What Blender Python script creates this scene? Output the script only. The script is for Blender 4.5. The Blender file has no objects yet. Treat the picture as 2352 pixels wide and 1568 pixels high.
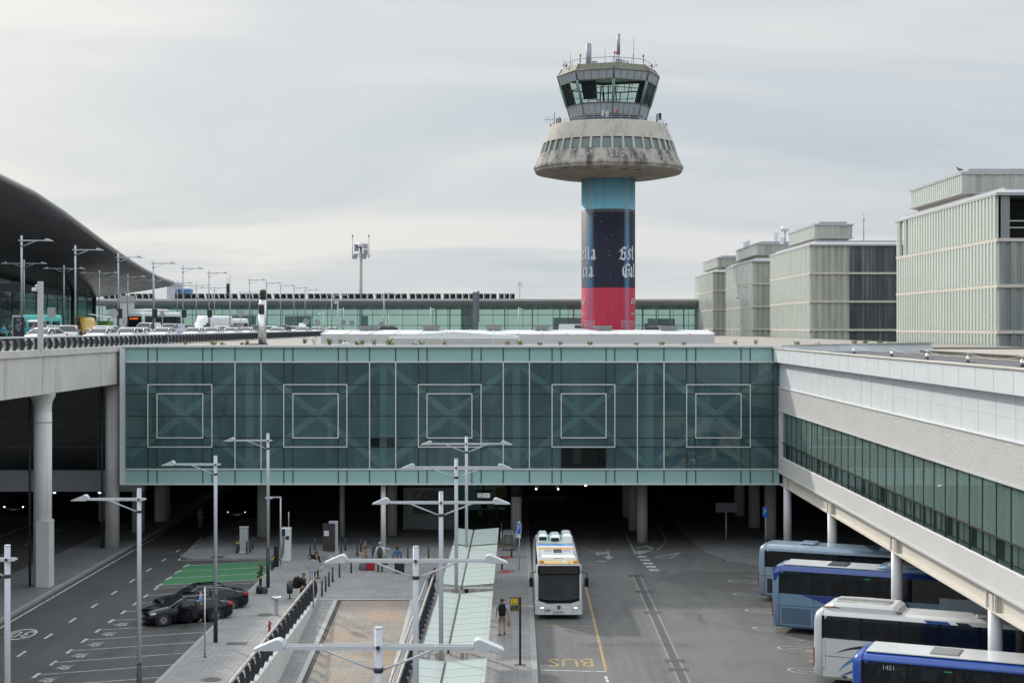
import bpy, math, random
from mathutils import Vector, Matrix
R = math.radians
random.seed(7)
scene = bpy.context.scene
COL = scene.collection
# ---- the view: x and y in a 2352 x 1568 picture <-> metres ------------------
F, CX, CY, H = 3540.0, 1188.0, 750.0, 15.3
def G(px, py, z=0.0):
    Y = F*(H-z)/(py-CY); return ((px-CX)*Y/F, Y)
def PX(px, Y): return (px-CX)*Y/F
def PZ(py, Y): return H-(py-CY)*Y/F

# ---- mesh builder ------------------------------------------------------------
class MB:
    def __init__(s): s.v = []; s.f = []; s.mi = []; s.m = 0; s.T = None; s.sm = []; s.smooth = False
    def add(s, vs, fs, smooth=None):
        o = len(s.v)
        for p in vs:
            p = Vector(p)
            s.v.append(tuple(s.T @ p) if s.T else tuple(p))
        for f in fs:
            s.f.append(tuple(i+o for i in f)); s.mi.append(s.m)
            s.sm.append(s.smooth if smooth is None else smooth)
        return s
    def box(s, x0, x1, y0, y1, z0, z1):
        x0, x1 = min(x0,x1), max(x0,x1); y0, y1 = min(y0,y1), max(y0,y1); z0, z1 = min(z0,z1), max(z0,z1)
        return s.add([(x0,y0,z0),(x1,y0,z0),(x1,y1,z0),(x0,y1,z0),(x0,y0,z1),(x1,y0,z1),(x1,y1,z1),(x0,y1,z1)],
              [(0,3,2,1),(4,5,6,7),(0,1,5,4),(1,2,6,5),(2,3,7,6),(3,0,4,7)], False)
    def bbox(s, x0, x1, y0, y1, z0, z1, b=0.03):
        # box with chamfered vertical edges and top
        x0, x1 = min(x0,x1), max(x0,x1); y0, y1 = min(y0,y1), max(y0,y1)
        def ring(i, z):
            return [(x0+b,y0+i,z),(x1-b,y0+i,z),(x1-i,y0+b,z),(x1-i,y1-b,z),(x1-b,y1-i,z),(x0+b,y1-i,z),(x0+i,y1-b,z),(x0+i,y0+b,z)]
        top = [(x0+b,y0+b*.9,z1),(x1-b,y0+b*.9,z1),(x1-b*.9,y0+b,z1),(x1-b*.9,y1-b,z1),(x1-b,y1-b*.9,z1),(x0+b,y1-b*.9,z1),(x0+b*.9,y1-b,z1),(x0+b*.9,y0+b,z1)]
        return s.loft([ring(0,z0), ring(0,z1-b), top], cap=True)
    def quad(s, a, b, c, d): return s.add([a,b,c,d], [(0,1,2,3)], False)
    def loft(s, rings, cap=True, closed=True, smooth=None):
        n = len(rings[0]); vs = [p for r in rings for p in r]; fs = []
        for i in range(len(rings)-1):
            for j in range(n if closed else n-1):
                k = (j+1) % n
                fs.append((i*n+j, i*n+k, (i+1)*n+k, (i+1)*n+j))
        if cap and closed:
            fs.append(tuple(range(n-1,-1,-1))); fs.append(tuple((len(rings)-1)*n+j for j in range(n)))
        return s.add(vs, fs, smooth)
    def cyl(s, p0, p1, r0, r1=None, n=10, cap=True, smooth=True):
        r1 = r0 if r1 is None else r1
        p0, p1 = Vector(p0), Vector(p1); d = (p1-p0).normalized()
        a = d.orthogonal().normalized() if abs(d.z) < .999 else Vector((1,0,0)); b = d.cross(a)
        def ring(p, r): return [tuple(p+a*(r*math.cos(t*2*math.pi/n))+b*(r*math.sin(t*2*math.pi/n))) for t in range(n)]
        o = len(s.f); s.loft([ring(p0,r0), ring(p1,r1)], cap, True, smooth)
        if cap: s.sm[-1] = s.sm[-2] = False
        return s
    def tube(s, pts, r, n=6):
        pts = [Vector(p) for p in pts]; rings = []
        for i, p in enumerate(pts):
            d = (pts[min(i+1,len(pts)-1)]-pts[max(i-1,0)]).normalized()
            up = Vector((0,0,1)) if abs(d.z) < .95 else Vector((1,0,0))
            a = d.cross(up).normalized(); b = a.cross(d)
            rr = r[i] if isinstance(r,(list,tuple)) else r
            rings.append([tuple(p+a*(rr*math.cos(t*2*math.pi/n))+b*(rr*math.sin(t*2*math.pi/n))) for t in range(n)])
        return s.loft(rings, True, True, True)
    def lathe(s, prof, c=(0,0), n=32, a0=0.0, a1=2*math.pi, smooth=True):
        full = abs(a1-a0-2*math.pi) < 1e-6; m = n if full else n+1; rings = []
        for r, z in prof:
            rings.append([(c[0]+r*math.cos(a0+(a1-a0)*t/n), c[1]+r*math.sin(a0+(a1-a0)*t/n), z) for t in range(m)])
        return s.loft(rings, False, full, smooth)
    def prism(s, poly, z0, z1):
        n = len(poly)
        if sum(poly[i][0]*poly[(i+1)%n][1]-poly[(i+1)%n][0]*poly[i][1] for i in range(n)) < 0: poly = poly[::-1]
        return s.loft([[(x,y,z0) for x,y in poly], [(x,y,z1) for x,y in poly]], True, True, False)
    def prism_y(s, poly, y0, y1):
        # outline in x,z pushed along y
        n = len(poly)
        if sum(poly[i][0]*poly[(i+1)%n][1]-poly[(i+1)%n][0]*poly[i][1] for i in range(n)) < 0: poly = poly[::-1]
        return s.loft([[(x,y1,z) for x,z in poly], [(x,y0,z) for x,z in poly]], True, True, False)
    def prism_x(s, poly, x0, x1):
        n = len(poly)
        if sum(poly[i][0]*poly[(i+1)%n][1]-poly[(i+1)%n][0]*poly[i][1] for i in range(n)) < 0: poly = poly[::-1]
        return s.loft([[(x0,y,z) for y,z in poly], [(x1,y,z) for y,z in poly]], True, True, False)
    def sphere(s, c, r, n=10, m=6, sc=(1,1,1)):
        rings = []
        for i in range(1, m):
            a = math.pi*i/m
            rings.append([(c[0]+sc[0]*r*math.sin(a)*math.cos(2*math.pi*j/n), c[1]+sc[1]*r*math.sin(a)*math.sin(2*math.pi*j/n), c[2]-sc[2]*r*math.cos(a)) for j in range(n)])
        return s.loft(rings, True, True, True)
    def build(s, name, mats, parent=None, loc=None, rz=None):
        me = bpy.data.meshes.new(name); me.from_pydata(s.v, [], s.f)
        for m in (mats if isinstance(mats,(list,tuple)) else [mats]): me.materials.append(m)
        me.polygons.foreach_set('material_index', s.mi); me.polygons.foreach_set('use_smooth', s.sm)
        me.update()
        o = bpy.data.objects.new(name, me); COL.objects.link(o)
        if parent: o.parent = parent
        if loc: o.location = loc
        if rz is not None: o.rotation_euler = (0,0,rz)
        return o
def tag(o, label=None, cat=None, group=None, kind=None):
    if label: o['label'] = label
    if cat: o['category'] = cat
    if group: o['group'] = group
    if kind: o['kind'] = kind
    return o
def thing(name, label, cat, loc=(0,0,0), rz=0.0, group=None):
    o = bpy.data.objects.new(name, None); COL.objects.link(o); o.empty_display_size = .2
    o.location = loc; o.rotation_euler = (0,0,rz)
    return tag(o, label, cat, group)
KIDS = {}
def copy_tree(o, parent=None):
    c = o.copy(); COL.objects.link(c)
    if parent: c.parent = parent
    for ch in list(o.children): copy_tree(ch, c)
    return c
def again(root, label, loc, rz=0.0, group=None):
    c = copy_tree(root); c['label'] = label; c.location = loc; c.rotation_euler = (0,0,rz)
    if group: c['group'] = group
    return c
ORD = ['first','second','third','fourth','fifth','sixth','seventh','eighth','ninth','tenth','eleventh','twelfth','thirteenth','fourteenth','fifteenth','sixteenth','seventeenth','eighteenth','nineteenth','twentieth','twenty-first','twenty-second','twenty-third','twenty-fourth','twenty-fifth','twenty-sixth']

# ---- lettering: every string is turned into a mesh in one pass -----------------
TXT = {}
def need_text(*strings):
    obs = []
    for t in strings:
        cu = bpy.data.curves.new('lettering', 'FONT'); cu.body = t; cu.size = 1; cu.align_x = 'CENTER'; cu.align_y = 'CENTER'
        cu.resolution_u = 2
        o = bpy.data.objects.new('lettering', cu); COL.objects.link(o); obs.append((t,o))
    bpy.context.view_layer.update(); dg = bpy.context.evaluated_depsgraph_get()
    for t, o in obs:
        me = bpy.data.meshes.new_from_object(o.evaluated_get(dg))
        vs = [v.co.copy() for v in me.vertices]; fs = [tuple(p.vertices) for p in me.polygons]
        w = max(v.x for v in vs)-min(v.x for v in vs); mx = (max(v.x for v in vs)+min(v.x for v in vs))/2
        my = (max(v.y for v in vs)+min(v.y for v in vs))/2; h = max(v.y for v in vs)-min(v.y for v in vs)
        TXT[t] = ([(v.x-mx, v.y-my) for v in vs], fs, w, h)
        bpy.data.objects.remove(o); bpy.data.meshes.remove(me)
def put_text(mb, t, fn, h=None, w=None, shear=0):
    """fn maps (u to the right, v up) in metres to a point in space"""
    vs, fs, tw, th = TXT[t]
    k = h/th if h else w/tw; kx = w/tw if w else k
    mb.add([fn((x+shear*y)*kx, y*k) for x, y in vs], fs, False)
need_text('9632 NDT','1451','BUS','VIP','30','T1','P','vip','Uber','Empleats','Employees','Empleados','MONBUS','PLANA','VTC','AS',
  'LA PERFECCION OBTENIDA','CERVEZA ES EL FRUTO DE','A TRAVES DE LOS AÑOS','RACION DE ESTA','NCIA TRANSMITIDA','MENTE MEJORADA','MELLES','BER','Esp','al')

# ---- materials -------------------------------------------------------------------
MATS = {}
def nt(name):
    m = bpy.data.materials.new(name); m.use_nodes = True; t = m.node_tree; b = t.nodes['Principled BSDF']
    return m, t, b
def lk(t, a, b): t.links.new(a, b)
def rgba(c, k=1.0): return (min(c[0]*k,1), min(c[1]*k,1), min(c[2]*k,1), 1)
def noise(t, scale, detail=4, rough=.55, coord='Object', mp=None, dist=0):
    n = t.nodes.new('ShaderNodeTexNoise'); n.inputs['Scale'].default_value = scale; n.inputs['Detail'].default_value = detail
    n.inputs['Roughness'].default_value = rough; n.inputs['Distortion'].default_value = dist
    tc = t.nodes.new('ShaderNodeTexCoord')
    if mp:
        m = t.nodes.new('ShaderNodeMapping'); m.inputs['Scale'].default_value = mp
        lk(t, tc.outputs[coord], m.inputs['Vector']); lk(t, m.outputs['Vector'], n.inputs['Vector'])
    else: lk(t, tc.outputs[coord], n.inputs['Vector'])
    return n
def ramp(t, src, stops):
    r = t.nodes.new('ShaderNodeValToRGB'); e = r.color_ramp.elements
    e[0].position, e[0].color = stops[0][0], (*stops[0][1],1) if len(stops[0][1])==3 else stops[0][1]
    e[1].position, e[1].color = stops[-1][0], (*stops[-1][1],1) if len(stops[-1][1])==3 else stops[-1][1]
    for p, c in stops[1:-1]:
        x = e.new(p); x.color = (*c,1) if len(c)==3 else c
    lk(t, src, r.inputs['Fac']); return r
def mixc(t, fac, a, b, mode='MIX'):
    m = t.nodes.new('ShaderNodeMix'); m.data_type = 'RGBA'; m.blend_type = mode
    for s, v in ((m.inputs[0],fac),(m.inputs[6],a),(m.inputs[7],b)):
        if hasattr(v, 'is_output') or isinstance(v, bpy.types.NodeSocket): lk(t, v, s)
        else: s.default_value = v
    return m.outputs[2]
def mat(name, col, rough=.5, metal=0., var=.12, vs=1.2, bump=0., bs=40., streak=None, sk=(3,3,.12), sl=(.5,.75), spec=.5, emit=0., coat=0., coord='Object', fine=0., rv=1.):
    """a procedural surface: two sizes of noise in its colour, optional vertical dirt streaks, optional bump"""
    if name in MATS: return MATS[name]
    m, t, b = nt(name); MATS[name] = m
    c = mixc(t, noise(t, vs, 6, coord=coord).outputs['Fac'], rgba(col, 1-var), rgba(col, 1+var))
    if fine:
        c = mixc(t, fine, c, ramp(t, noise(t, bs*2.5, 2, coord=coord).outputs['Fac'], [(.3,(.2,.2,.2)),(.7,(1,1,1))]).outputs['Color'], 'MULTIPLY')
    if streak:
        f = ramp(t, noise(t, 1, 5, .6, coord, sk).outputs['Fac'], [(sl[0],(0,0,0)),(sl[1],(1,1,1))]).outputs['Color']
        c = mixc(t, f, c, rgba(streak))
    lk(t, c, b.inputs['Base Color'])
    b.inputs['Metallic'].default_value = metal; b.inputs['Specular IOR Level'].default_value = spec
    rr = ramp(t, noise(t, vs*3, 3, coord=coord).outputs['Fac'], [(.25,(max(rough-.08*rv,.02),)*3),(.75,(min(rough+.1*rv,1),)*3)])
    lk(t, rr.outputs['Color'], b.inputs['Roughness'])
    if coat: b.inputs['Coat Weight'].default_value = coat; b.inputs['Coat Roughness'].default_value = .05
    if emit:
        b.inputs['Emission Color'].default_value = rgba(col); b.inputs['Emission Strength'].default_value = emit
    if bump:
        bp = t.nodes.new('ShaderNodeBump'); bp.inputs['Strength'].default_value = bump; bp.inputs['Distance'].default_value = .02
        lk(t, noise(t, bs, 4, coord=coord).outputs['Fac'], bp.inputs['Height']); lk(t, bp.outputs['Normal'], b.inputs['Normal'])
    return m
def glass(name, tint, body, see=.5, wave=.0, ws=.4, rough=.03, spec=.7):
    """coated glazing: part see-through with a tint, part its own dark body with a mirror-like face"""
    if name in MATS: return MATS[name]
    m, t, b = nt(name); MATS[name] = m
    out = t.nodes['Material Output']
    c = mixc(t, ramp(t, noise(t, .35, 4).outputs['Fac'], [(.3,(0,0,0)),(.7,(1,1,1))]).outputs['Color'], rgba(body, .72), rgba(body, 1.28))
    c = mixc(t, ramp(t, noise(t, 1, 4, .6, mp=(2.5,2.5,.07)).outputs['Fac'], [(.55,(0,0,0)),(.8,(.35,.35,.35))]).outputs['Color'], c, rgba([min(1,q*1.7+.02) for q in body])); lk(t, c, b.inputs['Base Color'])
    b.inputs['Roughness'].default_value = rough; b.inputs['Specular IOR Level'].default_value = spec
    tr = t.nodes.new('ShaderNodeBsdfTransparent'); tr.inputs['Color'].default_value = rgba(tint)
    mx = t.nodes.new('ShaderNodeMixShader')
    lw = t.nodes.new('ShaderNodeLayerWeight'); lw.inputs['Blend'].default_value = .25
    mr = t.nodes.new('ShaderNodeMapRange'); mr.inputs['To Min'].default_value = 1-see; mr.inputs['To Max'].default_value = 1.0
    lk(t, lw.outputs['Fresnel'], mr.inputs['Value']); lk(t, mr.outputs['Result'], mx.inputs['Fac'])
    lk(t, tr.outputs[0], mx.inputs[1]); lk(t, b.outputs[0], mx.inputs[2]); lk(t, mx.outputs[0], out.inputs['Surface'])
    if wave:
        bp = t.nodes.new('ShaderNodeBump'); bp.inputs['Strength'].default_value = wave; bp.inputs['Distance'].default_value = .05
        lk(t, noise(t, ws, 1, .3).outputs['Fac'], bp.inputs['Height']); lk(t, bp.outputs['Normal'], b.inputs['Normal'])
    return m
def asphalt(name, a, bcol, patch, k=1.0):
    m, t, b = nt(name); MATS[name] = m
    c = mixc(t, ramp(t, noise(t, .12, 6, .6).outputs['Fac'], [(.35,(0,0,0)),(.68,(1,1,1))]).outputs['Color'], rgba(a), rgba(bcol))
    c = mixc(t, .55, c, ramp(t, noise(t, 38, 2, .6).outputs['Fac'], [(.25,(.35,.35,.36)),(.75,(1.0,1.0,1.0))]).outputs['Color'], 'MULTIPLY')
    oil = ramp(t, noise(t, .55, 5, .62, mp=(1,.28,1)).outputs['Fac'], [(.53,(0,0,0)),(.72,(.9,.9,.9))]).outputs['Color']
    c = mixc(t, oil, c, rgba(patch))
    trk = ramp(t, noise(t, 1.0, 4, .6, mp=(1.1,.035,1)).outputs['Fac'], [(.50,(0,0,0)),(.66,(.6,.6,.6))]).outputs['Color']; c = mixc(t, trk, c, rgba(patch,1.1))
    spot = ramp(t, noise(t, 2.6, 5, .7, dist=.6).outputs['Fac'], [(.66,(0,0,0)),(.72,(.8,.8,.8))]).outputs['Color']; c = mixc(t, spot, c, rgba(patch,.7)); lk(t, c, b.inputs['Base Color'])
    v = t.nodes.new('ShaderNodeTexVoronoi'); v.feature = 'DISTANCE_TO_EDGE'; v.inputs['Scale'].default_value = .07
    tc = t.nodes.new('ShaderNodeTexCoord'); nn = noise(t, .8, 4); vm = t.nodes.new('ShaderNodeMix'); vm.data_type = 'RGBA'; vm.inputs[0].default_value = .12
    lk(t, tc.outputs['Object'], vm.inputs[6]); lk(t, nn.outputs['Color'], vm.inputs[7]); lk(t, vm.outputs[2], v.inputs['Vector'])
    cr = ramp(t, v.outputs['Distance'], [(.0,(.6,.6,.6)),(.0016,(0,0,0))]).outputs['Color']
    c2 = mixc(t, cr, c, rgba(patch, .6)); lk(t, c2, b.inputs['Base Color'])
    b.inputs['Roughness'].default_value = .82; b.inputs['Specular IOR Level'].default_value = .3
    bp = t.nodes.new('ShaderNodeBump'); bp.inputs['Strength'].default_value = .35; bp.inputs['Distance'].default_value = .01
    lk(t, noise(t, 60, 2).outputs['Fac'], bp.inputs['Height']); lk(t, bp.outputs['Normal'], b.inputs['Normal'])
    return m
def paving(name, a, bcol, joint, bw, bh, stain=None):
    """staggered paving stones of bw x bh metres"""
    m, t, b = nt(name); MATS[name] = m
    br = t.nodes.new('ShaderNodeTexBrick'); br.inputs['Scale'].default_value = 1
    br.inputs['Brick Width'].default_value = bw; br.inputs['Row Height'].default_value = bh
    br.inputs['Mortar Size'].default_value = .014; br.inputs['Mortar Smooth'].default_value = .3; br.inputs['Bias'].default_value = -.1
    br.inputs['Color1'].default_value = rgba(a); br.inputs['Color2'].default_value = rgba(bcol); br.inputs['Mortar'].default_value = rgba(joint)
    br.offset_frequency = 2; br.offset = .5
    tc = t.nodes.new('ShaderNodeTexCoord'); lk(t, tc.outputs['Object'], br.inputs['Vector'])
    c = mixc(t, .8, br.outputs['Color'], ramp(t, noise(t, .45, 6, .65).outputs['Fac'], [(.3,(.68,.68,.68)),(.7,(1.0,1.0,1.0))]).outputs['Color'], 'MULTIPLY')
    c = mixc(t, .35, c, ramp(t, noise(t, 30, 3).outputs['Fac'], [(.3,(.5,.5,.5)),(.7,(1,1,1))]).outputs['Color'], 'MULTIPLY')
    if stain:
        f = ramp(t, noise(t, .35, 5, .6).outputs['Fac'], [(.45,(0,0,0)),(.7,(1,1,1))]).outputs['Color']; c = mixc(t, f, c, rgba(stain))
    lk(t, c, b.inputs['Base Color']); b.inputs['Roughness'].default_value = .75; b.inputs['Specular IOR Level'].default_value = .35
    bp = t.nodes.new('ShaderNodeBump'); bp.inputs['Strength'].default_value = .4; bp.inputs['Distance'].default_value = .01
    lk(t, br.outputs['Fac'], bp.inputs['Height']); bp.invert = True; lk(t, bp.outputs['Normal'], b.inputs['Normal'])
    return m

A_road = asphalt('dark_asphalt', (.083,.081,.08), (.108,.105,.103), (.056,.055,.055))
A_yard = asphalt('pale_asphalt', (.132,.129,.125), (.176,.171,.164), (.08,.079,.079))
P_grey = paving('grey_paving', (.29,.284,.28), (.345,.336,.325), (.13,.128,.125), .62, .3)
P_warm = paving('ramp_paving', (.27,.24,.21), (.32,.29,.255), (.13,.11,.095), .8, .5, (.30,.205,.14))
P_dark = paving('island_paving', (.2,.2,.205), (.245,.242,.24), (.09,.09,.09), .6, .3)
M_kerb = mat('kerb_granite', (.33,.325,.315), .75, var=.2, vs=1.5, bump=.2, bs=50, fine=.4)
M_line = mat('road_paint_white', (.47,.47,.46), .75, var=.3, vs=3, streak=(.13,.13,.13), sk=(2.5,2.5,2.5), sl=(.5,.7))
M_linef = mat('road_paint_faded', (.36,.36,.35), .75, var=.3, vs=3, streak=(.15,.15,.15), sk=(3,3,3), sl=(.45,.65))
M_yel = mat('road_paint_yellow', (.40,.265,.085), .75, var=.3, vs=3, streak=(.16,.14,.11), sk=(3,3,3), sl=(.42,.62))
M_green = mat('bay_paint_green', (.05,.195,.08), .75, var=.25, vs=.9, streak=(.05,.13,.07), sk=(1.5,1.5,1.5), sl=(.6,.8), fine=.3)
M_redp = mat('red_tactile', (.26,.05,.045), .75, var=.25, vs=3)
M_conc = mat('stained_concrete', (.66,.635,.59), .85, var=.16, vs=.35, bump=.25, bs=9, streak=(.19,.18,.165), sk=(1.3,1.3,.09), sl=(.56,.76), fine=.25)
M_conc2 = mat('smooth_concrete', (.62,.615,.605), .8, var=.13, vs=.5, bump=.15, bs=12, streak=(.3,.28,.25), sk=(2.2,2.2,.1), sl=(.58,.8), fine=.2)
M_towerc = mat('weathered_concrete', (.455,.415,.36), .9, var=.16, vs=.4, bump=.3, bs=4, streak=(.25,.23,.205), sk=(.9,.9,.075), sl=(.5,.8))
M_towerl = mat('blackened_concrete', (.40,.37,.33), .9, var=.2, vs=.5, bump=.3, bs=4, streak=(.075,.07,.067), sk=(.8,.8,.1), sl=(.42,.68))
M_soff = mat('soffit_concrete', (.36,.315,.26), .9, var=.22, vs=.25, streak=(.15,.13,.11), sk=(.6,.6,.6), sl=(.5,.7))
M_white = mat('white_panel', (.66,.69,.71), .45, var=.06, vs=.5, streak=(.5,.49,.46), sk=(1.5,1.5,.1), sl=(.6,.85))
M_corr = mat('white_corrugated', (.7,.69,.67), .45, var=.05, vs=.6)
M_beam = mat('cream_steel', (.66,.62,.55), .5, var=.08, vs=.7, streak=(.4,.3,.2), sk=(2,2,.4), sl=(.66,.86))
M_pole = mat('lamp_grey_paint', (.43,.45,.49), .42, metal=.15, var=.08, vs=1, streak=(.27,.25,.23), sk=(4,4,.5), sl=(.62,.8))
M_lampw = mat('lamp_head_grey', (.49,.51,.535), .35, var=.06, vs=2)
M_dark = mat('charcoal_steel', (.035,.04,.048), .5, metal=.2, var=.2, vs=2)
M_rust = mat('worn_rail', (.33,.32,.31), .5, metal=.3, var=.15, vs=1.5, streak=(.26,.15,.08), sk=(2.5,2.5,2.5), sl=(.55,.68))
M_steel = mat('brushed_steel', (.55,.55,.55), .3, metal=.9, var=.1, vs=2)
M_alu = mat('mullion_white', (.62,.63,.63), .45, metal=.1, var=.06)
M_black = mat('black_rubber', (.012,.012,.013), .65, var=.2)
M_blk = mat('joint_black', (.014,.018,.02), .6, var=.1)
M_spand = mat('teal_spandrel', (.30,.475,.455), .12, var=.06, vs=.2, spec=.6)
M_roofg = mat('roof_gravel', (.35,.32,.285), .95, var=.22, vs=.7, bump=.5, bs=25, fine=.5)
M_roofd = mat('roof_dark_gravel', (.115,.115,.118), .95, var=.25, vs=.8, bump=.5, bs=25, fine=.5)
M_chan = mat('channel_glass', (.54,.585,.53), .28, var=.1, vs=.12, streak=(.5,.47,.37), sk=(.9,.9,.1), sl=(.55,.85), spec=.6)
M_chan2 = mat('channel_glass_shaded_dirty', (.42,.425,.375), .35, var=.12, vs=.2, streak=(.25,.24,.2), sk=(1,1,.12), sl=(.45,.8), spec=.5)  # dirt-streaked copy for the front faces, their shade put into the darker colour
M_midg = mat('grey_channel_glass', (.2,.225,.215), .2, var=.25, vs=.3, streak=(.32,.33,.3), sk=(2,2,.08), sl=(.45,.7), spec=.6)
M_navyg = mat('dark_channel_glass', (.055,.062,.072), .15, var=.5, vs=.35, streak=(.17,.175,.175), sk=(2.2,2.2,.06), sl=(.5,.7), spec=.6)
M_ledge = mat('rusty_white_ledge', (.56,.53,.46), .6, var=.1, vs=.6, streak=(.36,.26,.16), sk=(1.2,1.2,1.2), sl=(.55,.8))
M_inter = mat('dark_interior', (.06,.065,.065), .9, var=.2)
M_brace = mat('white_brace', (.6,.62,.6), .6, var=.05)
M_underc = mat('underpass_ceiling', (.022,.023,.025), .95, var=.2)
M_skin = mat('skin', (.46,.27,.19), .6, var=.08)
M_hairb = mat('hair_dark', (.03,.02,.015), .6, var=.3, vs=20)
M_hairg = mat('hair_grey', (.33,.31,.28), .6, var=.2, vs=20)
M_hairr = mat('hair_brown', (.1,.045,.022), .6, var=.3, vs=20)
G_main = glass('bridge_glass', (.62,.82,.81), (.095,.19,.203), see=.5, wave=.6, ws=.45, spec=1.0)
G_clear = glass('clear_glass', (.7,.78,.74), (.02,.03,.03), see=.8, wave=.1)
G_wing = glass('wing_glass', (.56,.70,.66), (.20,.29,.265), see=.42, wave=.15, ws=.3, spec=.6)
G_term = glass('terminal_glass', (.68,.85,.79), (.27,.43,.40), see=.58, wave=.2, ws=.3)
G_cab = glass('cab_glass', (.82,.92,.88), (.03,.06,.055), see=.85)
G_dark = glass('vehicle_glass', (.14,.17,.17), (.035,.042,.046), see=.3, rough=.04, spec=1.0)
G_can = mat('frosted_canopy_glass', (.34,.385,.362), .32, var=.05, vs=.5, streak=(.34,.375,.33), sk=(.8,.8,.8), sl=(.5,.85), spec=.4, rv=.3)
def paint(name, c, rough=.25, metal=0., coat=.4, spec=.5): return mat(name, c, rough, metal, var=.05, vs=.6, coat=coat, spec=spec, rv=.15)
C_white = paint('white_paint', (.68,.69,.70)); C_blackp = paint('black_paint', (.005,.0055,.007), .1, 0, .12, .3)
C_silver = paint('silver_paint', (.42,.43,.45), .3, .4)
# ---- camera, sun, sky ------------------------------------------------------------
cam = bpy.data.cameras.new('camera'); cam_o = bpy.data.objects.new('camera', cam); COL.objects.link(cam_o)
cam_o.location = (0,0,H); cam_o.rotation_euler = (R(90),0,0)
cam.sensor_width = 36; cam.lens = 36*F/2352; cam.shift_x = (1176-CX)/2352; cam.shift_y = (CY-784)/2352
cam.clip_start = .5; cam.clip_end = 9000; scene.camera = cam_o
SUN = Vector((-1.0, 1.5, 1.0)).normalized()
sl = bpy.data.lights.new('sun', 'SUN'); sl.energy = 2.9; sl.angle = R(2.0); sl.color = (1.0,.94,.86)
so = bpy.data.objects.new('sun', sl); COL.objects.link(so); so.rotation_euler = (-SUN).to_track_quat('-Z','Y').to_euler(); so.location = (-60,90,90)
w = bpy.data.worlds.new('World'); scene.world = w; w.use_nodes = True; t = w.node_tree; t.nodes.clear()
out = t.nodes.new('ShaderNodeOutputWorld'); bg = t.nodes.new('ShaderNodeBackground'); bg.inputs['Strength'].default_value = .1
sky = t.nodes.new('ShaderNodeTexSky'); sky.sky_type = 'NISHITA'; sky.sun_disc = False
sky.sun_elevation = math.asin(SUN.z); sky.sun_rotation = math.atan2(SUN.x, SUN.y); sky.dust_density = 3
tc = t.nodes.new('ShaderNodeTexCoord'); sep = t.nodes.new('ShaderNodeSeparateXYZ'); lk(t, tc.outputs['Generated'], sep.inputs[0])
def mth(op, a, b=None):
    n = t.nodes.new('ShaderNodeMath'); n.operation = op
    for i, v in enumerate((a,b)):
        if v is None: continue
        if isinstance(v, bpy.types.NodeSocket): lk(t, v, n.inputs[i])
        else: n.inputs[i].default_value = v
    return n.outputs[0]
zz = mth('ADD', mth('MAXIMUM', sep.outputs[2], 0.0), .16)
cmb = t.nodes.new('ShaderNodeCombineXYZ'); lk(t, mth('DIVIDE', sep.outputs[0], zz), cmb.inputs[0]); lk(t, mth('DIVIDE', sep.outputs[1], zz), cmb.inputs[1])
mp = t.nodes.new('ShaderNodeMapping'); mp.inputs['Rotation'].default_value = (0,0,R(-27)); mp.inputs['Scale'].default_value = (.5,.95,1); mp.inputs['Location'].default_value = (3.1,1.7,0)
lk(t, cmb.outputs[0], mp.inputs[0])
n1 = t.nodes.new('ShaderNodeTexNoise'); n1.inputs['Scale'].default_value = 1.0; n1.inputs['Detail'].default_value = 6; n1.inputs['Roughness'].default_value = .47; n1.inputs['Distortion'].default_value = 1.0
lk(t, mp.outputs[0], n1.inputs['Vector'])
cl = ramp(t, n1.outputs['Fac'], [(.35,(.54,.605,.655)),(.48,(.625,.665,.70)),(.60,(.75,.757,.757))])
# brighter towards the hidden sun (left)
dot = t.nodes.new('ShaderNodeVectorMath'); dot.operation = 'DOT_PRODUCT'; lk(t, tc.outputs['Generated'], dot.inputs[0]); dot.inputs[1].default_value = (-.75,.6,.3)
gl = ramp(t, dot.outputs['Value'], [(.30,(.92,.945,.965)),(.95,(1.08,1.065,1.045))])
cc = mixc(t, 1.0, cl.outputs['Color'], gl.outputs['Color'], 'MULTIPLY')
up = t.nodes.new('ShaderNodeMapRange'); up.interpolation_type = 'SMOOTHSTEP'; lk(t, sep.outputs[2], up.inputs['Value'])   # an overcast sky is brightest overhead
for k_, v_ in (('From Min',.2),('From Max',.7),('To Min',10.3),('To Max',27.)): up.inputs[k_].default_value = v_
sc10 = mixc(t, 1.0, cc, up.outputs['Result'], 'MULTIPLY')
for n in t.nodes:
    if n.bl_idname == 'ShaderNodeMix': n.clamp_result = False
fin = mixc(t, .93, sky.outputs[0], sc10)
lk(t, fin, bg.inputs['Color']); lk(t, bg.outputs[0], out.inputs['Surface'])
vs = scene.view_settings; vs.view_transform = 'Standard'; vs.look = 'None'; vs.exposure = 0.0; vs.gamma = 1
scene.cycles.max_bounces = 8; scene.cycles.transparent_max_bounces = 12; scene.cycles.diffuse_bounces = 3; scene.cycles.glossy_bounces = 3
scene.cycles.use_denoising = True; scene.cycles.sample_clamp_indirect = 4
scene.cycles.caustics_reflective = False; scene.cycles.caustics_refractive = False

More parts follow.
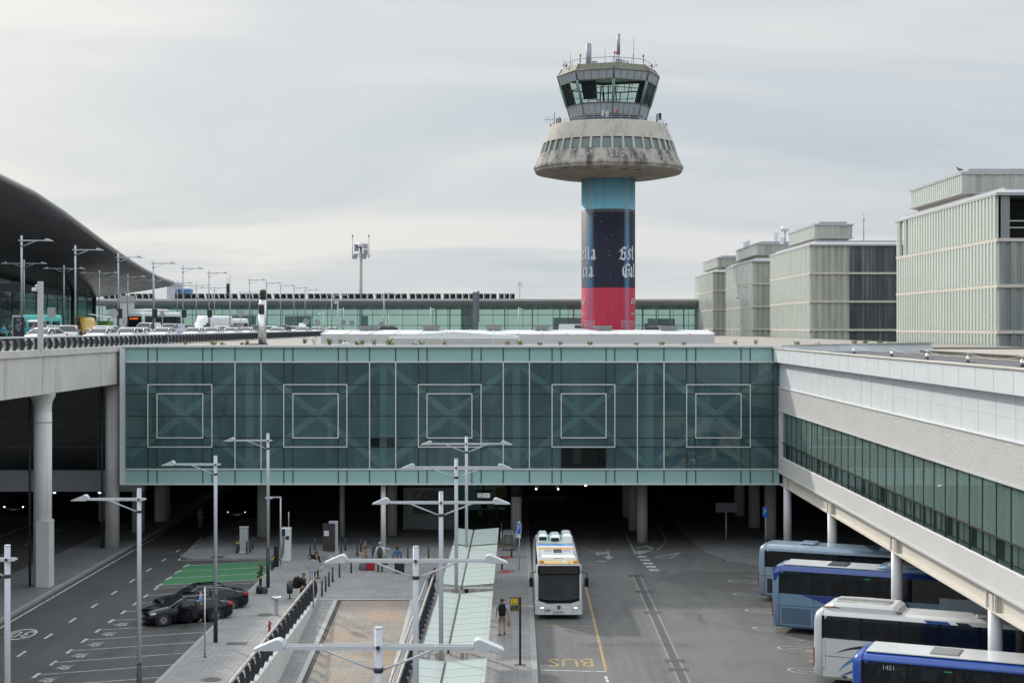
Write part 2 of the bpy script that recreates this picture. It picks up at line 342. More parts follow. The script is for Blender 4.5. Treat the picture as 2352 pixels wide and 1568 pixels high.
# ---- ground ---------------------------------------------------------------------------
RX0, RX1, RY1, RY0 = -11.05, -4.9, 85.6, 10.0          # the ramp's well
def rampz(Y): return -.085*(RY1-Y)
g = MB(); B = 4000
for a in ((-B,RX0,-B,B),(RX1,B,-B,B),(RX0,RX1,RY1,B),(RX0,RX1,-B,RY0)): g.quad((a[0],a[2],0),(a[1],a[2],0),(a[1],a[3],0),(a[0],a[3],0))
tag(g.build('ground', A_yard), kind='structure')
g = MB(); g.quad((-60,-40,.004),(-15.3,-40,.004),(-15.3,260,.004),(-60,260,.004))
tag(g.build('road', A_road), kind='structure')
PZ0 = .13
g = MB(); KX = -15.3
arc = [(-19.6+1.6*math.cos(R(a))-1.2, 102.6+1.6*math.sin(R(a))) for a in range(270,180,-15)]
poly = [(KX,5),(RX0-.25,5),(RX0-.25,RY1),(RX1+.2,RY1),(RX1+.2,5),(.62,5),(.62,160),(-16,160)] + [(-22.4,118)] + arc[::-1] + [(-17.5,101.0),(KX,101.1)]
g.prism(poly, 0, PZ0)
tag(g.build('pavement', P_grey), kind='structure')
g = MB()
g.box(KX-.18,KX,5,101.0,0,PZ0+.006); g.box(.62,.9,5,160,0,PZ0+.006)
tag(g.build('kerb', M_kerb), kind='structure')
g = MB(); g.box(-16.0,-9.0,107.6,109.4,PZ0-.05,PZ0+.004); g.box(-4,.6,101.2,101.9,PZ0-.05,PZ0+.004)
tag(g.build('pavement_strip', mat('blue_grey_paving', (.14,.16,.185), .7, var=.15, vs=2)), kind='structure')
# median island under the viaduct
g = MB(); g.prism([(-31.2,20),(-26.9,20),(-26.9,112),(-27.2,150),(-30,150),(-30.4,112),(-31.6,80)], 0, .14)
tag(g.build('pavement_island', P_dark), kind='structure')
g = MB(); g.box(-26.9,-26.65,20,150,0,.146); tag(g.build('kerb_island', M_kerb), kind='structure')
# coach yard pavement beyond the coaches, and the yard's dark patches
g = MB(); g.prism([(15.5,97.5),(19,95.5),(60,95.5),(60,150),(13,150),(12.3,112),(12.6,104),(13.6,100)], 0, .14)
tag(g.build('pavement_yard', P_dark), kind='structure')
g = MB(); g.prism([(8.2,93.2),(10.5,96.6),(14.5,96.3),(22,92),(30,87),(30,80.5),(21,84.5),(13.5,88.4)], .002, .004)
tag(g.build('yard_patch', mat('new_asphalt', (.1,.097,.096), .85, var=.2, vs=2, bump=.3, bs=60, fine=.4)), kind='structure')
# ramp down to the garage
g = MB()
def slope(x0, x1, dz=0.0): return ((x0,RY0,rampz(RY0)+dz),(x1,RY0,rampz(RY0)+dz),(x1,RY1,dz+.1),(x0,RY1,dz+.1))
g.quad(*slope(-9.72,-5.95)); tag(g.build('ramp', P_warm), kind='structure')
g = MB(); g.quad(*slope(RX0,-10.22,.02)); g.quad(*slope(-5.75,RX1,.02)); tag(g.build('ramp_path', P_grey), kind='structure')
g = MB(); g.quad(*slope(-10.22,-9.98,.03)); g.quad(*slope(-5.95,-5.75,.03)); g.box(-11.0,-4.9,85.6,85.85,.05,PZ0+.012)
tag(g.build('ramp_kerb', mat('ramp_kerb_stone', (.42,.41,.39), .75, var=.15, vs=2, fine=.3)), kind='structure')
g = MB(); g.quad(*slope(-9.98,-9.72,.012))
tag(g.build('ramp_gutter', mat('iron_grate', (.035,.03,.026), .7, var=.3, vs=8)), kind='structure')
for xa, xb, lab in ((RX0-.25,RX0,'stained concrete retaining wall along the left side of the ramp'),(RX1,RX1+.2,'low concrete wall along the ramp side next to the glass canopies')):
    g = MB(); g.loft([[(xa,RY0,rampz(RY0)-.6),(xb,RY0,rampz(RY0)-.6),(xb,RY0,.34),(xa,RY0,.34)],[(xa,RY1-.4,-.3),(xb,RY1-.4,-.3),(xb,RY1-.4,.30),(xa,RY1-.4,.30)]])
    tag(g.build('retaining_wall', M_conc2), lab, 'wall')
# ---- markings ---------------------------------------------------------------------------
def strip(mb, pts, w, z):
    for (x0,y0),(x1,y1) in zip(pts, pts[1:]):
        d = Vector((x1-x0,y1-y0)).normalized(); n = Vector((-d.y,d.x))*w/2
        mb.quad((x0-n.x,y0-n.y,z),(x1-n.x,y1-n.y,z),(x1+n.x,y1+n.y,z),(x0+n.x,y0+n.y,z))
def mark(mb, name, m): return tag(mb.build(name, m), kind='structure')
ZM = .008
g = MB(); strip(g, [(-26.28,20),(-26.28,150)], .13, ZM); mark(g, 'road_marking_edge_line', M_line)
g = MB(); y = 30
while y < 108:
    g.quad((-23.2-.07,y,ZM),(-23.2+.07,y,ZM),(-23.2+.07,y+1.25,ZM),(-23.2-.07,y+1.25,ZM)); y += 4.15
y = 30
while y < 140:
    g.quad((-34.6,y,ZM),(-34.48,y,ZM),(-34.48,y+2.2,ZM),(-34.6,y+2.2,ZM)); y += 6
strip(g, [(-38.0,60),(-37.6,130)], .12, ZM)
mark(g, 'road_marking_lane_dashes', M_line)
g = MB(); bays = [55.1+2.5*i for i in range(15)]
for y in bays:
    strip(g, [(-21.1,y+.2),(-15.6,y+2.2)], .075, ZM)
    strip(g, [(-21.12,y-.4),(-21.12,y+.55)], .15, ZM)
mark(g, 'road_marking_bay_lines', M_line)
g = MB()
for y in bays[:11]:
    def fn(u, v, y=y): return (-20.38+v-.1*u, y-.78-u, ZM)
    put_text(g, 'VIP', fn, h=.62, w=.92)
mark(g, 'road_marking_bay_letters', M_line)
gz = .0075
g = MB(); g.quad((-21.25,91.2,gz),(-15.48,93.3,gz),(-15.48,101.0,gz),(-21.25,98.9,gz)); mark(g, 'road_marking_green_bay', M_green)
g = MB()
for y in (91.2,93.73,96.27,98.8):
    strip(g, [(-21.2,y),(-15.5,y+2.08)], .10, .011); strip(g, [(-21.25,y-.6),(-21.15,y+.6)], .16, .011)
mark(g, 'road_marking_green_bay_lines', M_line)
g = MB()   # hatched nose of the pavement
strip(g, [(-22.2,101),(-22.9,112)], .13, ZM); strip(g, [(-22.2,101),(-20.9,101)], .1, ZM)
for i in range(5): strip(g, [(-22.25-.07*i*1.2,102.2+1.9*i),(-21.2-.1*i,103.6+1.9*i)], .45, ZM)
mark(g, 'road_marking_hatching', M_line)
g = MB()   # speed circle
cxs, cys = G(48,1456)
for i in range(40):
    a0, a1 = 2*math.pi*i/40, 2*math.pi*(i+1)/40
    g.quad(*[(cxs+r*.72*math.cos(a), cys+r*1.35*math.sin(a), ZM) for a, r in ((a0,.84),(a0,1.0),(a1,1.0),(a1,.84))])
put_text(g, '30', lambda u,v: (cxs-u*.62, cys-v*1.0, ZM), h=1.5, w=1.6)
mark(g, 'road_marking_speed_limit', M_line)
# coach yard and bus lane
g = MB(); strip(g, [G(1345,1345),G(1392,1540)], .13, ZM); strip(g, [(1.15,G(0,1435)[1]),(3.9,G(0,1437)[1])], .12, ZM)
bx, by = G(1311,1521)
put_text(g, 'BUS', lambda u,v: (bx-u, by-v, ZM), h=1.75, w=2.05)
mark(g, 'road_marking_bus_bay', M_yel)
g = MB(); strip(g, [G(1241,1538),G(1393,1541.5)], .12, ZM); strip(g, [G(1391,1552),G(1396,1566)], .12, ZM)
for i in range(5):
    x, y = G(1464+8*i/1.2, 1278+7.6*i); g.quad((x,y-.28,ZM),(x+.62,y-.28,ZM),(x+.62,y+.28,ZM),(x,y+.28,ZM))
mark(g, 'road_marking_give_way_dashes', M_line)
def poly_mark(pts, name, m=None, z=ZM):
    g = MB(); vs = [(*G(*p), z) for p in pts]
    g.add(vs, [tuple(range(len(vs)))], False); return mark(g, name, m or M_linef)
g = MB()
def pm(pts): vs_ = [(*G(*p), ZM) for p in pts]; g.add(vs_, [tuple(range(len(vs_)))[::-1]], False)
pm([(1366,1270.5),(1376,1265),(1376,1269),(1394,1267),(1393,1263),(1398,1263),(1401,1277),(1410,1277),(1398,1285.5),(1386,1277),(1396,1277),(1395,1271),(1376,1273),(1376,1276)])
pm([(1369,1287.5),(1393,1287.5),(1393,1289.5),(1369,1289.5)])
strip(g, [G(1460,1272),G(1440,1232),G(1415,1180)], .14, ZM)
pm([(1460,1265),(1512,1262),(1466,1274)])
strip(g, [G(1466,1274),G(1512,1261),G(1531,1244),G(1522,1225),G(1508,1205)], .13, ZM)
pm([(1459,1258),(1484,1252),(1505,1259),(1495,1260),(1483,1255.5),(1466,1259.5)])
strip(g, [G(1503,1279.5),G(1562,1268),G(1540,1281),G(1503,1279.5)], .16, ZM)
strip(g, [G(1648,1260),G(1646,1245),G(1625,1222),G(1600,1192)], .13, ZM)
strip(g, [G(1634,1274),G(1643,1270)], .2, ZM)
mark(g, 'road_marking_arrows', M_linef)
g = MB()   # coach bay numbers in ellipses
for px, py in ((1708,1334.5),(1723,1366),(1752,1403),(1772,1444),(1832,1489.6),(1858,1541),(1872,1597)):
    x, y = G(px, py); x += .1
    for i in range(32):
        a0, a1 = 2*math.pi*i/32, 2*math.pi*(i+1)/32
        g.quad(*[(x+r*1.05*math.cos(a)*.98+.0, y+r*.62*math.sin(a)-.3*math.cos(a)*r, ZM) for a, r in ((a0,.88),(a0,1.0),(a1,1.0),(a1,.88))])
    strip(g, [(x+.2,y-.35),(x+1.4,y-.45)], .12, ZM); strip(g, [(x-.6,y+.2),(x+.1,y-.1)], .1, ZM)
    for k in range(3): strip(g, [(x+.3+.35*k,y+2.1-.15*k),(x+.75+.35*k,y+1.95-.15*k)], .14, ZM)
mark(g, 'road_marking_bay_numbers', M_linef)
# drainage channel across the yard
g = MB(); a, b = G(1460,1318), G(1578,1580)
strip(g, [a,b], .56, .006); tag(g.build('drain_channel_edge', mat('drain_concrete', (.245,.24,.23), .85, var=.35, vs=2.5, fine=.5, streak=(.15,.15,.148), sk=(2,2,2), sl=(.4,.6))), kind='structure')
g = MB(); strip(g, [a,b], .34, .010); mark(g, 'drain_channel', mat('drain_bed', (.085,.08,.078), .9, var=.4, vs=3, fine=.4))
g = MB()
for k in (0.0,.22,.47,.93,1.0): 
    p = Vector(a).lerp(Vector(b), .86*k+.02); g.box(p.x-.45,p.x+.45,p.y-.3,p.y+.3,.012,.014)
mark(g, 'drain_cover', mat('drain_iron', (.05,.048,.046), .7, var=.3, vs=5))
# manhole covers in the pavement
g = MB(); g.lathe([(.0,.012),(.34,.012),(.36,.0)], n=20); g.lathe([(.38,.0),(.40,.012),(.44,.010),(.45,0)], n=20)
mh = tag(g.build('manhole_cover', mat('cast_iron', (.07,.066,.062), .65, metal=.3, var=.3, vs=8)), 'round iron manhole cover by the ashtray post', 'manhole cover', 'round manhole covers in the pavement')
mh.location = (*G(610,1411,PZ0), PZ0)
for (px,py), lab in (((676,1335),'round iron manhole cover behind the litter bin'),((500,1279),'round iron manhole cover on the pavement beyond the green bay'),((486,1560),'round iron manhole cover at the bottom edge of the photo')):
    c = mh.copy(); COL.objects.link(c); c['label'] = lab; c.location = (*G(px,py,PZ0), PZ0)
g = MB(); g.bbox(-.5,.5,-.3,.3,0,.012,.01)
hc = tag(g.build('access_cover', MATS['cast_iron']), 'rectangular access cover in the pavement beside the ramp railing', 'access cover'); hc.location = (*G(544,1477,PZ0),PZ0)
g = MB()
for pts in ([(968,1283),(1075,1277),(1075,1282),(985,1287)],[(1132,1281),(1165,1276),(1185,1279),(1160,1283)],[(1140,1313),(1165,1308),(1188,1311),(1160,1315.5)]):
    vs_ = [(*G(px,py,PZ0), PZ0+.006) for px,py in pts]; g.add(vs_, [(3,2,1,0)], False)
tag(g.build('pavement_tactile_strip', M_redp), kind='structure')
# ==== glass bridge across the roads ==========================================================
FY = 105.0
def fx(px): return PX(px, FY)
def fz(py): return PZ(py, FY)
br = thing('glass_bridge', 'long teal glass bridge building with white square frames spanning the underpass', 'bridge building', (-4,FY,0))
def kid(mb, name, m, parent, base=None):
    o = mb.build(name, m); o.parent = parent; o.matrix_parent_inverse = Matrix.Translation(-Vector(parent.location)); return o
bays = [288,540,600,849,909,1156,1216,1464,1525,1790]
cols = [288,340,361,466,487,540,600,652,673,777,797,849,909,961,981,1084,1105,1156,1216,1268,1289,1392,1412,1464,1525,1577,1598,1702,1723,1775,1790]
rows = [831,883,904,955,1005,1026,1077]
clear = {(849,1005),(1289,1026)}
for bi in range(9):
    a, b = bays[bi], bays[bi+1]
    cs = [c for c in cols if a <= c <= b]
    g = MB(); gc = MB()
    for c0, c1 in zip(cs, cs[1:]):
        for r0, r1 in zip(rows, rows[1:]):
            m = gc if (c0,r0) in clear else g
            j = random.uniform(-.012,.012); k = random.uniform(-.012,.012)
            m.quad((fx(c0),FY+j,fz(r1)),(fx(c1),FY-j,fz(r1)),(fx(c1),FY-j+k,fz(r0)),(fx(c0),FY+j+k,fz(r0)))
    wdw = kid(g, 'window', G_main, br)
    if gc.v: kid(gc, 'clear_pane', G_clear, wdw)
    g = MB()
    for c in cs[1:-1]: g.box(fx(c)-.025,fx(c)+.025,FY-.03,FY+.02,fz(1074),fz(833))
    for r in rows[1:-1]: g.box(fx(a),fx(b),FY-.026,FY+.02,fz(r)-.022,fz(r)+.022)
    kid(g, 'joint', M_blk, wdw)
    g = MB(); z0, z1 = fz(1110), fz(1077); z2, z3 = fz(831), fz(797)
    for (za,zb,nm) in ((z0,z1,'lower'),(z2,z3,'upper')):
        g = MB(); g.quad((fx(a),FY,za),(fx(b),FY,za),(fx(b),FY,zb),(fx(a),FY,zb)); sp = kid(g, 'spandrel', M_spand, br)
        g = MB()
        for c in cs[:-1] if bi else cs[1:-1]: g.box(fx(c)-.03,fx(c)+.03,FY-.03,FY+.02,za+.03,zb-.05)
        kid(g, 'joint', M_blk, sp)
    if b-a > 200:
        l, rr = {288:(340,487,361,466),600:(652,797,673,777),909:(961,1105,981,1084),1216:(1268,1412,1289,1392),1525:(1577,1723,1598,1702)}[a][0:2], {288:(361,466),600:(673,777),909:(981,1084),1216:(1289,1392),1525:(1598,1702)}[a]
        for (x0,x1),(y0,y1) in ((l,(883,1026)),(rr,(904,1005))):
            g = MB(); X0,X1,Z0,Z1 = fx(x0),fx(x1),fz(y1),fz(y0); wv = .034; ya, yb = FY-.07, FY-.032
            g.box(X0-wv,X1+wv,ya,yb,Z1-wv,Z1+wv); g.box(X0-wv,X1+wv,ya,yb,Z0-wv,Z0+wv)
            g.box(X0-wv,X0+wv,ya,yb,Z0+wv,Z1-wv); g.box(X1-wv,X1+wv,ya,yb,Z0+wv,Z1-wv)
            kid(g, 'square_frame', M_alu, br)
for c in bays[1:-1]:
    g = MB(); g.box(fx(c)-.036,fx(c)+.036,FY-.07,FY+.02,fz(1077)+.05,fz(831)-.05); kid(g, 'mullion', M_alu, br)
for r in (831,1077):
    g = MB(); g.box(fx(289),fx(1790),FY-.08,FY+.02,fz(r)-.045,fz(r)+.045); kid(g, 'transom', M_alu, br)
g = MB(); g.box(fx(276),fx(288),FY-.14,FY+8,fz(1111),fz(796)); kid(g, 'corner_panel', M_white, br)
g = MB(); g.box(fx(286.8),fx(288.6),FY-.18,FY-.14,fz(1110),fz(798)); kid(g, 'corner_trim', M_alu, br)
g = MB(); g.box(fx(276),fx(1798),FY-.2,FY+.5,fz(1112.5),fz(1110)); kid(g, 'bottom_trim', M_alu, br)
g = MB(); g.box(fx(281),fx(1797),FY-.22,FY+.35,fz(797.5),fz(793.5)); g.box(fx(281),fx(1797),FY-.1,FY+.3,fz(793.5),fz(792)); kid(g, 'coping', M_alu, br)
# inside: braces, floor, rear wall
g = MB()
zt, zb = fz(834), fz(1074)
xs = [(fx(570-311.5),fx(570)),(fx(570),fx(879)),(fx(879),fx(1186)),(fx(1186),fx(1494.5)),(fx(1494.5),fx(1806))]
def bar(p, q, wd, y): 
    d = Vector((q[0]-p[0],0,q[1]-p[1])).normalized(); n = Vector((-d.z,0,d.x))*wd/2
    g.loft([[(p[0]-n.x,y,p[1]-n.z),(p[0]+n.x,y,p[1]+n.z),(p[0]+n.x,y+.3,p[1]+n.z),(p[0]-n.x,y+.3,p[1]-n.z)],[(q[0]-n.x,y,q[1]-n.z),(q[0]+n.x,y,q[1]+n.z),(q[0]+n.x,y+.3,q[1]+n.z),(q[0]-n.x,y+.3,q[1]-n.z)]])
for x0, x1 in xs:
    x0c = max(x0, fx(292))
    bar((x0,zt),(x1,zb),.42,FY+.9); bar((x0,zb),(x1,zt),.42,FY+1.25)
    bar((x1,zb),(x1,zt),.5,FY+.55)
kid(g, 'truss', M_brace, br)
g = MB(); g.box(fx(289),fx(1789),FY+.3,FY+9,fz(1080)-.3,fz(1080)); g.box(fx(289),fx(1789),FY+.3,FY+9,fz(828),fz(828)+.2)
kid(g, 'floor', mat('bridge_floor', (.2,.2,.19), .6), br)
g = MB(); g.box(fx(289),fx(1789),FY+9,FY+9.3,fz(1085),fz(800)); kid(g, 'rear_wall', mat('bridge_rear_wall', (.11,.145,.145), .8, var=.3, vs=.3), br)
g = MB()
for px in (375,575,735,885,1040,1190,1330,1497,1640): g.cyl((fx(px),FY+5,fz(1078)),(fx(px),FY+5,fz(828)),.35,n=14)
kid(g, 'inner_column', M_brace, br)
# big roof slab of the transport hall behind the glass
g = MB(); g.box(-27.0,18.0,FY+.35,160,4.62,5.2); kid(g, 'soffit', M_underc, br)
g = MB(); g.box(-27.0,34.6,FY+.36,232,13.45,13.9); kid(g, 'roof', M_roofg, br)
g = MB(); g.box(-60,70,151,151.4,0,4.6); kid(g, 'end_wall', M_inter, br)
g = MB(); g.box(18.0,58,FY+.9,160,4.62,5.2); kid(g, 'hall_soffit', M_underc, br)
M_colu = mat('underpass_column_shaded', (.42,.415,.40), .85, var=.15, vs=.6, streak=(.28,.27,.25), sk=(2,2,.1), sl=(.5,.8))  # darker concrete copy: the shade under the bridge is put into its colour
for px, py, d, m in ((1475,1245,.76,M_colu),(901,1232,.74,M_colu),(786,1236.4,.36,M_colu),(606,1234.7,.95,M_colu),(1454,1216,.72,M_colu),(1439,1187,.7,M_colu),(1769,1241,.85,M_colu),(1732,1214,.85,M_colu),(1698,1187,.85,M_colu),(318,1225,.95,M_colu),(377,1197.5,.95,M_colu),(240,1195,.9,M_colu)):
    X, Y = G(px,py); g = MB(); g.cyl((X,Y,.0),(X,Y,4.62),d/2,n=20); kid(g, 'column', m, br)
X, Y = G(880.5,1263); g = MB(); g.cyl((X,Y,.1),(X,Y,4.6),.18,n=16); g.box(X-.45,X+.45,Y-.25,Y+.25,.1,.16); kid(g, 'column', mat('white_column', (.7,.71,.72), .4, var=.04), br)
X, Y = G(1186,1238); g = MB(); g.cyl((X,Y,0),(X,Y,4.6),.38,n=20); col = kid(g, 'column', M_conc2, br)
g = MB(); g.cyl((X,Y,3.1),(X,Y,4.2),.43,n=20); kid(g, 'column_wrap', M_dark, col)

# low skylight box on the roof
RZ = 13.9
M_sky = mat('skylight_white', (.5,.5,.5), .5, var=.08, vs=.6)
sk = thing('roof_skylight', 'long low white skylight box on the bridge roof with pitched panels', 'skylight', (0,126,RZ))
g = MB(); x0, x1 = PX(737,124), PX(1641,124)
g.prism_x([(124,RZ),(135,RZ),(135,14.72),(129.5,15.02),(124,14.70)], x0, x1); kid(g, 'body', M_sky, sk)
g = MB()
n = 16
for i in range(n+1):
    x = x0+(x1-x0)*i/n; g.prism_x([(123.97,14.69),(124.0,14.72),(129.5,15.04),(129.5,15.07),(123.94,14.74)], x-.05, x+.05)
g.box(x0,x1,123.95,124,RZ+.0,RZ+.08); kid(g, 'panel_rib', M_alu, sk)
lv = thing('louvre_housing', 'low white housing with horizontal louvres and peaked top on the roof edge', 'roof housing', (-4.5,112,RZ))
g = MB(); xa, xb, xm = PX(895,112), PX(1192,112), PX(1043,112)
g.prism_y([(xa,RZ),(xb,RZ),(xb,14.62),(xm,14.93),(xa,14.62)], 112, 116); kid(g, 'body', M_white, lv)
g = MB()
for i in range(7): g.box(xa,xb,111.93,112-.001,RZ+.06+.075*i,RZ+.06+.075*i+.035)
for i in range(6): x = xa+(xb-xa)*i/5; g.box(x-.03,x+.03,111.92,111.999,RZ,RZ+.56)
kid(g, 'louvre', M_corr, lv)
blue = mat('blue_trim', (.09,.24,.42), .5)
def vent(x0, x1, Y, lab, first=[None]):
    if first[0] is None:
        t_ = thing('roof_vent', lab, 'roof vent', (0,0,0), 0, 'grey louvred vents on the white skylight')
        g = MB(); g.loft([[(-.62,-.35,0),(.62,-.35,0),(.62,.35,0),(-.62,.35,0)],[(-.85,-.6,.45),(.85,-.6,.45),(.85,.6,.45),(-.85,.6,.45)]]); g.build('housing', mat('vent_grey', (.3,.3,.3), .5, .3), t_)
        g = MB()
        for k in range(5): z = .07+.08*k; e = .62+.23*(z/.45); g.box(-e-.03,e+.03,-.35-.25*(z/.45)-.05,-.35-.25*(z/.45),z,z+.03)
        g.build('slat', M_steel, t_)
        g = MB()
        for s_ in (-1,1): g.loft([[(s_*.64,-.36,0),(s_*.66,-.3,0),(s_*.66,.3,0),(s_*.64,.36,0)],[(s_*.88,-.6,.46),(s_*.91,-.5,.46),(s_*.91,.5,.46),(s_*.88,.6,.46)]])
        g.build('end_panel', blue, t_); first[0] = t_; c = t_
    else: c = again(first[0], lab, (0,0,0))
    c.location = ((x0+x1)/2, Y, 14.92); c.scale = ((x1-x0)/1.8,1,1)
for i, (a, b) in enumerate(((822,871),(969,1012),(1115,1154),(1226,1262),(1364,1406),(1512,1557))):
    vent(PX(a,129), PX(b,129), 129, ORD[i]+' louvred vent from the left along the white skylight ridge')
# twin steel flues
fl = thing('steel_flue', 'taller shiny steel flue with ribbed cap on the roof edge', 'chimney', (PX(604,115),115.0,RZ))
def flue(par, r, h, capn):
    g = MB(); g.cyl((0,0,0),(0,0,h-.75),r,n=24); g.build('pipe', M_steel, par)
    g = MB()
    for i in range(6): g.cyl((0,0,h-.72+.1*i),(0,0,h-.66+.1*i),r*1.02,n=24)
    g.cyl((0,0,h-.74),(0,0,h-.05),r*.85,n=24); g.build('ribbed_cap', M_dark, par)
    g = MB(); g.cyl((0,0,h-.08),(0,0,h+.06),r*1.0,r*.9,n=24); g.build('lid', mat('flue_lid', (.4,.39,.33), .4, .6), par)
flue(fl, .26, 4.15, 6)
fl2 = thing('steel_flue', 'shorter shiny steel flue with ribbed cap in front of the taller one', 'chimney', (PX(600,113.8),113.9,RZ)); flue(fl2, .24, 3.05, 5)
g = MB(); g.box(PX(582,115),PX(613,115),113.4,115.6,RZ,RZ+.14); tag(g.build('flue_plinth', M_dark), 'dark grey plinth under the two steel flues', 'plinth')
# weeds on the roof
M_weed = mat('weed_green', (.16,.2,.045), .8, var=.35, vs=6); M_weed2 = mat('weed_dry', (.24,.19,.1), .85, var=.3, vs=6)
def weed(px, Y, h, lab, m, n=26, z=RZ):
    g = MB(); X = PX(px, Y)
    for i in range(n):
        a = random.uniform(0,6.28); l = h*random.uniform(.5,1.0); sp = l*random.uniform(.15,.75); bx_, by_ = random.uniform(-.12,.12), random.uniform(-.12,.12)
        p0 = Vector((bx_,by_,0)); p1 = Vector((bx_+math.cos(a)*sp*.5, by_+math.sin(a)*sp*.5, l*.65)); p2 = Vector((bx_+math.cos(a)*sp, by_+math.sin(a)*sp, l*.95))
        s_ = Vector((-math.sin(a),math.cos(a),0))*.018
        g.add([p0-s_,p0+s_,p1+s_*.8,p1-s_*.8,p2],[(0,1,2,3),(3,2,4)],False)
        for k in range(3):
            q = p0.lerp(p1, .5).lerp(p2, k/3.0); aa = random.uniform(0,6.28); e = Vector((math.cos(aa),math.sin(aa),.4))*.09
            g.add([q, q+e*.6+Vector((0,0,.03)), q+e, q+e*.6-Vector((0,0,.03))],[(0,1,2,3)],False)
    o = g.build('weed', m); o.location = (X,Y,z); tag(o, lab, 'weed', 'weeds growing on the bridge roof'); return o
wl = [(426,120,.4,2),(491,107,.5,0),(511,112,.3,1),(568,107,.52,0),(556,115,.3,2),(700,128,.55,0),(722,122,.75,1),(757,118,.6,0),(783,117,.55,1),(792,116,.45,0),(833,117,.55,1),(822,108,.45,0),(860,116.5,.6,1),(893,108.5,.78,0),(902,110,.3,1),(968,109.5,.5,1),(1020,109,.5,2),(1165,109,.6,2),(1196,109,.5,0),(1240,110,.3,0),(1287,108.6,.45,2),(1355,108,.45,0),(1462,110,.3,1),(1520,107.5,.42,0),(1571,112,.35,2),(1690,118,.45,2),(1736,122,.5,2),(1831,112,.4,0),(1880,110,.3,2),(1962,113,.55,0),(1987,113,.55,0),(2022,112,.5,0),(2045,112,.4,0)]
nm = ['bushy green','sparse','dry brown']; wc = {}
for i, (px, Y, h, k) in enumerate(wl):
    near = 'left of the twin flues' if px < 600 else 'before the white skylight' if px < 895 else 'in front of the louvred housing' if px < 1195 else 'right of the louvred housing' if px < 1640 else 'on the gravel before the glazed blocks'
    wc[near] = wc.get(near,-1)+1
    weed(px, Y, h*1.05, '%s %s weed %s' % (ORD[wc[near]], nm[k], near), M_weed2 if k == 2 else M_weed, 26 if k == 0 else 14)
# birds on the roof
def bird(X, Y, z, rz, lab, m, name, k=1.0):
    g = MB(); T = Matrix.Scale(k,4)
    g.T = T
    prof = [(-.26,.0,.10,.012),(-.2,.0,.12,.035),(-.08,.0,.14,.075),(.04,.0,.15,.085),(.12,.0,.18,.06),(.16,.0,.235,.04),(.19,.0,.27,.042),(.225,.0,.265,.025),(.265,.0,.25,.006)]
    g.tube([(p[0],0,p[2]) for p in prof], [p[3] for p in prof], 8)
    for s_ in (-1,1):
        g.loft([[(.08,s_*.06,.19),(.08,s_*.085,.15),(.08,s_*.07,.12)],[(-.1,s_*.07,.18),(-.1,s_*.088,.14),(-.1,s_*.075,.11)],[(-.3,s_*.02,.12),(-.3,s_*.024,.115),(-.3,s_*.02,.11)]])
        g.cyl((.0,s_*.025,0),(.0,s_*.025,.09),.006,n=5); g.cyl((0,s_*.025,.003),(.05,s_*.025,.003),.006,n=5)
    o = g.build(name, m); o.location = (X,Y,z); o.rotation_euler = (0,0,rz); tag(o, lab, 'bird'); return o
gullw = mat('gull_white', (.6,.61,.62), .7, streak=(.28,.29,.31), sk=(6,6,6), sl=(.5,.6)); pig = mat('pigeon_grey', (.12,.125,.14), .7, var=.3, vs=10)
bird(PX(789,107.5),107.5,RZ,R(10),'white gull resting low on the roof in front of the skylight', gullw, 'gull', 1.25)
bird(PX(796,108),108,RZ,R(170),'second white gull resting beside the first on the roof', gullw, 'gull', 1.2)
bird(PX(954,108),108,RZ,R(160),'dark pigeon standing before the louvred housing', pig, 'pigeon')
# white bent pipe
g = MB(); X = PX(719,109); g.tube([(X+.12,109,RZ),(X+.1,109,RZ+.5),(X+.02,109,RZ+.62),(X-.1,109,RZ+.6),(X-.14,109,RZ+.5)], .07, 8)
tag(g.build('vent_pipe', M_white), 'white bent vent pipe sticking out of the roof gravel', 'pipe')
g = MB(); X0,X1 = PX(1805,111),PX(1980,107)
for i in range(3): g.box(PX(1745+22*i,110),PX(1780+22*i,110),109.4+.3*i,109.9+.3*i,RZ,RZ+.1)
tag(g.build('cable_blocks', M_dark), 'dark rubber cable blocks on the roof gravel', 'cable block')

# ==== long white wing on the right =============================================================
WX = 17.86; WY0, WY1 = 22.0, 105.0
wg = thing('wing_building', 'long white building wing on columns with corrugated bands and a teal window strip', 'building', (WX,60,0))
g = MB(); g.box(17.45,18.2,WY0,WY1-.02,12.9,13.80); kid(g, 'fascia', M_white, wg)
g = MB(); g.box(17.38,17.75,WY0,WY1-.02,13.80,13.86); kid(g, 'coping', M_ledge, wg)
g = MB(); g.box(WX,18.5,WY0,WY1+2,11.17,12.9); kid(g, 'upper_wall', M_white, wg)
g = MB(); y = WY0+.7
while y < WY1-.3:
    g.box(17.443,17.449,y,y+.015,12.95,13.78); g.box(WX-.007,WX-.001,y+1,y+1.015,11.2,12.88); y += 2.25
g.box(WX-.008,WX-.001,WY0,WY1,12.0,12.015); kid(g, 'panel_joint', mat('panel_joint_grey', (.52,.53,.54), .7), wg)
def corrugated(z0, z1, name, n):
    g = MB(); pts = []
    for i in range(n):
        za = z0+(z1-z0)*i/n; dz = (z1-z0)/n
        pts += [(WX-.02,za),(WX-.075,za+dz*.22),(WX-.075,za+dz*.6),(WX-.02,za+dz*.82)]
    pts += [(WX-.02,z1),(WX+.4,z1),(WX+.4,z0)]
    g.prism_y(pts, WY0, WY1-.05); return kid(g, name, M_corr, wg)
corrugated(9.62, 11.15, 'corrugated_band', 22); corrugated(5.5, 6.5, 'corrugated_band', 15)
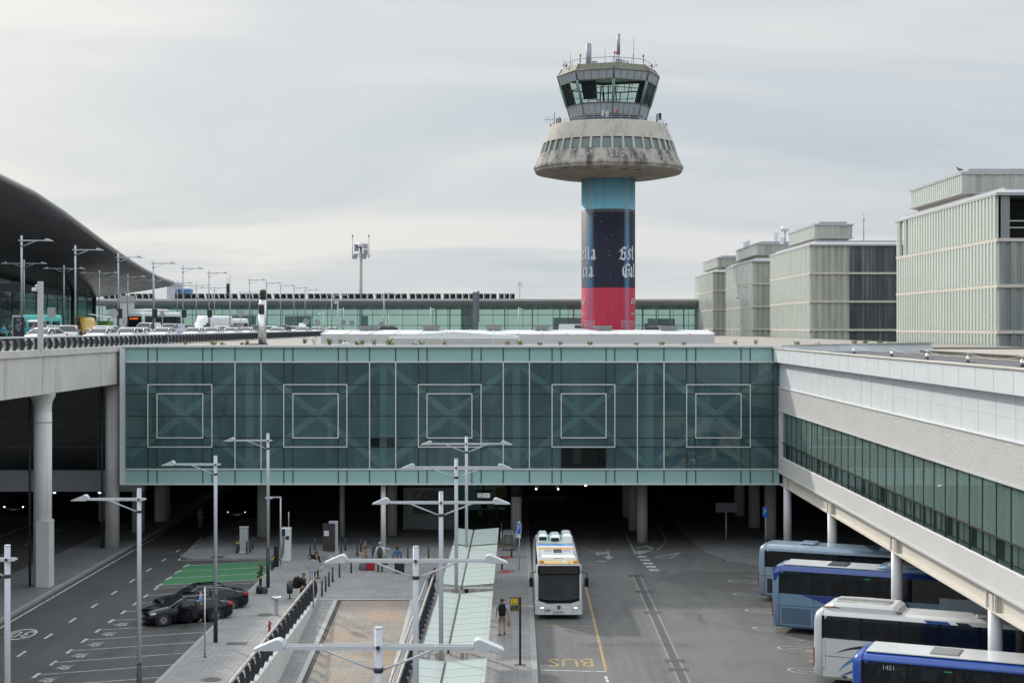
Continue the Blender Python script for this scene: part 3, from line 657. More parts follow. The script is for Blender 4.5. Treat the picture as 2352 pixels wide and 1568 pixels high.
g = MB(); g.box(WX-.12,WX+.3,WY0,WY1-.05,11.15,11.19); g.box(WX-.12,WX+.3,WY0,WY1-.05,9.56,9.62); g.box(WX-.14,WX+.3,WY0,WY1-.05,5.40,5.5); kid(g, 'drip_edge', M_alu, wg)
g = MB(); g.box(WX-.06,WX+.3,WY1-.9,WY1-.05,6.5,9.56); kid(g, 'end_panel', M_corr, wg)
# window strip: every pane a part
pw = 1.72; y = WY1-1.0; first = None
while y-pw > WY0:
    if first is None:
        g = MB(); g.quad((0,pw,1.0),(0,.05,1.0),(0,.05,3.06),(0,pw,3.06)); first = g.build('window', G_wing, wg)
        g = MB(); g.quad((0,pw,0),(0,.05,0),(0,.05,.93),(0,pw,.93)); g.build('lower_pane', glass('wing_lower_glass', (.78,.88,.85), (.05,.08,.075), see=.82, wave=.1), first)
        g = MB(); g.box(-.03,.04,0,.05,0,3.06); mu = g.build('mullion', M_blk, first)
        g = MB(); g.box(-.05,.05,0.0,pw,.93,1.0); tr_ = g.build('transom', M_blk, first); o = first
    else:
        o = copy_tree(first, wg)
    o.location = (WX+.05-wg.location.x, y-pw-wg.location.y, 6.5); y -= pw
g = MB(); y = WY0; random.seed(3)
while y < WY1-2:
    wdt = random.choice((.55,.62,.7)); g.box(18.32,18.40,y,y+wdt,6.52,9.55); y += .86 if random.random() < .8 else 1.72
kid(g, 'interior_blind', mat('pale_blind', (.66,.71,.69), .8, var=.1), wg)
g = MB(); g.box(18.1,29,WY0,WY1,6.1,6.45); g.box(18.1,29,WY0,WY1,9.7,9.9); kid(g, 'floor', mat('wing_floor', (.16,.16,.15), .7), wg)
g = MB(); g.box(22.5,22.7,WY0,WY1,6.45,9.7); kid(g, 'interior_wall', mat('wing_interior', (.2,.25,.24), .8, var=.3, vs=.5), wg)
g = MB(); g.box(18.5,36,WY0,WY1+2,5.0,5.4); kid(g, 'soffit', M_underc, wg)
# steel edge beam and bolted brackets, columns
g = MB(); g.box(WX+.25,WX+.33,WY0,WY1+1,4.62,5.4); g.box(WX+.0,WX+.6,WY0,WY1+1,4.56,4.62); kid(g, 'edge_beam', M_beam, wg)
cp = [(1808,103.1),(1911.7,88.45),(2059,73.4),(2284.5,58.3),(2600,43.2),(2700,28.1)]
M_colw = mat('column_white', (.62,.62,.63), .45, var=.05, vs=.7, streak=(.5,.47,.43), sk=(2,2,.2), sl=(.62,.85))
for px, Y in cp:
    g = MB(); g.cyl((18.08,Y,0),(18.08,Y,4.58),.265,n=20); kid(g, 'column', M_colw, wg)
    for dy in (-.55,.55):
        g = MB(); g.box(WX+.02,WX+.245,Y+dy-.05,Y+dy+.05,4.63,5.38); bk = kid(g, 'bracket', M_beam, wg)
        g = MB()
        for k in range(6): 
            g.cyl((WX+.13,Y+dy-.075,4.72+.11*k),(WX+.13,Y+dy+.075,4.72+.11*k),.03,n=6)
        kid(g, 'bolt', mat('rusty_bolt', (.3,.24,.17), .8), bk)
    g = MB(); g.box(WX+.04,WX+.24,Y-.22,Y+.22,4.63,5.2); kid(g, 'bracket', M_beam, wg)
# roof
g = MB(); g.box(17.75,36,WY0,WY1+4,13.2,13.6); kid(g, 'roof', M_roofd, wg)
g = MB(); g.box(24.8,31.5,WY0,95,13.6,13.86); kid(g, 'roof_upstand', M_ledge, wg)
g = MB(); g.box(24.6,31.7,WY0,95.2,13.86,13.9); kid(g, 'upstand_cap', mat('upstand_cap', (.33,.29,.25), .8, var=.15, vs=.6), wg)
g = MB(); g.loft([[(17.9,105.02,13.61),(17.9,105.32,13.61),(17.9,105.32,14.02),(17.9,105.02,14.02)],[(26.5,98.7,13.61),(26.7,99.0,13.61),(26.7,99.0,14.26),(26.5,98.7,14.26)]]); kid(g, 'parapet', M_white, wg)
g = MB(); g.loft([[(17.9,104.96,14.02),(17.9,105.4,14.02),(17.9,105.4,14.07),(17.9,104.96,14.07)],[(26.4,98.6,14.26),(26.8,99.1,14.26),(26.8,99.1,14.31),(26.4,98.6,14.31)]]); kid(g, 'parapet_cap', M_ledge, wg)
g = MB(); g.box(20.2,23.6,101.0,101.8,13.6,13.72); kid(g, 'cable_tray', M_pole, wg)
# lifeline anchors and wire
anc = None; AY = [97.0,87.2,79.7,72.5,64.7]
for i, Y in enumerate(AY):
    lab = ORD[i]+' steel lifeline anchor from the bridge on the dark wing roof'
    if anc is None:
        anc = thing('lifeline_anchor', lab, 'roof anchor', (21.2,Y,13.6), 0, 'lifeline anchors on the wing roof')
        g = MB(); g.box(-.32,.32,-.32,.32,0,.025); g.build('base_plate', M_dark, anc)
        g = MB(); g.cyl((0,0,.02),(0,0,.3),.085,.075,12); g.cyl((0,0,.3),(0,0,.36),.06,.03,12); g.build('post', M_steel, anc)
        g = MB(); g.cyl((0,0,.36),(0,0,.46),.02,n=8); g.sphere((0,0,.48),.035); g.build('eye', M_steel, anc)
    else: again(anc, lab, (21.2,Y,13.6))
g = MB(); pts = []
for a, b in zip(AY+[58.0], (AY+[58.0])[1:]):
    for k in range(8): u = k/8; pts.append((21.2, a+(b-a)*u, 14.06-.22*math.sin(math.pi*u)))
g.tube(pts, .012, 5); tag(g.build('lifeline_wire', M_steel), 'slack steel wire strung between the lifeline anchors', 'wire')

# ==== glazed car park blocks on the right ==========================================================
def ribs(mb, a, b, z0, z1, axis, c, out, period=.86, depth=.26):
    n = max(2, round((b-a)/period)); p = (b-a)/n; pts = []
    for i in range(n):
        s_ = a+i*p
        pts += [(s_, 0), (s_+.06*p, depth), (s_+.60*p, depth), (s_+.66*p, 0)]
    pts.append((b,0))
    vs_ = []
    for u, d in pts:
        for z in (z0, z1):
            vs_.append((c+out*d, u, z) if axis == 'y' else (u, c+out*d, z))
    mb.add(vs_, [(2*i,2*i+2,2*i+3,2*i+1) for i in range(len(pts)-1)], False)
M_zinc = mat('zinc_edge', (.40,.41,.42), .5, metal=.1, var=.1, vs=.5)
def block(name_lab, X0, Y0, Y1, wdt, pent, darkfrom=None, openings=False):
    b_ = thing('car_park_block', name_lab, 'building', (X0,Y0,0), 0, 'glazed car park blocks behind the wing')
    top = 25.1; st = 3.4; lv = [top-st*i for i in range(1,8)]
    zs = [top]+[z for z in lv if z > -1]
    X1 = X0+wdt
    dk = darkfrom if darkfrom else X1
    for i in range(len(zs)-1):
        z1, z0 = zs[i]-.12, zs[i+1]+.12
        if i > 4: break
        g = MB(); ya = Y0
        if openings and i == 0:
            ribs(g, Y0+.2, Y1-4.3, z0, z1, 'y', X0, -1); ribs(g, Y1-3.7, Y1-2.6, z0, z1, 'y', X0, -1); ribs(g, Y1-1.4, Y1, z0, z1, 'y', X0, -1)
        else: ribs(g, Y0, Y1, z0, z1, 'y', X0, -1)
        kid(g, 'glass_wall', M_chan, b_)
        g = MB()
        if not (openings and i == 0): ribs(g, X0, dk, z0, z1, 'x', Y0, -1, .8, .12)
        else:
            for k in range(5): g.box(X0+.1+2.2*k,X0+.75+2.2*k,Y0-.05,Y0,z0,z1)
        kid(g, 'glass_wall', M_chan2 if not openings else M_midg, b_)
        if darkfrom:
            g = MB(); ribs(g, dk, X1, z0, z1, 'x', Y0, -1, .7, .05); kid(g, 'dark_glass_wall', M_navyg, b_)
        g = MB(); zl = zs[i+1]
        g.box(X0-.24,X0+.2,Y0-.24,Y1,zl-.12,zl+.12); g.box(X0+.2,X1,Y0-.22,Y0+.2,zl-.12,zl+.12); kid(g, 'ledge', M_ledge, b_)
    if openings:
        g = MB(); g.box(X0+.4,X1,Y0+.3,Y1-.2,-1,zs[1]-.1); g.box(X0+1.5,X1,Y0+4,Y1-.2,zs[1],top-.2); kid(g, 'core', M_inter, b_)
        g = MB()
        for z in (22.6,23.1): g.box(X0+.6,X1,Y0+.5,Y0+.58,z,z+.08)
        for k in range(4): g.box(X0+2.4+3*k,X0+2.7+3*k,Y0+1.0,Y0+1.3,zs[1],top)
        kid(g, 'inner_rail', M_steel, b_)
    else:
        g = MB(); g.box(X0+.15,X1,Y0+.15,Y1-.1,-1,top-.1); kid(g, 'core', M_inter, b_)
    g = MB()
    g.loft([[(X0-.3,Y0-.3,top-.12),(X1,Y0-.3,top-.12),(X1,Y1+.3,top-.12),(X0-.3,Y1+.3,top-.12)],[(X0-.3,Y0-.3,top+.1),(X1,Y0-.3,top+.1),(X1,Y1+.3,top+.1),(X0-.3,Y1+.3,top+.04)],[(X0+.55,Y0+.55,top+.4),(X1-.5,Y0+.55,top+.4),(X1-.5,Y1-.5,top+.4),(X0+.55,Y1-.5,top+.4)],[(X0+.55,Y0+.55,top+.55),(X1-.5,Y0+.55,top+.55),(X1-.5,Y1-.5,top+.55),(X0+.55,Y1-.5,top+.55)]])
    kid(g, 'roof', M_zinc, b_)
    xa, xb, ya, yb = pent; za, zb = top+1.05, top+2.75
    g = MB(); g.loft([[(xa+.6,ya+.6,top+.6),(xb-.5,ya+.6,top+.6),(xb-.5,yb-.5,top+.6),(xa+.6,yb-.5,top+.6)],[(xa+.5,ya+.5,za-.15),(xb-.4,ya+.5,za-.15),(xb-.4,yb-.4,za-.15),(xa+.5,yb-.4,za-.15)],[(xa,ya,za),(xb,ya,za),(xb,yb,za),(xa,yb,za)]]); ph = kid(g, 'penthouse_base', M_ledge, b_)
    g = MB(); ribs(g, ya, yb, za+.15, zb-.12, 'y', xa, -1, .62, .08); kid(g, 'penthouse_wall', M_chan, b_)
    g = MB(); ribs(g, xa, xb, za+.15, zb-.12, 'x', ya, -1, .7, .05); kid(g, 'penthouse_wall', M_chan2, b_)
    g = MB(); g.box(xa-.12,xb+.12,ya-.12,yb+.1,za,za+.15); g.box(xa-.14,xb+.14,ya-.14,yb+.1,zb-.12,zb+.1); g.box(xa+.7,xb-.5,ya+.7,yb-.4,zb+.1,zb+.42); g.box(xa+.03,xb-.03,ya+.03,yb-.05,za+.15,zb-.12); kid(g, 'penthouse_roof', M_zinc, b_)
    return b_
block('nearest pale ribbed glass car park block with open top storey, at the photo edge', 35.6, 113.8, 143.9, 14, (36.4,47.5,126,142.5), None, True)
block('second nearest glazed car park block with dark glass on its front', 35.3, 185, 214, 26, (36.7,41.3,190,208), 39.85)
block('third glazed car park block along the row with a camera arm on its side', 35.4, 231, 260, 12, (36.4,43,234,256))
block('farthest and smallest glazed car park block next to the terminal', 35.4, 277, 306, 12, (36.6,44,281,303))
g = MB(); X = PX(1984,190); g.cyl((X,190,25.8),(X,190,PZ(487,190)),.05,.02,6); g.cyl((X,190,PZ(507,190)),(X,190,PZ(505,190)),.14,n=6); tag(g.build('lightning_rod', M_dark), 'thin lightning rod on the roof of the second glazed block', 'lightning rod')
cl_ = thing('rooftop_aerials', 'cluster of white aerials on the corner of the second glazed block roof', 'aerial', (PX(1803,212),212,25.8))
g = MB(); g.cyl((0,0,0),(0,0,3.3),.12,n=8); g.cyl((-1,0,0),(-1,0,2.6),.06,n=8); g.build('mast', M_pole, cl_)
g = MB(); g.cyl((0,0,2.6),(0,0,3.3),.55,.5,14); g.build('radome', M_white, cl_)
g = MB(); g.box(-1.5,-1.0,-.1,.2,1.3,2.4); g.box(-.7,-.2,-.1,.2,.8,1.8); g.build('panel', M_white, cl_)
c2 = thing('rooftop_aerial', 'small white panel aerial on the roof of the third glazed block', 'aerial', (PX(1716,252),252,25.8))
g = MB(); g.cyl((0,0,0),(0,0,3.4),.08,n=8); g.build('mast', M_pole, c2); g = MB(); g.box(-.6,-.1,-.1,.15,2.2,3.3); g.box(.1,.5,-.1,.15,2.5,3.6); g.build('panel', M_white, c2)
cam2 = thing('wall_camera', 'camera on a bracket arm fixed to the side of the third glazed block', 'camera', (35.1,236,PZ(668,236)))
g = MB(); g.tube([(0,0,.5),(-.5,0,.6),(-1.3,0,.1),(-1.4,0,-.6)], .07); g.build('arm', M_pole, cam2); g = MB(); g.sphere((-1.4,0,-.9),.28,10,8); g.build('housing', M_white, cam2)
X = PX(2204,127); bird(X,127,28.05,R(200),'pigeon perched on the roof of the nearest glazed block', pig, 'pigeon', 1.3)
# ==== control tower ===================================================================================
TX, TY = 15.6, 264.0
KT = TY/F
def TZ(py): return H+(CY-py)*KT
tw = thing('control_tower', 'tall concrete airport control tower wrapped in a blue, navy and red can advert', 'control tower', (TX,TY,0))
def tk(mb, name, m, parent=None):
    o = mb.build(name, m); o.parent = parent or tw; return o
TR = 4.6
g = MB(); g.lathe([(TR-.06,0),(TR-.06,41.2)], n=64); tk(g, 'shaft', M_towerc)
# printed wrap: colour fields that are part of the print
m, t, b = nt('printed_wrap'); MATS['printed_wrap'] = m
tc_ = t.nodes.new('ShaderNodeTexCoord'); sp_ = t.nodes.new('ShaderNodeSeparateXYZ'); lk(t, tc_.outputs['Object'], sp_.inputs[0])
mr = t.nodes.new('ShaderNodeMapRange'); mr.inputs['From Min'].default_value = 0; mr.inputs['From Max'].default_value = 41; lk(t, sp_.outputs[2], mr.inputs['Value'])
def zf(py): return TZ(py)/41
zb_ = ramp(t, mr.outputs[0], [(zf(661.9),(.52,.04,.078)),(zf(661.5),(.02,.021,.04)),(zf(507),(.02,.021,.04)),(zf(506),(.028,.027,.045)),(zf(491),(.03,.027,.042)),(zf(489),(.16,.15,.16)),(zf(485),(.05,.045,.06)),(zf(483),(.25,.62,.76)),(zf(450),(.23,.52,.65)),(zf(413),(.15,.36,.46))])
at = t.nodes.new('ShaderNodeMath'); at.operation = 'ARCTAN2'; lk(t, sp_.outputs[0], at.inputs[0])
neg = t.nodes.new('ShaderNodeMath'); neg.operation = 'MULTIPLY'; neg.inputs[1].default_value = -1; lk(t, sp_.outputs[1], neg.inputs[0]); lk(t, neg.outputs[0], at.inputs[1])
mr2 = t.nodes.new('ShaderNodeMapRange'); mr2.inputs['From Min'].default_value = -math.pi/2; mr2.inputs['From Max'].default_value = math.pi/2; lk(t, at.outputs[0], mr2.inputs['Value'])
def af(px): return .5+math.asin(max(-1,min(1,(px-449)/264)))/math.pi
st_ = ramp(t, mr2.outputs[0], [(af(200),(0,0,0)),(af(255),(.62,.62,.62)),(af(275),(.62,.62,.62)),(af(300),(0,0,0)),(af(585),(0,0,0)),(af(612),(.75,.75,.75)),(af(626),(.75,.75,.75)),(af(655),(0,0,0))])
lz = ramp(t, mr.outputs[0], [(zf(661.9),(.42,.2,.33)),(zf(661),(.10,.27,.50)),(zf(520),(.16,.36,.56)),(zf(500),(.3,.35,.4)),(zf(460),(.4,.55,.6)),(zf(415),(.3,.42,.46))])
fx_ = t.nodes.new('ShaderNodeMath'); fx_.operation = 'MULTIPLY'; lk(t, st_.outputs['Color'], fx_.inputs[0]); fx_.inputs[1].default_value = .8
cc_ = mixc(t, fx_.outputs[0], zb_.outputs['Color'], lz.outputs['Color'])
vz = t.nodes.new('ShaderNodeTexVoronoi'); vz.inputs['Scale'].default_value = .9; lk(t, tc_.outputs['Object'], vz.inputs['Vector'])
stars = ramp(t, vz.outputs['Distance'], [(.05,(1,1,1)),(.12,(0,0,0))]); cc_ = mixc(t, stars.outputs['Color'], cc_, (.2,.22,.42,1))
cc_ = mixc(t, .5, cc_, ramp(t, noise(t, 1, 4, mp=(2,2,.08)).outputs['Fac'], [(.3,(.7,.7,.7)),(.7,(1,1,1))]).outputs['Color'], 'MULTIPLY')
lk(t, cc_, b.inputs['Base Color']); b.inputs['Roughness'].default_value = .6; b.inputs['Specular IOR Level'].default_value = .2
g = MB(); g.lathe([(TR,2),(TR,TZ(414)),(TR-.1,TZ(413.5))], n=96); wrap = tk(g, 'printed_wrap', m)
# blackletter: strokes drawn with a broad nib, bent round the shaft
GL = {
'E':[[(.08,.62),(.20,.80),(.40,.92),(.52,.90),(.66,.78),(.76,.86),(.86,.98)],[(.40,.92),(.27,.72),(.30,.50),(.20,.28),(.05,.08)],[(.05,.10),(.22,.16),(.48,.03),(.66,.10),(.80,.26)],[(.30,.50),(.46,.58),(.58,.52)],[(.58,.52),(.60,.30),(.52,.12)]],
's':[[(.55,.72),(.38,.80),(.18,.66),(.30,.50),(.52,.36),(.46,.16),(.26,.04),(.10,.16)],[(.50,.80),(.60,.70)]],
't':[[(.30,1.0),(.28,.7),(.28,.18),(.42,.04),(.56,.14)],[(.10,.72),(.54,.72)]],
'l':[[(.14,.96),(.28,1.04),(.28,.16),(.40,.04),(.52,.14)]],
'e':[[(.46,.14),(.34,.03),(.20,.14),(.18,.60),(.36,.76),(.52,.60),(.22,.42)]],
'a':[[(.14,.66),(.34,.78),(.52,.66),(.52,.14),(.62,.04),(.74,.14)],[(.50,.42),(.30,.38),(.16,.24),(.30,.05),(.50,.18)]],
'G':[[(.92,.86),(.76,.92),(.56,.98),(.26,.84),(.14,.52),(.22,.18),(.50,.03),(.76,.12),(.84,.40)],[(.56,.98),(.44,.76),(.44,.34),(.54,.16)],[(.50,.50),(.68,.58),(.92,.50)]],
'c':[[(.52,.68),(.36,.78),(.18,.60),(.18,.18),(.36,.03),(.52,.16)]],
'i':[[(.16,.70),(.28,.78),(.28,.16),(.38,.04),(.50,.14)],[(.24,.96),(.34,1.06)]]}
def nib(mb, fn, glyph, x0, z0, wd, ht, pen):
    nv = (math.cos(R(38))*pen/2, math.sin(R(38))*pen/2)
    for st in GL[glyph]:
        pts = [(x0+p[0]*wd, z0+p[1]*ht) for p in st]
        # round the corners a little
        q = []
        for i in range(len(pts)-1):
            for k in range(4): u = k/4; q.append((pts[i][0]+(pts[i+1][0]-pts[i][0])*u, pts[i][1]+(pts[i+1][1]-pts[i][1])*u))
        q.append(pts[-1])
        for _ in range(2): q = [q[0]]+[((q[i-1][0]+2*q[i][0]+q[i+1][0])/4,(q[i-1][1]+2*q[i][1]+q[i+1][1])/4) for i in range(1,len(q)-1)]+[q[-1]]
        vs_ = []
        for x, z in q: vs_ += [fn(x-nv[0],z-nv[1]), fn(x+nv[0],z+nv[1])]
        mb.add(vs_, [(2*i,2*i+1,2*i+3,2*i+2) for i in range(len(q)-1)], False)
        tk_ = pen*.2
        for e in (q[0], q[-1]): mb.add([fn(e[0]-nv[0]-tk_*.3,e[1]-nv[1]+tk_*.3),fn(e[0]-nv[0]+tk_*.3,e[1]-nv[1]-tk_*.3),fn(e[0]+nv[0]+tk_*.3,e[1]+nv[1]-tk_*.3),fn(e[0]+nv[0]-tk_*.3,e[1]+nv[1]+tk_*.3)],[(0,1,2,3)],False)
LV = [0]
def cyl_at(x, z, dr=.03):
    a = x/TR; LV[0] += 1
    return ((TR+dr+.00015*(LV[0]%97))*math.sin(a), -(TR+dr+.00015*(LV[0]%97))*math.cos(a), z)
def arcx(px): return TR*math.asin(max(-.9999,min(.9999,(px-449)/264)))
M_let = mat('printed_lettering', (.66,.66,.72), .5, var=.05)
zE0, zE1 = TZ(402+.2344*845), TZ(402+.2344*700)
zG0, zG1 = TZ(402+.2344*1012), TZ(402+.2344*868)
g = MB(); x = arcx(540)
for ch, wd in (('E',1.95),('s',1.25),('t',1.0),('r',.9)):
    if ch in GL: nib(g, cyl_at, ch, x, zE0, wd, (zE1-zE0)*.95, .42)
    x += wd*.86
x = arcx(560)
for ch, wd in (('G',2.05),('a',1.35),('l',1.0)):
    nib(g, cyl_at, ch, x, zG0, wd, (zG1-zG0)*.95, .42); x += wd*.86
x = arcx(325)-.05
for ch, wd in (('a',1.45),('l',.95),('l',.95),('e',1.0)):
    x -= wd*.84; nib(g, cyl_at, ch, x, zE0, wd, (zE1-zE0)*.95, .42)
x = arcx(300)-.05
for ch, wd in (('a',1.45),('i',.9),('c',1.0)):
    x -= wd*.84; nib(g, cyl_at, ch, x, zG0, wd, (zG1-zG0)*.95, .42)
for txt, px, py, h_, wd in (('LA PERFECCION OBTENIDA',690,1447,.3,4.4),('CERVEZA ES EL FRUTO DE',690,1471,.3,4.4),('A TRAVES DE LOS AÑOS',690,1495,.3,4.2),('RACION DE ESTA',240,1450,.3,2.5),('NCIA TRANSMITIDA',238,1473,.3,2.6),('MENTE MEJORADA',238,1497,.3,2.6)):
    ax = {690:arcx(556)+wd/2, 240:arcx(308)-wd/2, 238:arcx(308)-wd/2}[px]
    put_text(g, txt, lambda u,v,ax=ax,py=py: cyl_at(ax+u, TZ(402+.2344*py)+v), h=h_, w=wd)
put_text(g, 'MELLES', lambda u,v: cyl_at(arcx(660)+.9+u, TZ(402+.2344*1358)+v), h=.38, w=1.8)
put_text(g, 'BER', lambda u,v: cyl_at(arcx(214)-.45+u, TZ(402+.2344*1360)+v), h=.38, w=.9)
put_text(g, 'Esp', lambda u,v: cyl_at(arcx(662)+1.3+u+v*.25, TZ(402+.2344*1240)+v+u*.12), h=1.2, w=2.6)
put_text(g, 'al', lambda u,v: cyl_at(arcx(212)-.9+u+v*.3, TZ(402+.2344*1235)+v), h=1.3, w=1.6)
for a_, b_ in ((555,680),(205,311)):
    for k in range(6):
        u0, u1 = a_+(b_-a_)*k/6, a_+(b_-a_)*(k+1)/6; z = TZ(402+.2344*1430)
        g.add([cyl_at(arcx(u0),z),cyl_at(arcx(u1),z),cyl_at(arcx(u1),z+.06),cyl_at(arcx(u0),z+.06)],[(0,1,2,3)],False)
tk(g, 'lettering', M_let, wrap)
g = MB()   # ladder strip and bolts at the top
X_, a_ = (388-449)/264, math.asin((388-449)/264)
for k in range(9): z = TZ(413)-.6-.55*k; p = cyl_at(a_*TR, z, .05); g.box(p[0]-.1,p[0]+.1,p[1]-.05,p[1]+.05,z,z+.08)
for k in range(48):
    a = 2*math.pi*k/48; g.box((TR+.02)*math.sin(a)-.06,(TR+.02)*math.sin(a)+.06,-(TR+.02)*math.cos(a)-.06,-(TR+.02)*math.cos(a)+.06,TZ(414)-.1,TZ(414)+.05)
tk(g, 'wrap_fixing', mat('wrap_fixing', (.04,.12,.17), .5), wrap)
# concrete drum
zt, zw1, zw0, zb, zr = TZ(290.6), TZ(331), TZ(356), TZ(387), TZ(395.5)
g = MB(); g.lathe([(9.3,zt-.05),(9.85,zt),(9.95,zt-.15),(11.15,zw1)], n=96, smooth=False); tk(g, 'drum_upper', M_towerc)
g = MB(); g.lathe([(11.72,zw0),(12.55,zb+.35),(12.72,zb+.3),(12.8,zb-.1),(12.72,zb-.3),(12.62,zb-.35),(12.6,zr)], n=96, smooth=False); tk(g, 'drum_lower', M_towerl)
g = MB(); g.lathe([(12.6,zr),(12.3,zr-.35),(9,zr-1.0),(4.9,TZ(409)),(4.9,TZ(413.3)),(4.5,TZ(413.5))], n=96); tk(g, 'drum_soffit', M_soff)
g = MB()
for k in range(16):
    a = 2*math.pi*(k+.5)/16; d = Vector((math.sin(a),-math.cos(a),0)); n_ = Vector((-d.y,d.x,0))*.04
    p, q = d*11.9+Vector((0,0,zr-.46)), d*5.2+Vector((0,0,TZ(408.4)-.02))
    g.quad(p-n_,p+n_,q+n_,q-n_)
tk(g, 'soffit_joint', mat('soffit_joint', (.13,.11,.095), .9))
g = MB(); g.lathe([(10.6,zw1-.02),(10.9,zw0+.02)], n=64); tk(g, 'window_band', mat('band_inside', (.03,.035,.035), .8))
NW = 40
for k in range(NW):
    a = 2*math.pi*(k+.5)/NW
    if math.cos(a) < -.35: continue
    ca, sa = math.cos(a), math.sin(a)
    def P(u, v, o):   # u across, v 0..1 upward on the slope, o outward
        r = 11.72+(11.15-11.72)*v; z = zw0+(zw1-zw0)*v; r2 = r-.28+o
        return (r2*sa+u*ca, -r2*ca+u*sa, z)
    g = MB(); hw = .66
    g.quad(P(-hw,.06,0),P(hw,.06,0),P(hw*.97,.94,0),P(-hw*.97,.94,0)); w_ = tk(g, 'window', mat('band_window', (.05,.11,.115), .06, var=.2, spec=.8))
    g = MB()
    for u0,u1,v0,v1 in ((-hw,-hw+.09,.05,.95),(hw-.09,hw,.05,.95),(-hw,hw,.05,.11),(-hw,hw,.9,.95)):
        g.quad(P(u0,v0,.03),P(u1,v0,.03),P(u1,v1,.03),P(u0,v1,.03))
    tk(g, 'frame', mat('band_frame', (.2,.2,.19), .5), w_)
    a2 = 2*math.pi*k/NW; sa2, ca2 = math.sin(a2), math.cos(a2)
    def Q(u, v, o): r = 11.72+(11.15-11.72)*v+o; z = zw0+(zw1-zw0)*v; return (r*sa2+u*ca2, -r*ca2+u*sa2, z)
    g = MB(); g.loft([[Q(-.22,-.01,-.6),Q(.22,-.01,-.6),Q(.20,-.01,.02),Q(-.20,-.01,.02)],[Q(-.22,1.01,-.6),Q(.22,1.01,-.6),Q(.17,1.01,.02),Q(-.17,1.01,.02)]]); tk(g, 'window_pier', M_towerc)
# plugged form holes, as pale discs cast in the concrete
g = MB(); random.seed(11)
for k in range(120):
    a = random.uniform(-1.5,1.5); up = random.random() < .55
    if up: v = random.uniform(.08,.92); r = 9.95+(11.15-9.95)*v; z = zt-.15+(zw1-zt+.15)*v; sl_ = (11.15-9.95)/(zt-.15-zw1)
    else: v = random.uniform(.05,.8); r = 11.72+(12.55-11.72)*v; z = zw0+(zb+.35-zw0)*v; sl_ = (12.55-11.72)/(zw0-zb-.35)
    o = Vector((math.sin(a),-math.cos(a),0)); tn = Vector((math.cos(a),math.sin(a),0)); upv = (Vector((0,0,1))-o*sl_).normalized(); c_ = o*(r+.035)+Vector((0,0,z))
    g.add([tuple(c_+tn*(.16*math.cos(q*math.pi/4))+upv*(.16*math.sin(q*math.pi/4))) for q in range(8)],[tuple(range(8))],False)
tk(g, 'form_plug', mat('form_plug', (.45,.43,.4), .9))
g = MB(); g.lathe([(9.2,zt-.06),(6.4,zt-.05)], n=48); tk(g, 'gallery_floor', M_towerc)
def ringrail(r, z, h, n, name):
    g = MB()
    for hh in (h, h*.5): g.tube([(r*math.cos(2*math.pi*k/48), r*math.sin(2*math.pi*k/48), z+hh) for k in range(49)], .03, 5)
    for k in range(n): a = 2*math.pi*k/n; g.cyl((r*math.cos(a),r*math.sin(a),z),(r*math.cos(a),r*math.sin(a),z+h),.03,n=5)
    tk(g, name, M_pole)
ringrail(9.5, zt, .75, 40, 'gallery_rail')
# glazed cab: eight sides, one corner towards the viewer
A0 = R(2.8)
def oct_(r, z): return [(r*math.sin(A0+2*math.pi*k/8), -r*math.cos(A0+2*math.pi*k/8), z) for k in range(8)]
zs_ = dict(base=zt, p0=TZ(272.8), p1=TZ(247.8), f0=TZ(197.8), f1=TZ(177), top=TZ(161))
rs_ = dict(base=6.35, p0=6.55, p1=7.1, f0=8.28, f1=8.77, top=7.9)
def side(mb, k, ra, za, rb, zb, u0=0., u1=1., v0=0., v1=1., out=0.):
    def pt(u, v):
        r = ra+(rb-ra)*v+out; z = za+(zb-za)*v
        a, b_ = A0+2*math.pi*k/8, A0+2*math.pi*(k+1)/8
        p, q = Vector((r*math.sin(a),-r*math.cos(a),z)), Vector((r*math.sin(b_),-r*math.cos(b_),z)); return tuple(p.lerp(q, u))
    mb.quad(pt(u0,v0),pt(u1,v0),pt(u1,v1),pt(u0,v1))
M_cabp = mat('cab_panel', (.33,.37,.41), .4, var=.1, vs=.6, streak=(.25,.27,.27), sk=(1.5,1.5,.2), sl=(.5,.8))
M_cabf = mat('cab_frame', (.13,.125,.105), .6, var=.15)
M_cabg = mat('cab_green_post', (.15,.24,.21), .5, var=.1)
M_cabr = mat('cab_roof', (.15,.145,.1), .7, var=.18, vs=.6)
lim = {'base':('p0',5),'panel':('p1',5)}
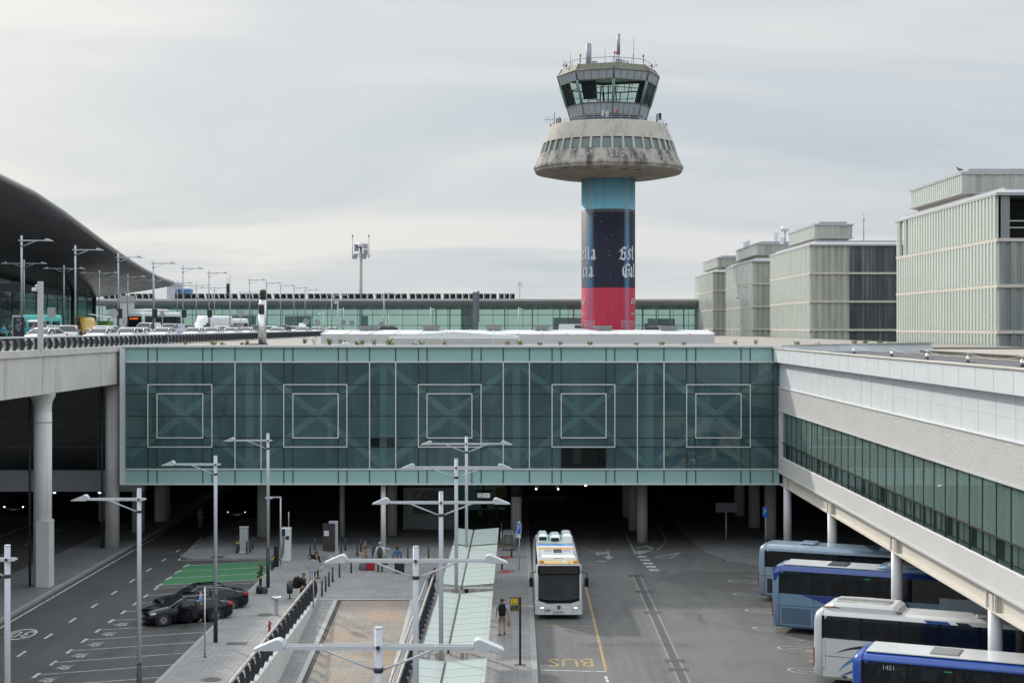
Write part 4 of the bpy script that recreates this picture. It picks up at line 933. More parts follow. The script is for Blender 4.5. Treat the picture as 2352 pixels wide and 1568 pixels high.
for k in range(8):
    g = MB(); side(g, k, rs_['p0'],zs_['p0'],rs_['p1'],zs_['p1'], .03,.97,.05,.95); pnl = tk(g, 'cab_panel', M_cabp)
    g = MB()
    for i in range(1,5): side(g, k, rs_['p0'],zs_['p0'],rs_['p1'],zs_['p1'], i/5-.008,i/5+.008,.05,.95,.02)
    tk(g, 'joint', M_cabf, pnl)
    back = 2 <= k <= 5   # the rear sides are glazed up to the roof edge
    g = MB(); side(g, k, rs_['f0'],zs_['f0'],rs_['f1'],zs_['f1'], .03,.97,.06,.94); pnl = tk(g, 'cab_window' if back else 'cab_panel', G_cab if back else M_cabp)
    g = MB()
    for i in range(1,5): side(g, k, rs_['f0'],zs_['f0'],rs_['f1'],zs_['f1'], i/5-.008,i/5+.008,.06,.94,.02)
    tk(g, 'joint', M_cabf, pnl)
    g = MB(); side(g, k, rs_['p1'],zs_['p1'],rs_['f0'],zs_['f0'], .05,.95,.03,.97,-.1); wn = tk(g, 'cab_window', G_cab)
    g = MB(); side(g, k, rs_['p1'],zs_['p1'],rs_['f0'],zs_['f0'], .485,.515,.03,.97,-.06); side(g, k, rs_['p1'],zs_['p1'],rs_['f0'],zs_['f0'], .05,.95,.64,.67,-.05)
    tk(g, 'glazing_bar', M_blk, wn)
    g = MB()
    side(g, k, rs_['base'],zs_['base'],rs_['p0'],zs_['p0'], .04,.96,.0,.98); tk(g, 'base_window', mat('cab_base_glass', (.04,.075,.1), .08, var=.2, spec=.8))
    g = MB(); side(g, k, rs_['f1'],zs_['f1'],rs_['top'],zs_['top'], 0,1,0,1); rf = tk(g, 'cab_roof', M_cabr)
    g = MB()
    for i in range(5): side(g, k, rs_['f1'],zs_['f1'],rs_['top'],zs_['top'], i/5-.006,i/5+.006,0,1,.03)
    tk(g, 'roof_seam', mat('roof_seam', (.27,.25,.18), .6), rf)
    a = A0+2*math.pi*k/8
    g = MB(); pr = [(rs_[q]*math.sin(a),-rs_[q]*math.cos(a),zs_[q]) for q in ('p1','f0')]
    g.tube(pr, .27, 6); tk(g, 'corner_post', M_cabg)
    g = MB(); g.tube([(rs_[q]*math.sin(a),-rs_[q]*math.cos(a),zs_[q]) for q in ('base','p0','p1')], .16, 6); g.tube([(rs_[q]*math.sin(a),-rs_[q]*math.cos(a),zs_[q]) for q in ('f0','f1','top')], .14, 6); tk(g, 'corner_post', M_cabf)
for q in ('p0','p1','f0','f1'):
    g = MB(); o_ = oct_(rs_[q], zs_[q]); i_ = oct_(rs_[q]+.1, zs_[q]); 
    for k in range(8): g.cyl(o_[k], o_[(k+1)%8], .11, n=6)
    tk(g, 'cab_band', M_cabf)
g = MB(); g.add(oct_(rs_['top'],zs_['top']), [tuple(range(8))], False); tk(g, 'roof_deck', M_cabr)
g = MB(); g.add(oct_(rs_['f0']-.3,zs_['f1']+.25), [tuple(range(8))], False); g.add(oct_(rs_['p1']-.3,zs_['p1']-.1), [tuple(range(8))], False); tk(g, 'cab_floor', mat('cab_floor', (.62,.66,.64), .8))
g = MB(); g.cyl((0,0,zt),(0,0,zs_['p1']-.2),5.9,n=20); tk(g, 'cab_core', M_inter)
g = MB(); side(g, 7, rs_['p1'],zs_['p1'],rs_['f0'],zs_['f0'], .06,.49,.17,.96,-.22); tk(g, 'window_blind', mat('navy_blind', (.012,.015,.05), .7))
g = MB()
for k in range(10): a = 2*math.pi*k/10; g.box(5.0*math.sin(a)-.5,5.0*math.sin(a)+.5,-5.0*math.cos(a)-.3,-5.0*math.cos(a)+.3,zs_['p1']-.1,zs_['p1']+.35)
for k in range(3): g.cyl((1.5*k-1.5,.5,zs_['p1']),(1.2*k-1.2,0,zs_['f0']),.12,n=6)
tk(g, 'cab_desk', mat('cab_desk', (.18,.2,.2), .7))
# roof rail, aerials and beacons
zt2 = zs_['top']
g = MB(); o_ = oct_(7.6, zt2+.95)
for k in range(8): g.cyl(o_[k], o_[(k+1)%8], .04, n=5); g.cyl((o_[k][0],o_[k][1],zt2),o_[k],.05,n=5)
tk(g, 'roof_rail', M_dark)
def on(px, py, r=0): return ((px-1046)*.238*KT)
g = MB(); x = on(857,0); g.cyl((x,0,zt2),(x,0,TZ(57.4+.238*182)),.48,n=16); g.cyl((x,0,TZ(57.4+.238*182)),(x,0,TZ(57.4+.238*174)),.14,n=8); tk(g, 'aerial_drum', mat('aerial_grey', (.29,.29,.33), .5, var=.06))
g = MB(); x = on(1145,0); g.cyl((x,0,TZ(57.4+.238*283)),(x,0,TZ(57.4+.238*88)),.28,n=14); g.cyl((x,0,zt2),(x,0,TZ(57.4+.238*283)),.17,n=10); g.box(x-.55,x+.55,-.5,.5,zt2,TZ(57.4+.238*335)); tk(g, 'aerial_mast', MATS['aerial_grey'])
g = MB()
for px, py in ((1287,118),(678,290),(1012,238),(700,345)):
    x = on(px,py); g.cyl((x,-1,zt2),(x,-1,TZ(57.4+.238*py)),.05,.025,5)
x = on(1285,0); g.cyl((x-.65,-1,zt2),(x,-1,TZ(57.4+.238*290)),.04,n=5); tk(g, 'whip_aerial', M_dark)
g = MB()
for px, py in ((885,365),(905,360),(925,365),(1190,350),(1225,358)): x = on(px,py); g.box(x-.22,x+.22,-1.4,-1.0,zt2,TZ(57.4+.238*py))
tk(g, 'roof_unit', M_pole)
M_bec = mat('beacon_red', (.5,.05,.03), .4)
for px, py in ((765,345),(1362,342),(1082,335),(1102,336),(640,400),(1462,390),(490,965),(1604,957),(1095,903)):
    x = on(px,py); z = TZ(57.4+.238*py); y_ = -math.sqrt(max(0,7.3**2-x*x)) if py < 500 else -math.sqrt(max(0,9.4**2-x*x))
    g = MB(); g.cyl((x,y_,z-.25),(x,y_,z+.18),.16,.12,8); bb = tk(g, 'beacon', M_bec)
    g = MB(); g.cyl((x,y_,z-1.2),(x,y_,z-.25),.05,n=5); tk(g, 'beacon_post', M_dark, bb)
for px, s_ in ((608,-1),(1497,1)):
    x = on(px,0); g = MB(); g.tube([(x-s_*.35,-2,zt2),(x-s_*.35,-2,zt2+1.0),(x-s_*.1,-2,zt2+1.1),(x,-2,zt2+.75)], .05, 5); g.sphere((x,-2,zt2+.5),.2,8,6); tk(g, 'camera', M_pole)
for px0, px1, py0, py1, yy in ((947,973,823,878,-9.2),(987,1017,832,893,-9.2),(1520,1548,853,918,-3.0),(1500,1512,860,935,-3),(553,585,895,955,-2.5),(533,550,903,957,-2.5)):
    g = MB(); k_ = (TY+yy)/TY; g.box(on(px0,0)*k_,on(px1,0)*k_,yy-.2,yy+.15,H+(TZ(57.4+.238*py1)-H)*k_,H+(TZ(57.4+.238*py0)-H)*k_); tk(g, 'panel_aerial', M_lampw if yy < -8 else M_dark)
g = MB(); x = on(478,0); z = TZ(57.4+.238*922); g.cyl((on(435,0),-1,z),(on(525,0),-1,z),.03,n=5)
for px in (436,458,480,502): g.cyl((on(px,0),-1,z-.5),(on(px,0),-1,z+.6),.02,n=5)
g.cyl((on(527,0),-1,zt),(on(527,0),-1,TZ(57.4+.238*845)),.05,n=5); tk(g, 'yagi_aerial', M_dark)

# ==== far terminal hall =====================================================================================
YT = 300.0
te = thing('terminal_hall', 'long low terminal hall with green glass front behind the control tower', 'terminal building', (-20,YT,13.6))
xa, xb = PX(200,YT), PX(1650,YT)
zr1, zr0, zg0 = PZ(687,YT), PZ(691.5,YT), 11.0
g = MB(); g.box(xa,xb,YT-1.3,YT+16,zr0,zr1); kid(g, 'roof', mat('terminal_roof', (.5,.5,.5), .6, var=.06), te)
g = MB(); g.loft([[(xa,YT-1.3,zr0),(xa,YT-.1,zr0-.75),(xa,YT-.1,zr0)],[(xb,YT-1.3,zr0),(xb,YT-.1,zr0-.75),(xb,YT-.1,zr0)]]); kid(g, 'eaves', mat('terminal_eaves', (.52,.54,.54), .6), te)
zs1 = zr0-.7
n = 42; first = None; pw = (xb-xa)/n
for i in range(n):
    if first is None:
        g = MB(); g.quad((0,0,zg0),(pw,0,zg0),(pw,0,zs1),(0,0,zs1)); first = g.build('window', G_term, te)
        g = MB(); g.box(-.04,.04,-.06,.05,zg0,zs1); g.box(.04,pw-.04,-.05,.05,PZ(723,YT)-.05,PZ(723,YT)+.05); g.box(.04,pw-.04,-.05,.05,PZ(747,YT)-.05,PZ(747,YT)+.05); g.build('glazing_bar', mat('terminal_bar', (.05,.09,.09), .5), first); o = first
        first.location = (xa-te.location.x, 0, -te.location.z)
    else:
        o = copy_tree(first, te); o.location = (xa+pw*i-te.location.x, 0, -te.location.z)
g = MB(); random.seed(5)   # rear glass wall, dark columns and boxes inside
g.quad((xa,YT+14,zg0),(xb,YT+14,zg0),(xb,YT+14,PZ(709,YT)),(xa,YT+14,PZ(709,YT)))
kid(g, 'rear_window', glass('terminal_rear_glass', (.80,.98,.90), (.06,.12,.11), see=.88), te)
g = MB(); g.box(xa,xb,YT+13.8,YT+14.2,PZ(709,YT),zs1); x = xa
while x < xb:
    if x < PX(960,YT): g.box(x,x+random.uniform(1,6),YT+13.0,YT+13.4,zg0,PZ(724,YT)+random.choice((-4,-4,-6,0))); x += random.uniform(3,8)
    else: g.box(x,x+.25,YT+13.4,YT+13.7,zg0,zs1); x += random.choice((2.8,2.8,5.6))
for px0, px1, py in ((1497,1560,731),(1274,1340,729),(1490,1530,742),(640,700,725),(1055,1085,700)): g.box(PX(px0,YT),PX(px1,YT),YT+8,YT+10,zg0,PZ(py,YT))
kid(g, 'inner_structure', mat('terminal_inside', (.07,.12,.12), .8, var=.3, vs=.2), te)
g = MB(); g.box(xa,xb,YT+.5,YT+14,zg0-.3,zg0); g.box(xa,xb,YT+.2,YT+14,zs1-.1,zs1+.1); kid(g, 'floor', mat('terminal_floor', (.22,.24,.23), .7), te)
g = MB()
for px in (1091,1530): pass
g.box(PX(1086,296),PX(1097,296),295.2,296,10,PZ(671,296)); g.box(PX(1097,296),PX(1101,296),295.4,295.8,PZ(740,296),PZ(668,296)); tag(g.build('steel_pylon', mat('pylon_grey', (.2,.22,.25), .5, .3)), 'dark grey steel pylon standing in front of the terminal glass', 'pylon')
# solar panels on the terminal roof
pv = mat('solar_panel', (.028,.025,.025), .35, var=.2, vs=2); arr = None; k = 0
grp = [(235,290),(297,355),(405,470)]+[(472+i*78,472+i*78+74) for i in range(8)]+[(1096,1142),(1146,1184)]
for a, b_ in grp:
    nP = max(2, round((b_-a)/15)); lab = ORD[k]+' row of tilted dark solar panels from the left on the terminal roof'
    s_ = thing('solar_panel_row', lab, 'solar panels', (PX(a,302),302,zr1), 0, 'solar panel rows on the terminal roof'); k += 1
    L = PX(b_,302)-PX(a,302)
    for i in range(nP):
        g = MB(); x0_ = L*i/nP; x1_ = L*(i+1)/nP-.14
        g.loft([[(x0_,0,1.05),(x1_,0,1.05),(x1_,0,1.11),(x0_,0,1.11)],[(x0_,1.3,.1),(x1_,1.3,.1),(x1_,1.3,.16),(x0_,1.3,.16)]]); p_ = g.build('panel', pv, s_)
        g = MB(); g.cyl((x0_+.08,0,.0),(x0_+.3,.0,.95),.035,n=5); g.box(x0_,x1_,-.06,-.02,.08,.14); g.build('strut', M_pole, p_)
for px, wd, h_, m_, lab in ((420,2.4,1.6,M_white,'white plant box on the terminal roof'),(403,2.6,3.4,M_pole,'grey ventilation unit raised on the terminal roof'),(426,3.0,2.2,blue,'blue tank unit on the terminal roof')):
    g = MB(); X = PX(px,308); z_ = zr1; g.bbox(X-wd/2,X+wd/2,306,308,z_,z_+h_,.1); g.box(X-wd/2-.1,X+wd/2+.1,305.9,308.1,z_+h_*.8,z_+h_*.84); tag(g.build('roof_plant_unit', m_), lab, 'roof unit')
g = MB(); X = PX(1194,306); g.cyl((X,306,zr1),(X,306,PZ(646,306)),.05,n=5)
for px, py in ((1190,650),(1198,652)): g.cyl((PX(px,306),306,PZ(py+8,306)),(PX(px,306),306,PZ(py-3,306)),.03,n=5)
g.cyl((PX(1190,306),306,PZ(651,306)),(PX(1199,306),306,PZ(651,306)),.03,n=5); tag(g.build('yagi_aerial', M_dark), 'thin aerial mast on the terminal roof left of the tower', 'aerial')
g = MB(); g.bbox(PX(279,290),PX(303,290),289,292,8,PZ(694,290),.1); st9 = tag(g.build('stair_tower', M_conc2), 'pale concrete stair tower between the curved terminal and the low terminal hall', 'tower')
g = MB(); g.box(PX(278,290),PX(304,290),288.9,292.1,PZ(694,290),PZ(679,290)); g.build('louvre_top', M_zinc, st9)
# floodlight mast behind the terminal
fm = thing('floodlight_mast', 'tall floodlight mast with clustered lamps rising behind the terminal', 'floodlight mast', (PX(829,330),330,0))
zt_ = PZ(566,330)
g = MB(); g.cyl((0,0,0),(0,0,zt_),.5,.3,12); g.build('pole', mat('mast_pole', (.33,.32,.28), .6), fm)
g = MB(); g.lathe([(.9,zt_-.1),(.85,zt_+.35),(.5,zt_+.75),(.0,zt_+.85)], n=14)
for x in (-1.8,1.7): g.cyl((x,0,zt_-2.6),(x,0,zt_+2.0),.09,n=5); g.cyl((-.1,0,zt_-1.6),(x,0,zt_-1.6),.09,n=5)
g.cyl((-2,0,PZ(588,330)),(2.2,0,PZ(588,330)),.09,n=5); g.build('head_frame', M_pole, fm)
for px, py in ((819,564),(819,570),(819,575),(840,563),(840,569),(840,576),(840,581),(817,587),(838,587),(816,592.5),(837,592.5),(823,567)):
    g = MB(); x = PX(px,330)-PX(829,330); z = PZ(py,330); g.box(x-.45,x+.45,-.5,.1,z-.22,z+.26); g.build('floodlight', MATS['aerial_grey'], fm)
g = MB(); 
for x in (-1.8,1.7): g.cyl((x,0,zt_+2.0),(x,0,zt_+2.5),.14,n=6)
g.build('beacon', M_bec, fm)

# ==== curved terminal roof on the left ========================================================================
ct = thing('curved_terminal', 'large terminal with a sweeping dark curved roof over a tall glass wall', 'terminal building', (-70,220,13.6))
prof = [(120,30.3),(140,31.2),(158,31.6),(170,31.5),(182,30.7),(193,29.4),(202.6,28.0),(212,26.6),(220,25.5),(228,24.5),(235,23.7),(245,22.75),(252,22.35),(256,22.2)]
def wallz(Y): 
    return max(20.05, 21.6+(208-Y)*.035)
M_sofm = mat('dark_metal_soffit', (.12,.125,.137), .2, metal=.45, var=.35, vs=.25, spec=.6, streak=(.17,.165,.16), sk=(.25,.02,.9), sl=(.52,.66))
vs_, n = [], len(prof); g = MB(); SEG = 8
for Y, z in prof:
    for k in range(SEG+1):
        u = k/SEG; xw = -57.2-13.6*u; zz_ = z+(wallz(Y)-z)*(u**.8)
        vs_.append((xw, Y, zz_))
g.add(vs_, [(i*(SEG+1)+k, (i+1)*(SEG+1)+k, (i+1)*(SEG+1)+k+1, i*(SEG+1)+k+1) for i in range(n-1) for k in range(SEG)], True); kid(g, 'soffit', M_sofm, ct)
g = MB(); vs_ = []
for Y, z in prof:
    for k in range(9):
        u = k/8; vs_.append((-57.2-50*u, Y, z+.75+2.5*math.sin(u*math.pi*.6)))
g.add(vs_, [(i*9+k, i*9+k+1, (i+1)*9+k+1, (i+1)*9+k) for i in range(n-1) for k in range(8)], True); kid(g, 'roof', mat('terminal_roof_top', (.2,.2,.21), .5, .3), ct)
g = MB(); vs_ = []
for Y, z in prof: vs_ += [(-57.2,Y,z-.02),(-56.85,Y,z+.15),(-56.8,Y,z+.5),(-57.2,Y,z+.76)]
g.add(vs_, [(i*4+k,i*4+k+1,(i+1)*4+k+1,(i+1)*4+k) for i in range(n-1) for k in range(3)], True)
# the far end edge
zz_e = prof[-1][1]; vs_ = []
for k in range(SEG+1):
    u = k/SEG; x = -57.2-13.6*u; z = zz_e+(wallz(256)-zz_e)*(u**.8); vs_ += [(x,256,z-.02),(x,256.5,z+.7)]
g.add(vs_, [(2*k,2*k+1,2*k+3,2*k+2) for k in range(SEG)], True)
kid(g, 'roof_edge', mat('roof_edge_metal', (.36,.36,.37), .45, .3, var=.08), ct)
# glass wall in bays along the road and round the corner
first = None; y = 150.0; pw = 5.3
while y < 254:
    if first is None:
        g = MB(); g.quad((0,0,-2),(0,pw,-2),(0,pw,8.7),(0,0,8.7)); first = g.build('window', glass('terminal_left_glass', (.4,.62,.58), (.035,.075,.075), see=.5, wave=.5, ws=.5), ct)
        g = MB(); g.box(-.06,.06,-.05,.05,-2,8.7); g.box(-.07,.07,.05,pw-.05,2.9,3.02); g.box(-.07,.07,.05,pw-.05,5.7,5.82); g.build('glazing_bar', M_blk, first); o = first
    else: o = copy_tree(first, ct)
    o.location = (0, y-220, 0); y += pw
g = MB(); g.quad((-70,255,11),(-110,255,11),(-110,255,21),(-70,255,21)); kid(g, 'end_window', MATS['terminal_left_glass'], ct)
g = MB(); g.box(-70.4,-69.7,120,255.3,20.1,21.2); g.cyl((-70,255,11),(-70,255,20.5),.35,n=10); g.cyl((-69.2,240,11),(-69.2,240,20.8),.3,n=10); kid(g, 'wall_head', M_dark, ct)
g = MB(); g.box(-110,-82,120,254,11,25); kid(g, 'inner_block', M_inter, ct)
# ==== elevated road on the left ==============================================================================
DZ = 13.82
vd = thing('elevated_road', 'elevated road on thick concrete columns along the left side with stained beam', 'viaduct', (-27.5,100,0))
g = MB(); g.prism_y([(-27.3,11.4),(-27.3,13.55),(-27.2,13.6),(-27.2,13.98),(-27.75,13.98),(-27.75,13.5),(-29.3,12.6),(-29.3,11.4)], 40, 240); kid(g, 'edge_beam', M_conc, vd)
g = MB()
for y in (52,62,72,82,92,101): g.box(-27.302,-27.296,y,y+.04,11.45,13.5)
for y in (47,57,67,77,87,97): g.box(-27.202,-27.196,y,y+.03,13.62,13.96)
kid(g, 'joint', mat('beam_joint', (.12,.115,.105), .9), vd)
g = MB(); g.box(-69.9,-27.75,40,250,13.3,DZ); kid(g, 'deck', A_road, vd)
g = MB(); g.box(-69.9,-29.3,40,250,12.2,12.6); kid(g, 'deck_soffit', M_underc, vd)
g = MB(); g.box(-46,-37,130,250,DZ,DZ+.12); kid(g, 'kerb_island', P_dark, vd)
X, Y = G(98,1350); pts = []
g = MB(); g.cyl((X,Y,0),(X,Y,10.3),.52,n=24); g.lathe([(.52,10.3),(.5,10.35),(.55,10.9),(.72,11.25),(.74,11.4)], (X,Y), 24); g.box(X-.2,X+.55,Y-.6,Y+.4,0,4.0); g.cyl((X,Y,9.7),(X,Y,9.78),.535,n=24); kid(g, 'column', M_conc2, vd)
X2, Y2 = G(258,1262)
g = MB(); g.cyl((X2,Y2,0),(X2,Y2,11.4),.48,n=24); kid(g, 'column', M_conc2, vd)
for Y in (120.5,75.2,60): 
    g = MB(); g.cyl((-27.85,Y,0),(-27.85,Y,11.4),.5,n=20); kid(g, 'column', M_conc2, vd)
for (x, y) in ((X-.72,Y2*0+G(98,1350)[1]-.1),(X2-.68,Y2-.1)):
    g = MB(); g.cyl((x,y,0),(x,y,11.0),.075,n=8); g.tube([(x,y,11.0),(x-.1,y,11.25),(x-.6,y,11.3)], .08, 8)
    for k in range(9): g.cyl((x,y,.8+1.2*k),(x,y,.9+1.2*k),.1,n=8)
    kid(g, 'drain_pipe', M_dark, vd)
# dark glazed hall under it
gh = thing('glazed_hall', 'dark glazed hall with a grey panel band under the elevated road', 'building', (-50,112.5,0))
g = MB(); g.box(-75,-27.2,112.6,113,4.85,11.3); kid(g, 'window', glass('hall_glass', (.25,.3,.3), (.03,.042,.044), see=.4, wave=.1), gh)
g = MB()
for x in (-30.6,-34.8,-39,-43.2,-47.4): g.box(x-.04,x+.04,112.5,112.6,4.9,11.3)
for z in (6.5,8.2,9.9): g.box(-75,-27.2,112.54,112.6,z,z+.05)
kid(g, 'glazing_bar', mat('hall_bar', (.24,.26,.27), .5), gh)
g = MB(); g.box(-75,-27.2,112.3,113.2,3.3,4.85); kid(g, 'panel_band', mat('grey_panel_band', (.52,.55,.60), .5, var=.06), gh)
g = MB(); g.box(-75,-27.2,113.2,128,3.35,3.6); g.box(-75,-27.2,128,128.4,3.6,11.3); kid(g, 'soffit', M_underc, gh)
# parapet railing: curved dark plates carrying a tube
def railing(lab, path, n, h, plate, tube_r, tube_m, cat='railing', second=False, rungs=True, lean=1):
    """path: f(u) -> point and outward direction"""
    p0, d0 = path(0.0)
    r_ = thing('railing', lab, cat, p0)
    inv = Vector(p0)
    for i in range(n):
        u = i/(n-1); p, d = path(u); p = Vector(p); d = Vector(d).normalized(); t_ = Vector((-d.y,d.x,0))*.035
        prof_ = [(.0,0),(.10,h*.35),(.10,h*.6),(.02,h*.9),(-.05,h),(-.22,h),(-.2,h*.86),(-.12,h*.55),(-.14,h*.3),(-.22,0)]
        g = MB(); a = [tuple(p-inv+d*q[0]*lean+Vector((0,0,q[1]))-t_) for q in prof_]; b_ = [tuple(p-inv+d*q[0]*lean+Vector((0,0,q[1]))+t_) for q in prof_]
        g.loft([a,b_], True, True, False); g.build('post', plate, r_)
    g = MB(); N = max(2,n//2)
    pp = [path(i/N) for i in range(N+1)]
    g.tube([Vector(p)-inv+Vector(d).normalized()*(-.1*lean)+Vector((0,0,h+tube_r*.6)) for p, d in pp], tube_r, 8); g.build('top_rail', tube_m, r_)
    if second:
        g = MB(); g.tube([Vector(p)-inv+Vector(d).normalized()*(.28)+Vector((0,0,h*.86)) for p, d in pp], tube_r*.8, 8); g.build('hand_rail', tube_m, r_)
    if rungs:
        g = MB()
        for k in range(5): g.tube([Vector(p)-inv+Vector(d).normalized()*(-.1*lean)+Vector((0,0,h*(.15+.16*k))) for p, d in pp], .022, 4)
        g.build('wire', M_steel, r_)
    return r_
railing('near stretch of dark plate railing along the edge of the elevated road', lambda u: ((-27.5,58+62*u,13.98),(1,0,0)), 50, .66, M_dark, .065, M_pole)
railing('far stretch of dark plate railing along the elevated road beyond the bridge roof', lambda u: ((-27.5,121+112*u,13.98),(1,0,0)), 90, .66, M_dark, .065, M_pole)
# ---- street lamps --------------------------------------------------------------------------------------------
def lamp_parts(t_, h, arms, base=True, hand=1):
    zb_ = 2.25 if base else 0
    g = MB(); g.cyl((0,0,zb_),(0,0,h),.085,n=14); g.cyl((0,0,h-.02),(0,0,h+.012),.088,.08,14); g.build('pole', M_pole, t_)
    if base: g = MB(); g.cyl((0,0,0),(0,0,zb_+.02),.105,n=14); g.cyl((0,0,zb_-.02),(0,0,zb_+.03),.112,.09,14); g.build('pole_base', M_dark, t_)
    az = h-.40
    g = MB()
    x0 = -2.15 if (arms == 2 or hand < 0) else -.25; x1 = 2.15 if (arms == 2 or hand > 0) else .25
    for y in (-.12,.095): g.prism_y([(x0,az-.03),(x0*.45,az-.05),(0,az-.05),(x1*.45,az-.045),(x1,az-.03),(x1,az+.03),(x1*.45,az+.042),(x0*.45,az+.042),(x0,az+.035)], y, y+.025)
    for x in (x0+.05,x1-.05,x0*.55,x1*.55): g.box(x-.02,x+.02,-.095,.095,az-.02,az+.02)
    g.build('arm', M_lampw, t_)
    g = MB(); g.cyl((0,-.13,az),(0,.13,az),.045,n=10); g.cyl((0,0,az-.52),(0,0,az-.42),.1,n=14); g.build('clamp', M_dark, t_)
    for s_ in ((-1,1) if arms == 2 else (hand,)):
        g = MB(); g.prism_y([(s_*2.6,az-.055),(s_*2.56,az-.02),(s_*2.12,az+.165),(s_*2.05,az+.175),(s_*1.99,az+.14),(s_*1.93,az+.03),(s_*2.0,az-.05)], -.16, .16); g.build('lamp_head', M_lampw, t_)
        g = MB(); g.box(s_*2.1,s_*2.5,-.12,.12,az-.065,az-.054); g.build('lens', mat('lamp_lens', (.45,.46,.45), .2), t_)
        g = MB(); g.cyl((s_*.1,0,az-.47),(s_*1.22,0,az-.03),.028,n=6); g.build('brace', M_lampw, t_)
p1 = thing('street_lamp', 'x', 'street lamp', (0,0,-50)); lamp_parts(p1, 8.95, 1, True, -1)
p2 = thing('street_lamp', 'x', 'street lamp', (0,0,-50)); lamp_parts(p2, 8.95, 2, True)
p3 = thing('street_lamp', 'x', 'street lamp', (0,0,-50)); lamp_parts(p3, 9.0, 1, True, 1)
p4 = thing('street_lamp', 'x', 'street lamp', (0,0,-50)); lamp_parts(p4, 9.0, 2, True)
def place(proto, X, Y, z, lab, group, used={}):
    if proto.name not in used: used[proto.name] = 1; o = proto; o['label'] = lab
    else: o = again(proto, lab, (0,0,0))
    o.location = (X, Y, z); o['group'] = group; return o
gl_ = 'single-arm street lamps along the pavement kerb'
for Y, lab in ((43.9,'tall grey street lamp cut by the left edge of the photo, arm leaving the frame'),(59.2,'single-arm street lamp between the left edge lamp and the black cars'),(74.2,'single-arm street lamp standing in front of the black cars'),(89.8,'single-arm street lamp by the green bay next to the woman with the phone')):
    place(p1, -14.52, Y, PZ0, lab, gl_)
gl_ = 'double-arm street lamps between the ramp and the canopies'
for Y, lab in ((31.9,'nearest double-arm street lamp, at the bottom of the photo over the ramp'),(43.65,'second nearest double-arm street lamp, behind the bottom one'),(58.1,'middle double-arm street lamp of the row through the glass canopies'),(72.6,'double-arm street lamp second farthest in the row through the canopies'),(87.2,'farthest double-arm street lamp of the canopy row, against the bridge glass')):
    place(p2, -2.87, Y, PZ0, lab, gl_)
E = [127.5,143,158.4,173.6,189,205,236,252,267,283,298]
for i, Y in enumerate(E): place(p3, -41, Y, DZ, ORD[i]+' single-arm lamp from the left along the elevated road', 'single-arm lamps on the elevated road')
g = MB(); g.cyl((0,0,0),(0,0,8.95),.085,n=10); pl = g.build('camera_pole', M_pole); pl.location = (-41,220,DZ); tag(pl, 'plain pole with small aerials among the elevated road lamps', 'pole')
g = MB(); g.box(-.5,-.1,-.1,.1,6.2,7.6); g.cyl((-.3,0,7.6),(-.3,0,8.4),.03,n=5); g.build('aerial', M_dark, pl)
for i, Y in enumerate([173.7,189,205,220,236,252,267,283,321]): place(p4, -55.6, Y, DZ, ORD[i]+' double-arm lamp from the left along the elevated road', 'double-arm lamps on the elevated road')
for px, Yd, py, lab in ((762,262,672,'single-arm lamp right of the elevated road lamps in front of the terminal glass'),):
    place(p3, PX(px,Yd), Yd, PZ(py,Yd)-9.0, lab, 'single-arm lamps on the elevated road')
def smalllamp(px, Y, top, lab, arm):
    t_ = thing('lamp_post', lab, 'lamp post', (PX(px,Y),Y,11.0)); h = PZ(top,Y)-11.0
    g = MB(); g.cyl((0,0,0),(0,0,h),.1,n=8); g.build('pole', M_pole, t_)
    g = MB(); g.tube([(0,0,h-.25),(arm*.6,0,h-.2),(arm,0,h-.35)], .06, 6); g.lathe([(.0,h-.25),(.25,h-.35),(.3,h-.55),(.0,h-.6)], (arm,0), 10); g.build('lamp_head', M_lampw, t_)
for px, Y, top, lab, arm in ((882,285,670,'taller single-head lamp post in front of the terminal between mast and pylon',2.2),(789,280,707,'small double lamp post in front of the terminal left of the floodlight mast',-.6),(990,280,706,'small lamp post in front of the terminal glass before the pylon',.5),(1192,280,706,'small lamp post in front of the terminal glass right of the pylon',.5),(743,282,716,'leaning camera post in front of the terminal by the parked cars',-.7),(892,284,722,'short hooked lamp post beside the taller lamp post at the terminal',-.9),(776,278,690,'grey post with box aerials in front of the terminal',-.4),(595,270,708,'small round-headed lamp beside the far elevated road lamps',.9)):
    smalllamp(px, Y, top, lab, arm)
# signs and posts on the deck
def sign(name, lab, px, Y, z0, ztop, shape, wd, ht, zc, m=None, cat='road sign', pole=.045):
    t_ = thing(name, lab, cat, (PX(px,Y),Y,z0)); g = MB(); g.cyl((0,.06,0),(0,.06,ztop-z0),pole,n=8); g.build('post', M_pole, t_)
    g = MB(); z = zc-z0
    if shape == 'disc': g.cyl((0,-.03,z),(0,0,z),wd/2,n=24)
    elif shape == 'tri': g.prism_y([(-wd/2,z-ht*.4),(wd/2,z-ht*.4),(.05,z+ht*.55),(-.05,z+ht*.55)],-.03,0)
    else: g.bbox(-wd/2,wd/2,-.04,.0,z-ht/2,z+ht/2,.02)
    g.build('plate', m or mat('sign_back', (.36,.37,.38), .5, .2), t_); return t_
s_ = sign('round_sign','round sign seen from behind on a post by the green shelter',261,150,DZ,PZ(710,150),'disc',.9,0,PZ(719.5,150))
g = MB(); g.box(.1,.28,-.05,-.035,PZ(725,150)-DZ,PZ(721,150)-DZ); g.build('sticker', M_pole, s_)
sign('triangular_sign','triangular sign seen from behind in front of the white coach',372.6,170,DZ,PZ(711,170),'tri',.9,.8,PZ(721,170))
sign('square_sign','large square sign back on the elevated road above the teal van',118,135,DZ,PZ(706.5,135),'box',.72,.85,PZ(718,135))
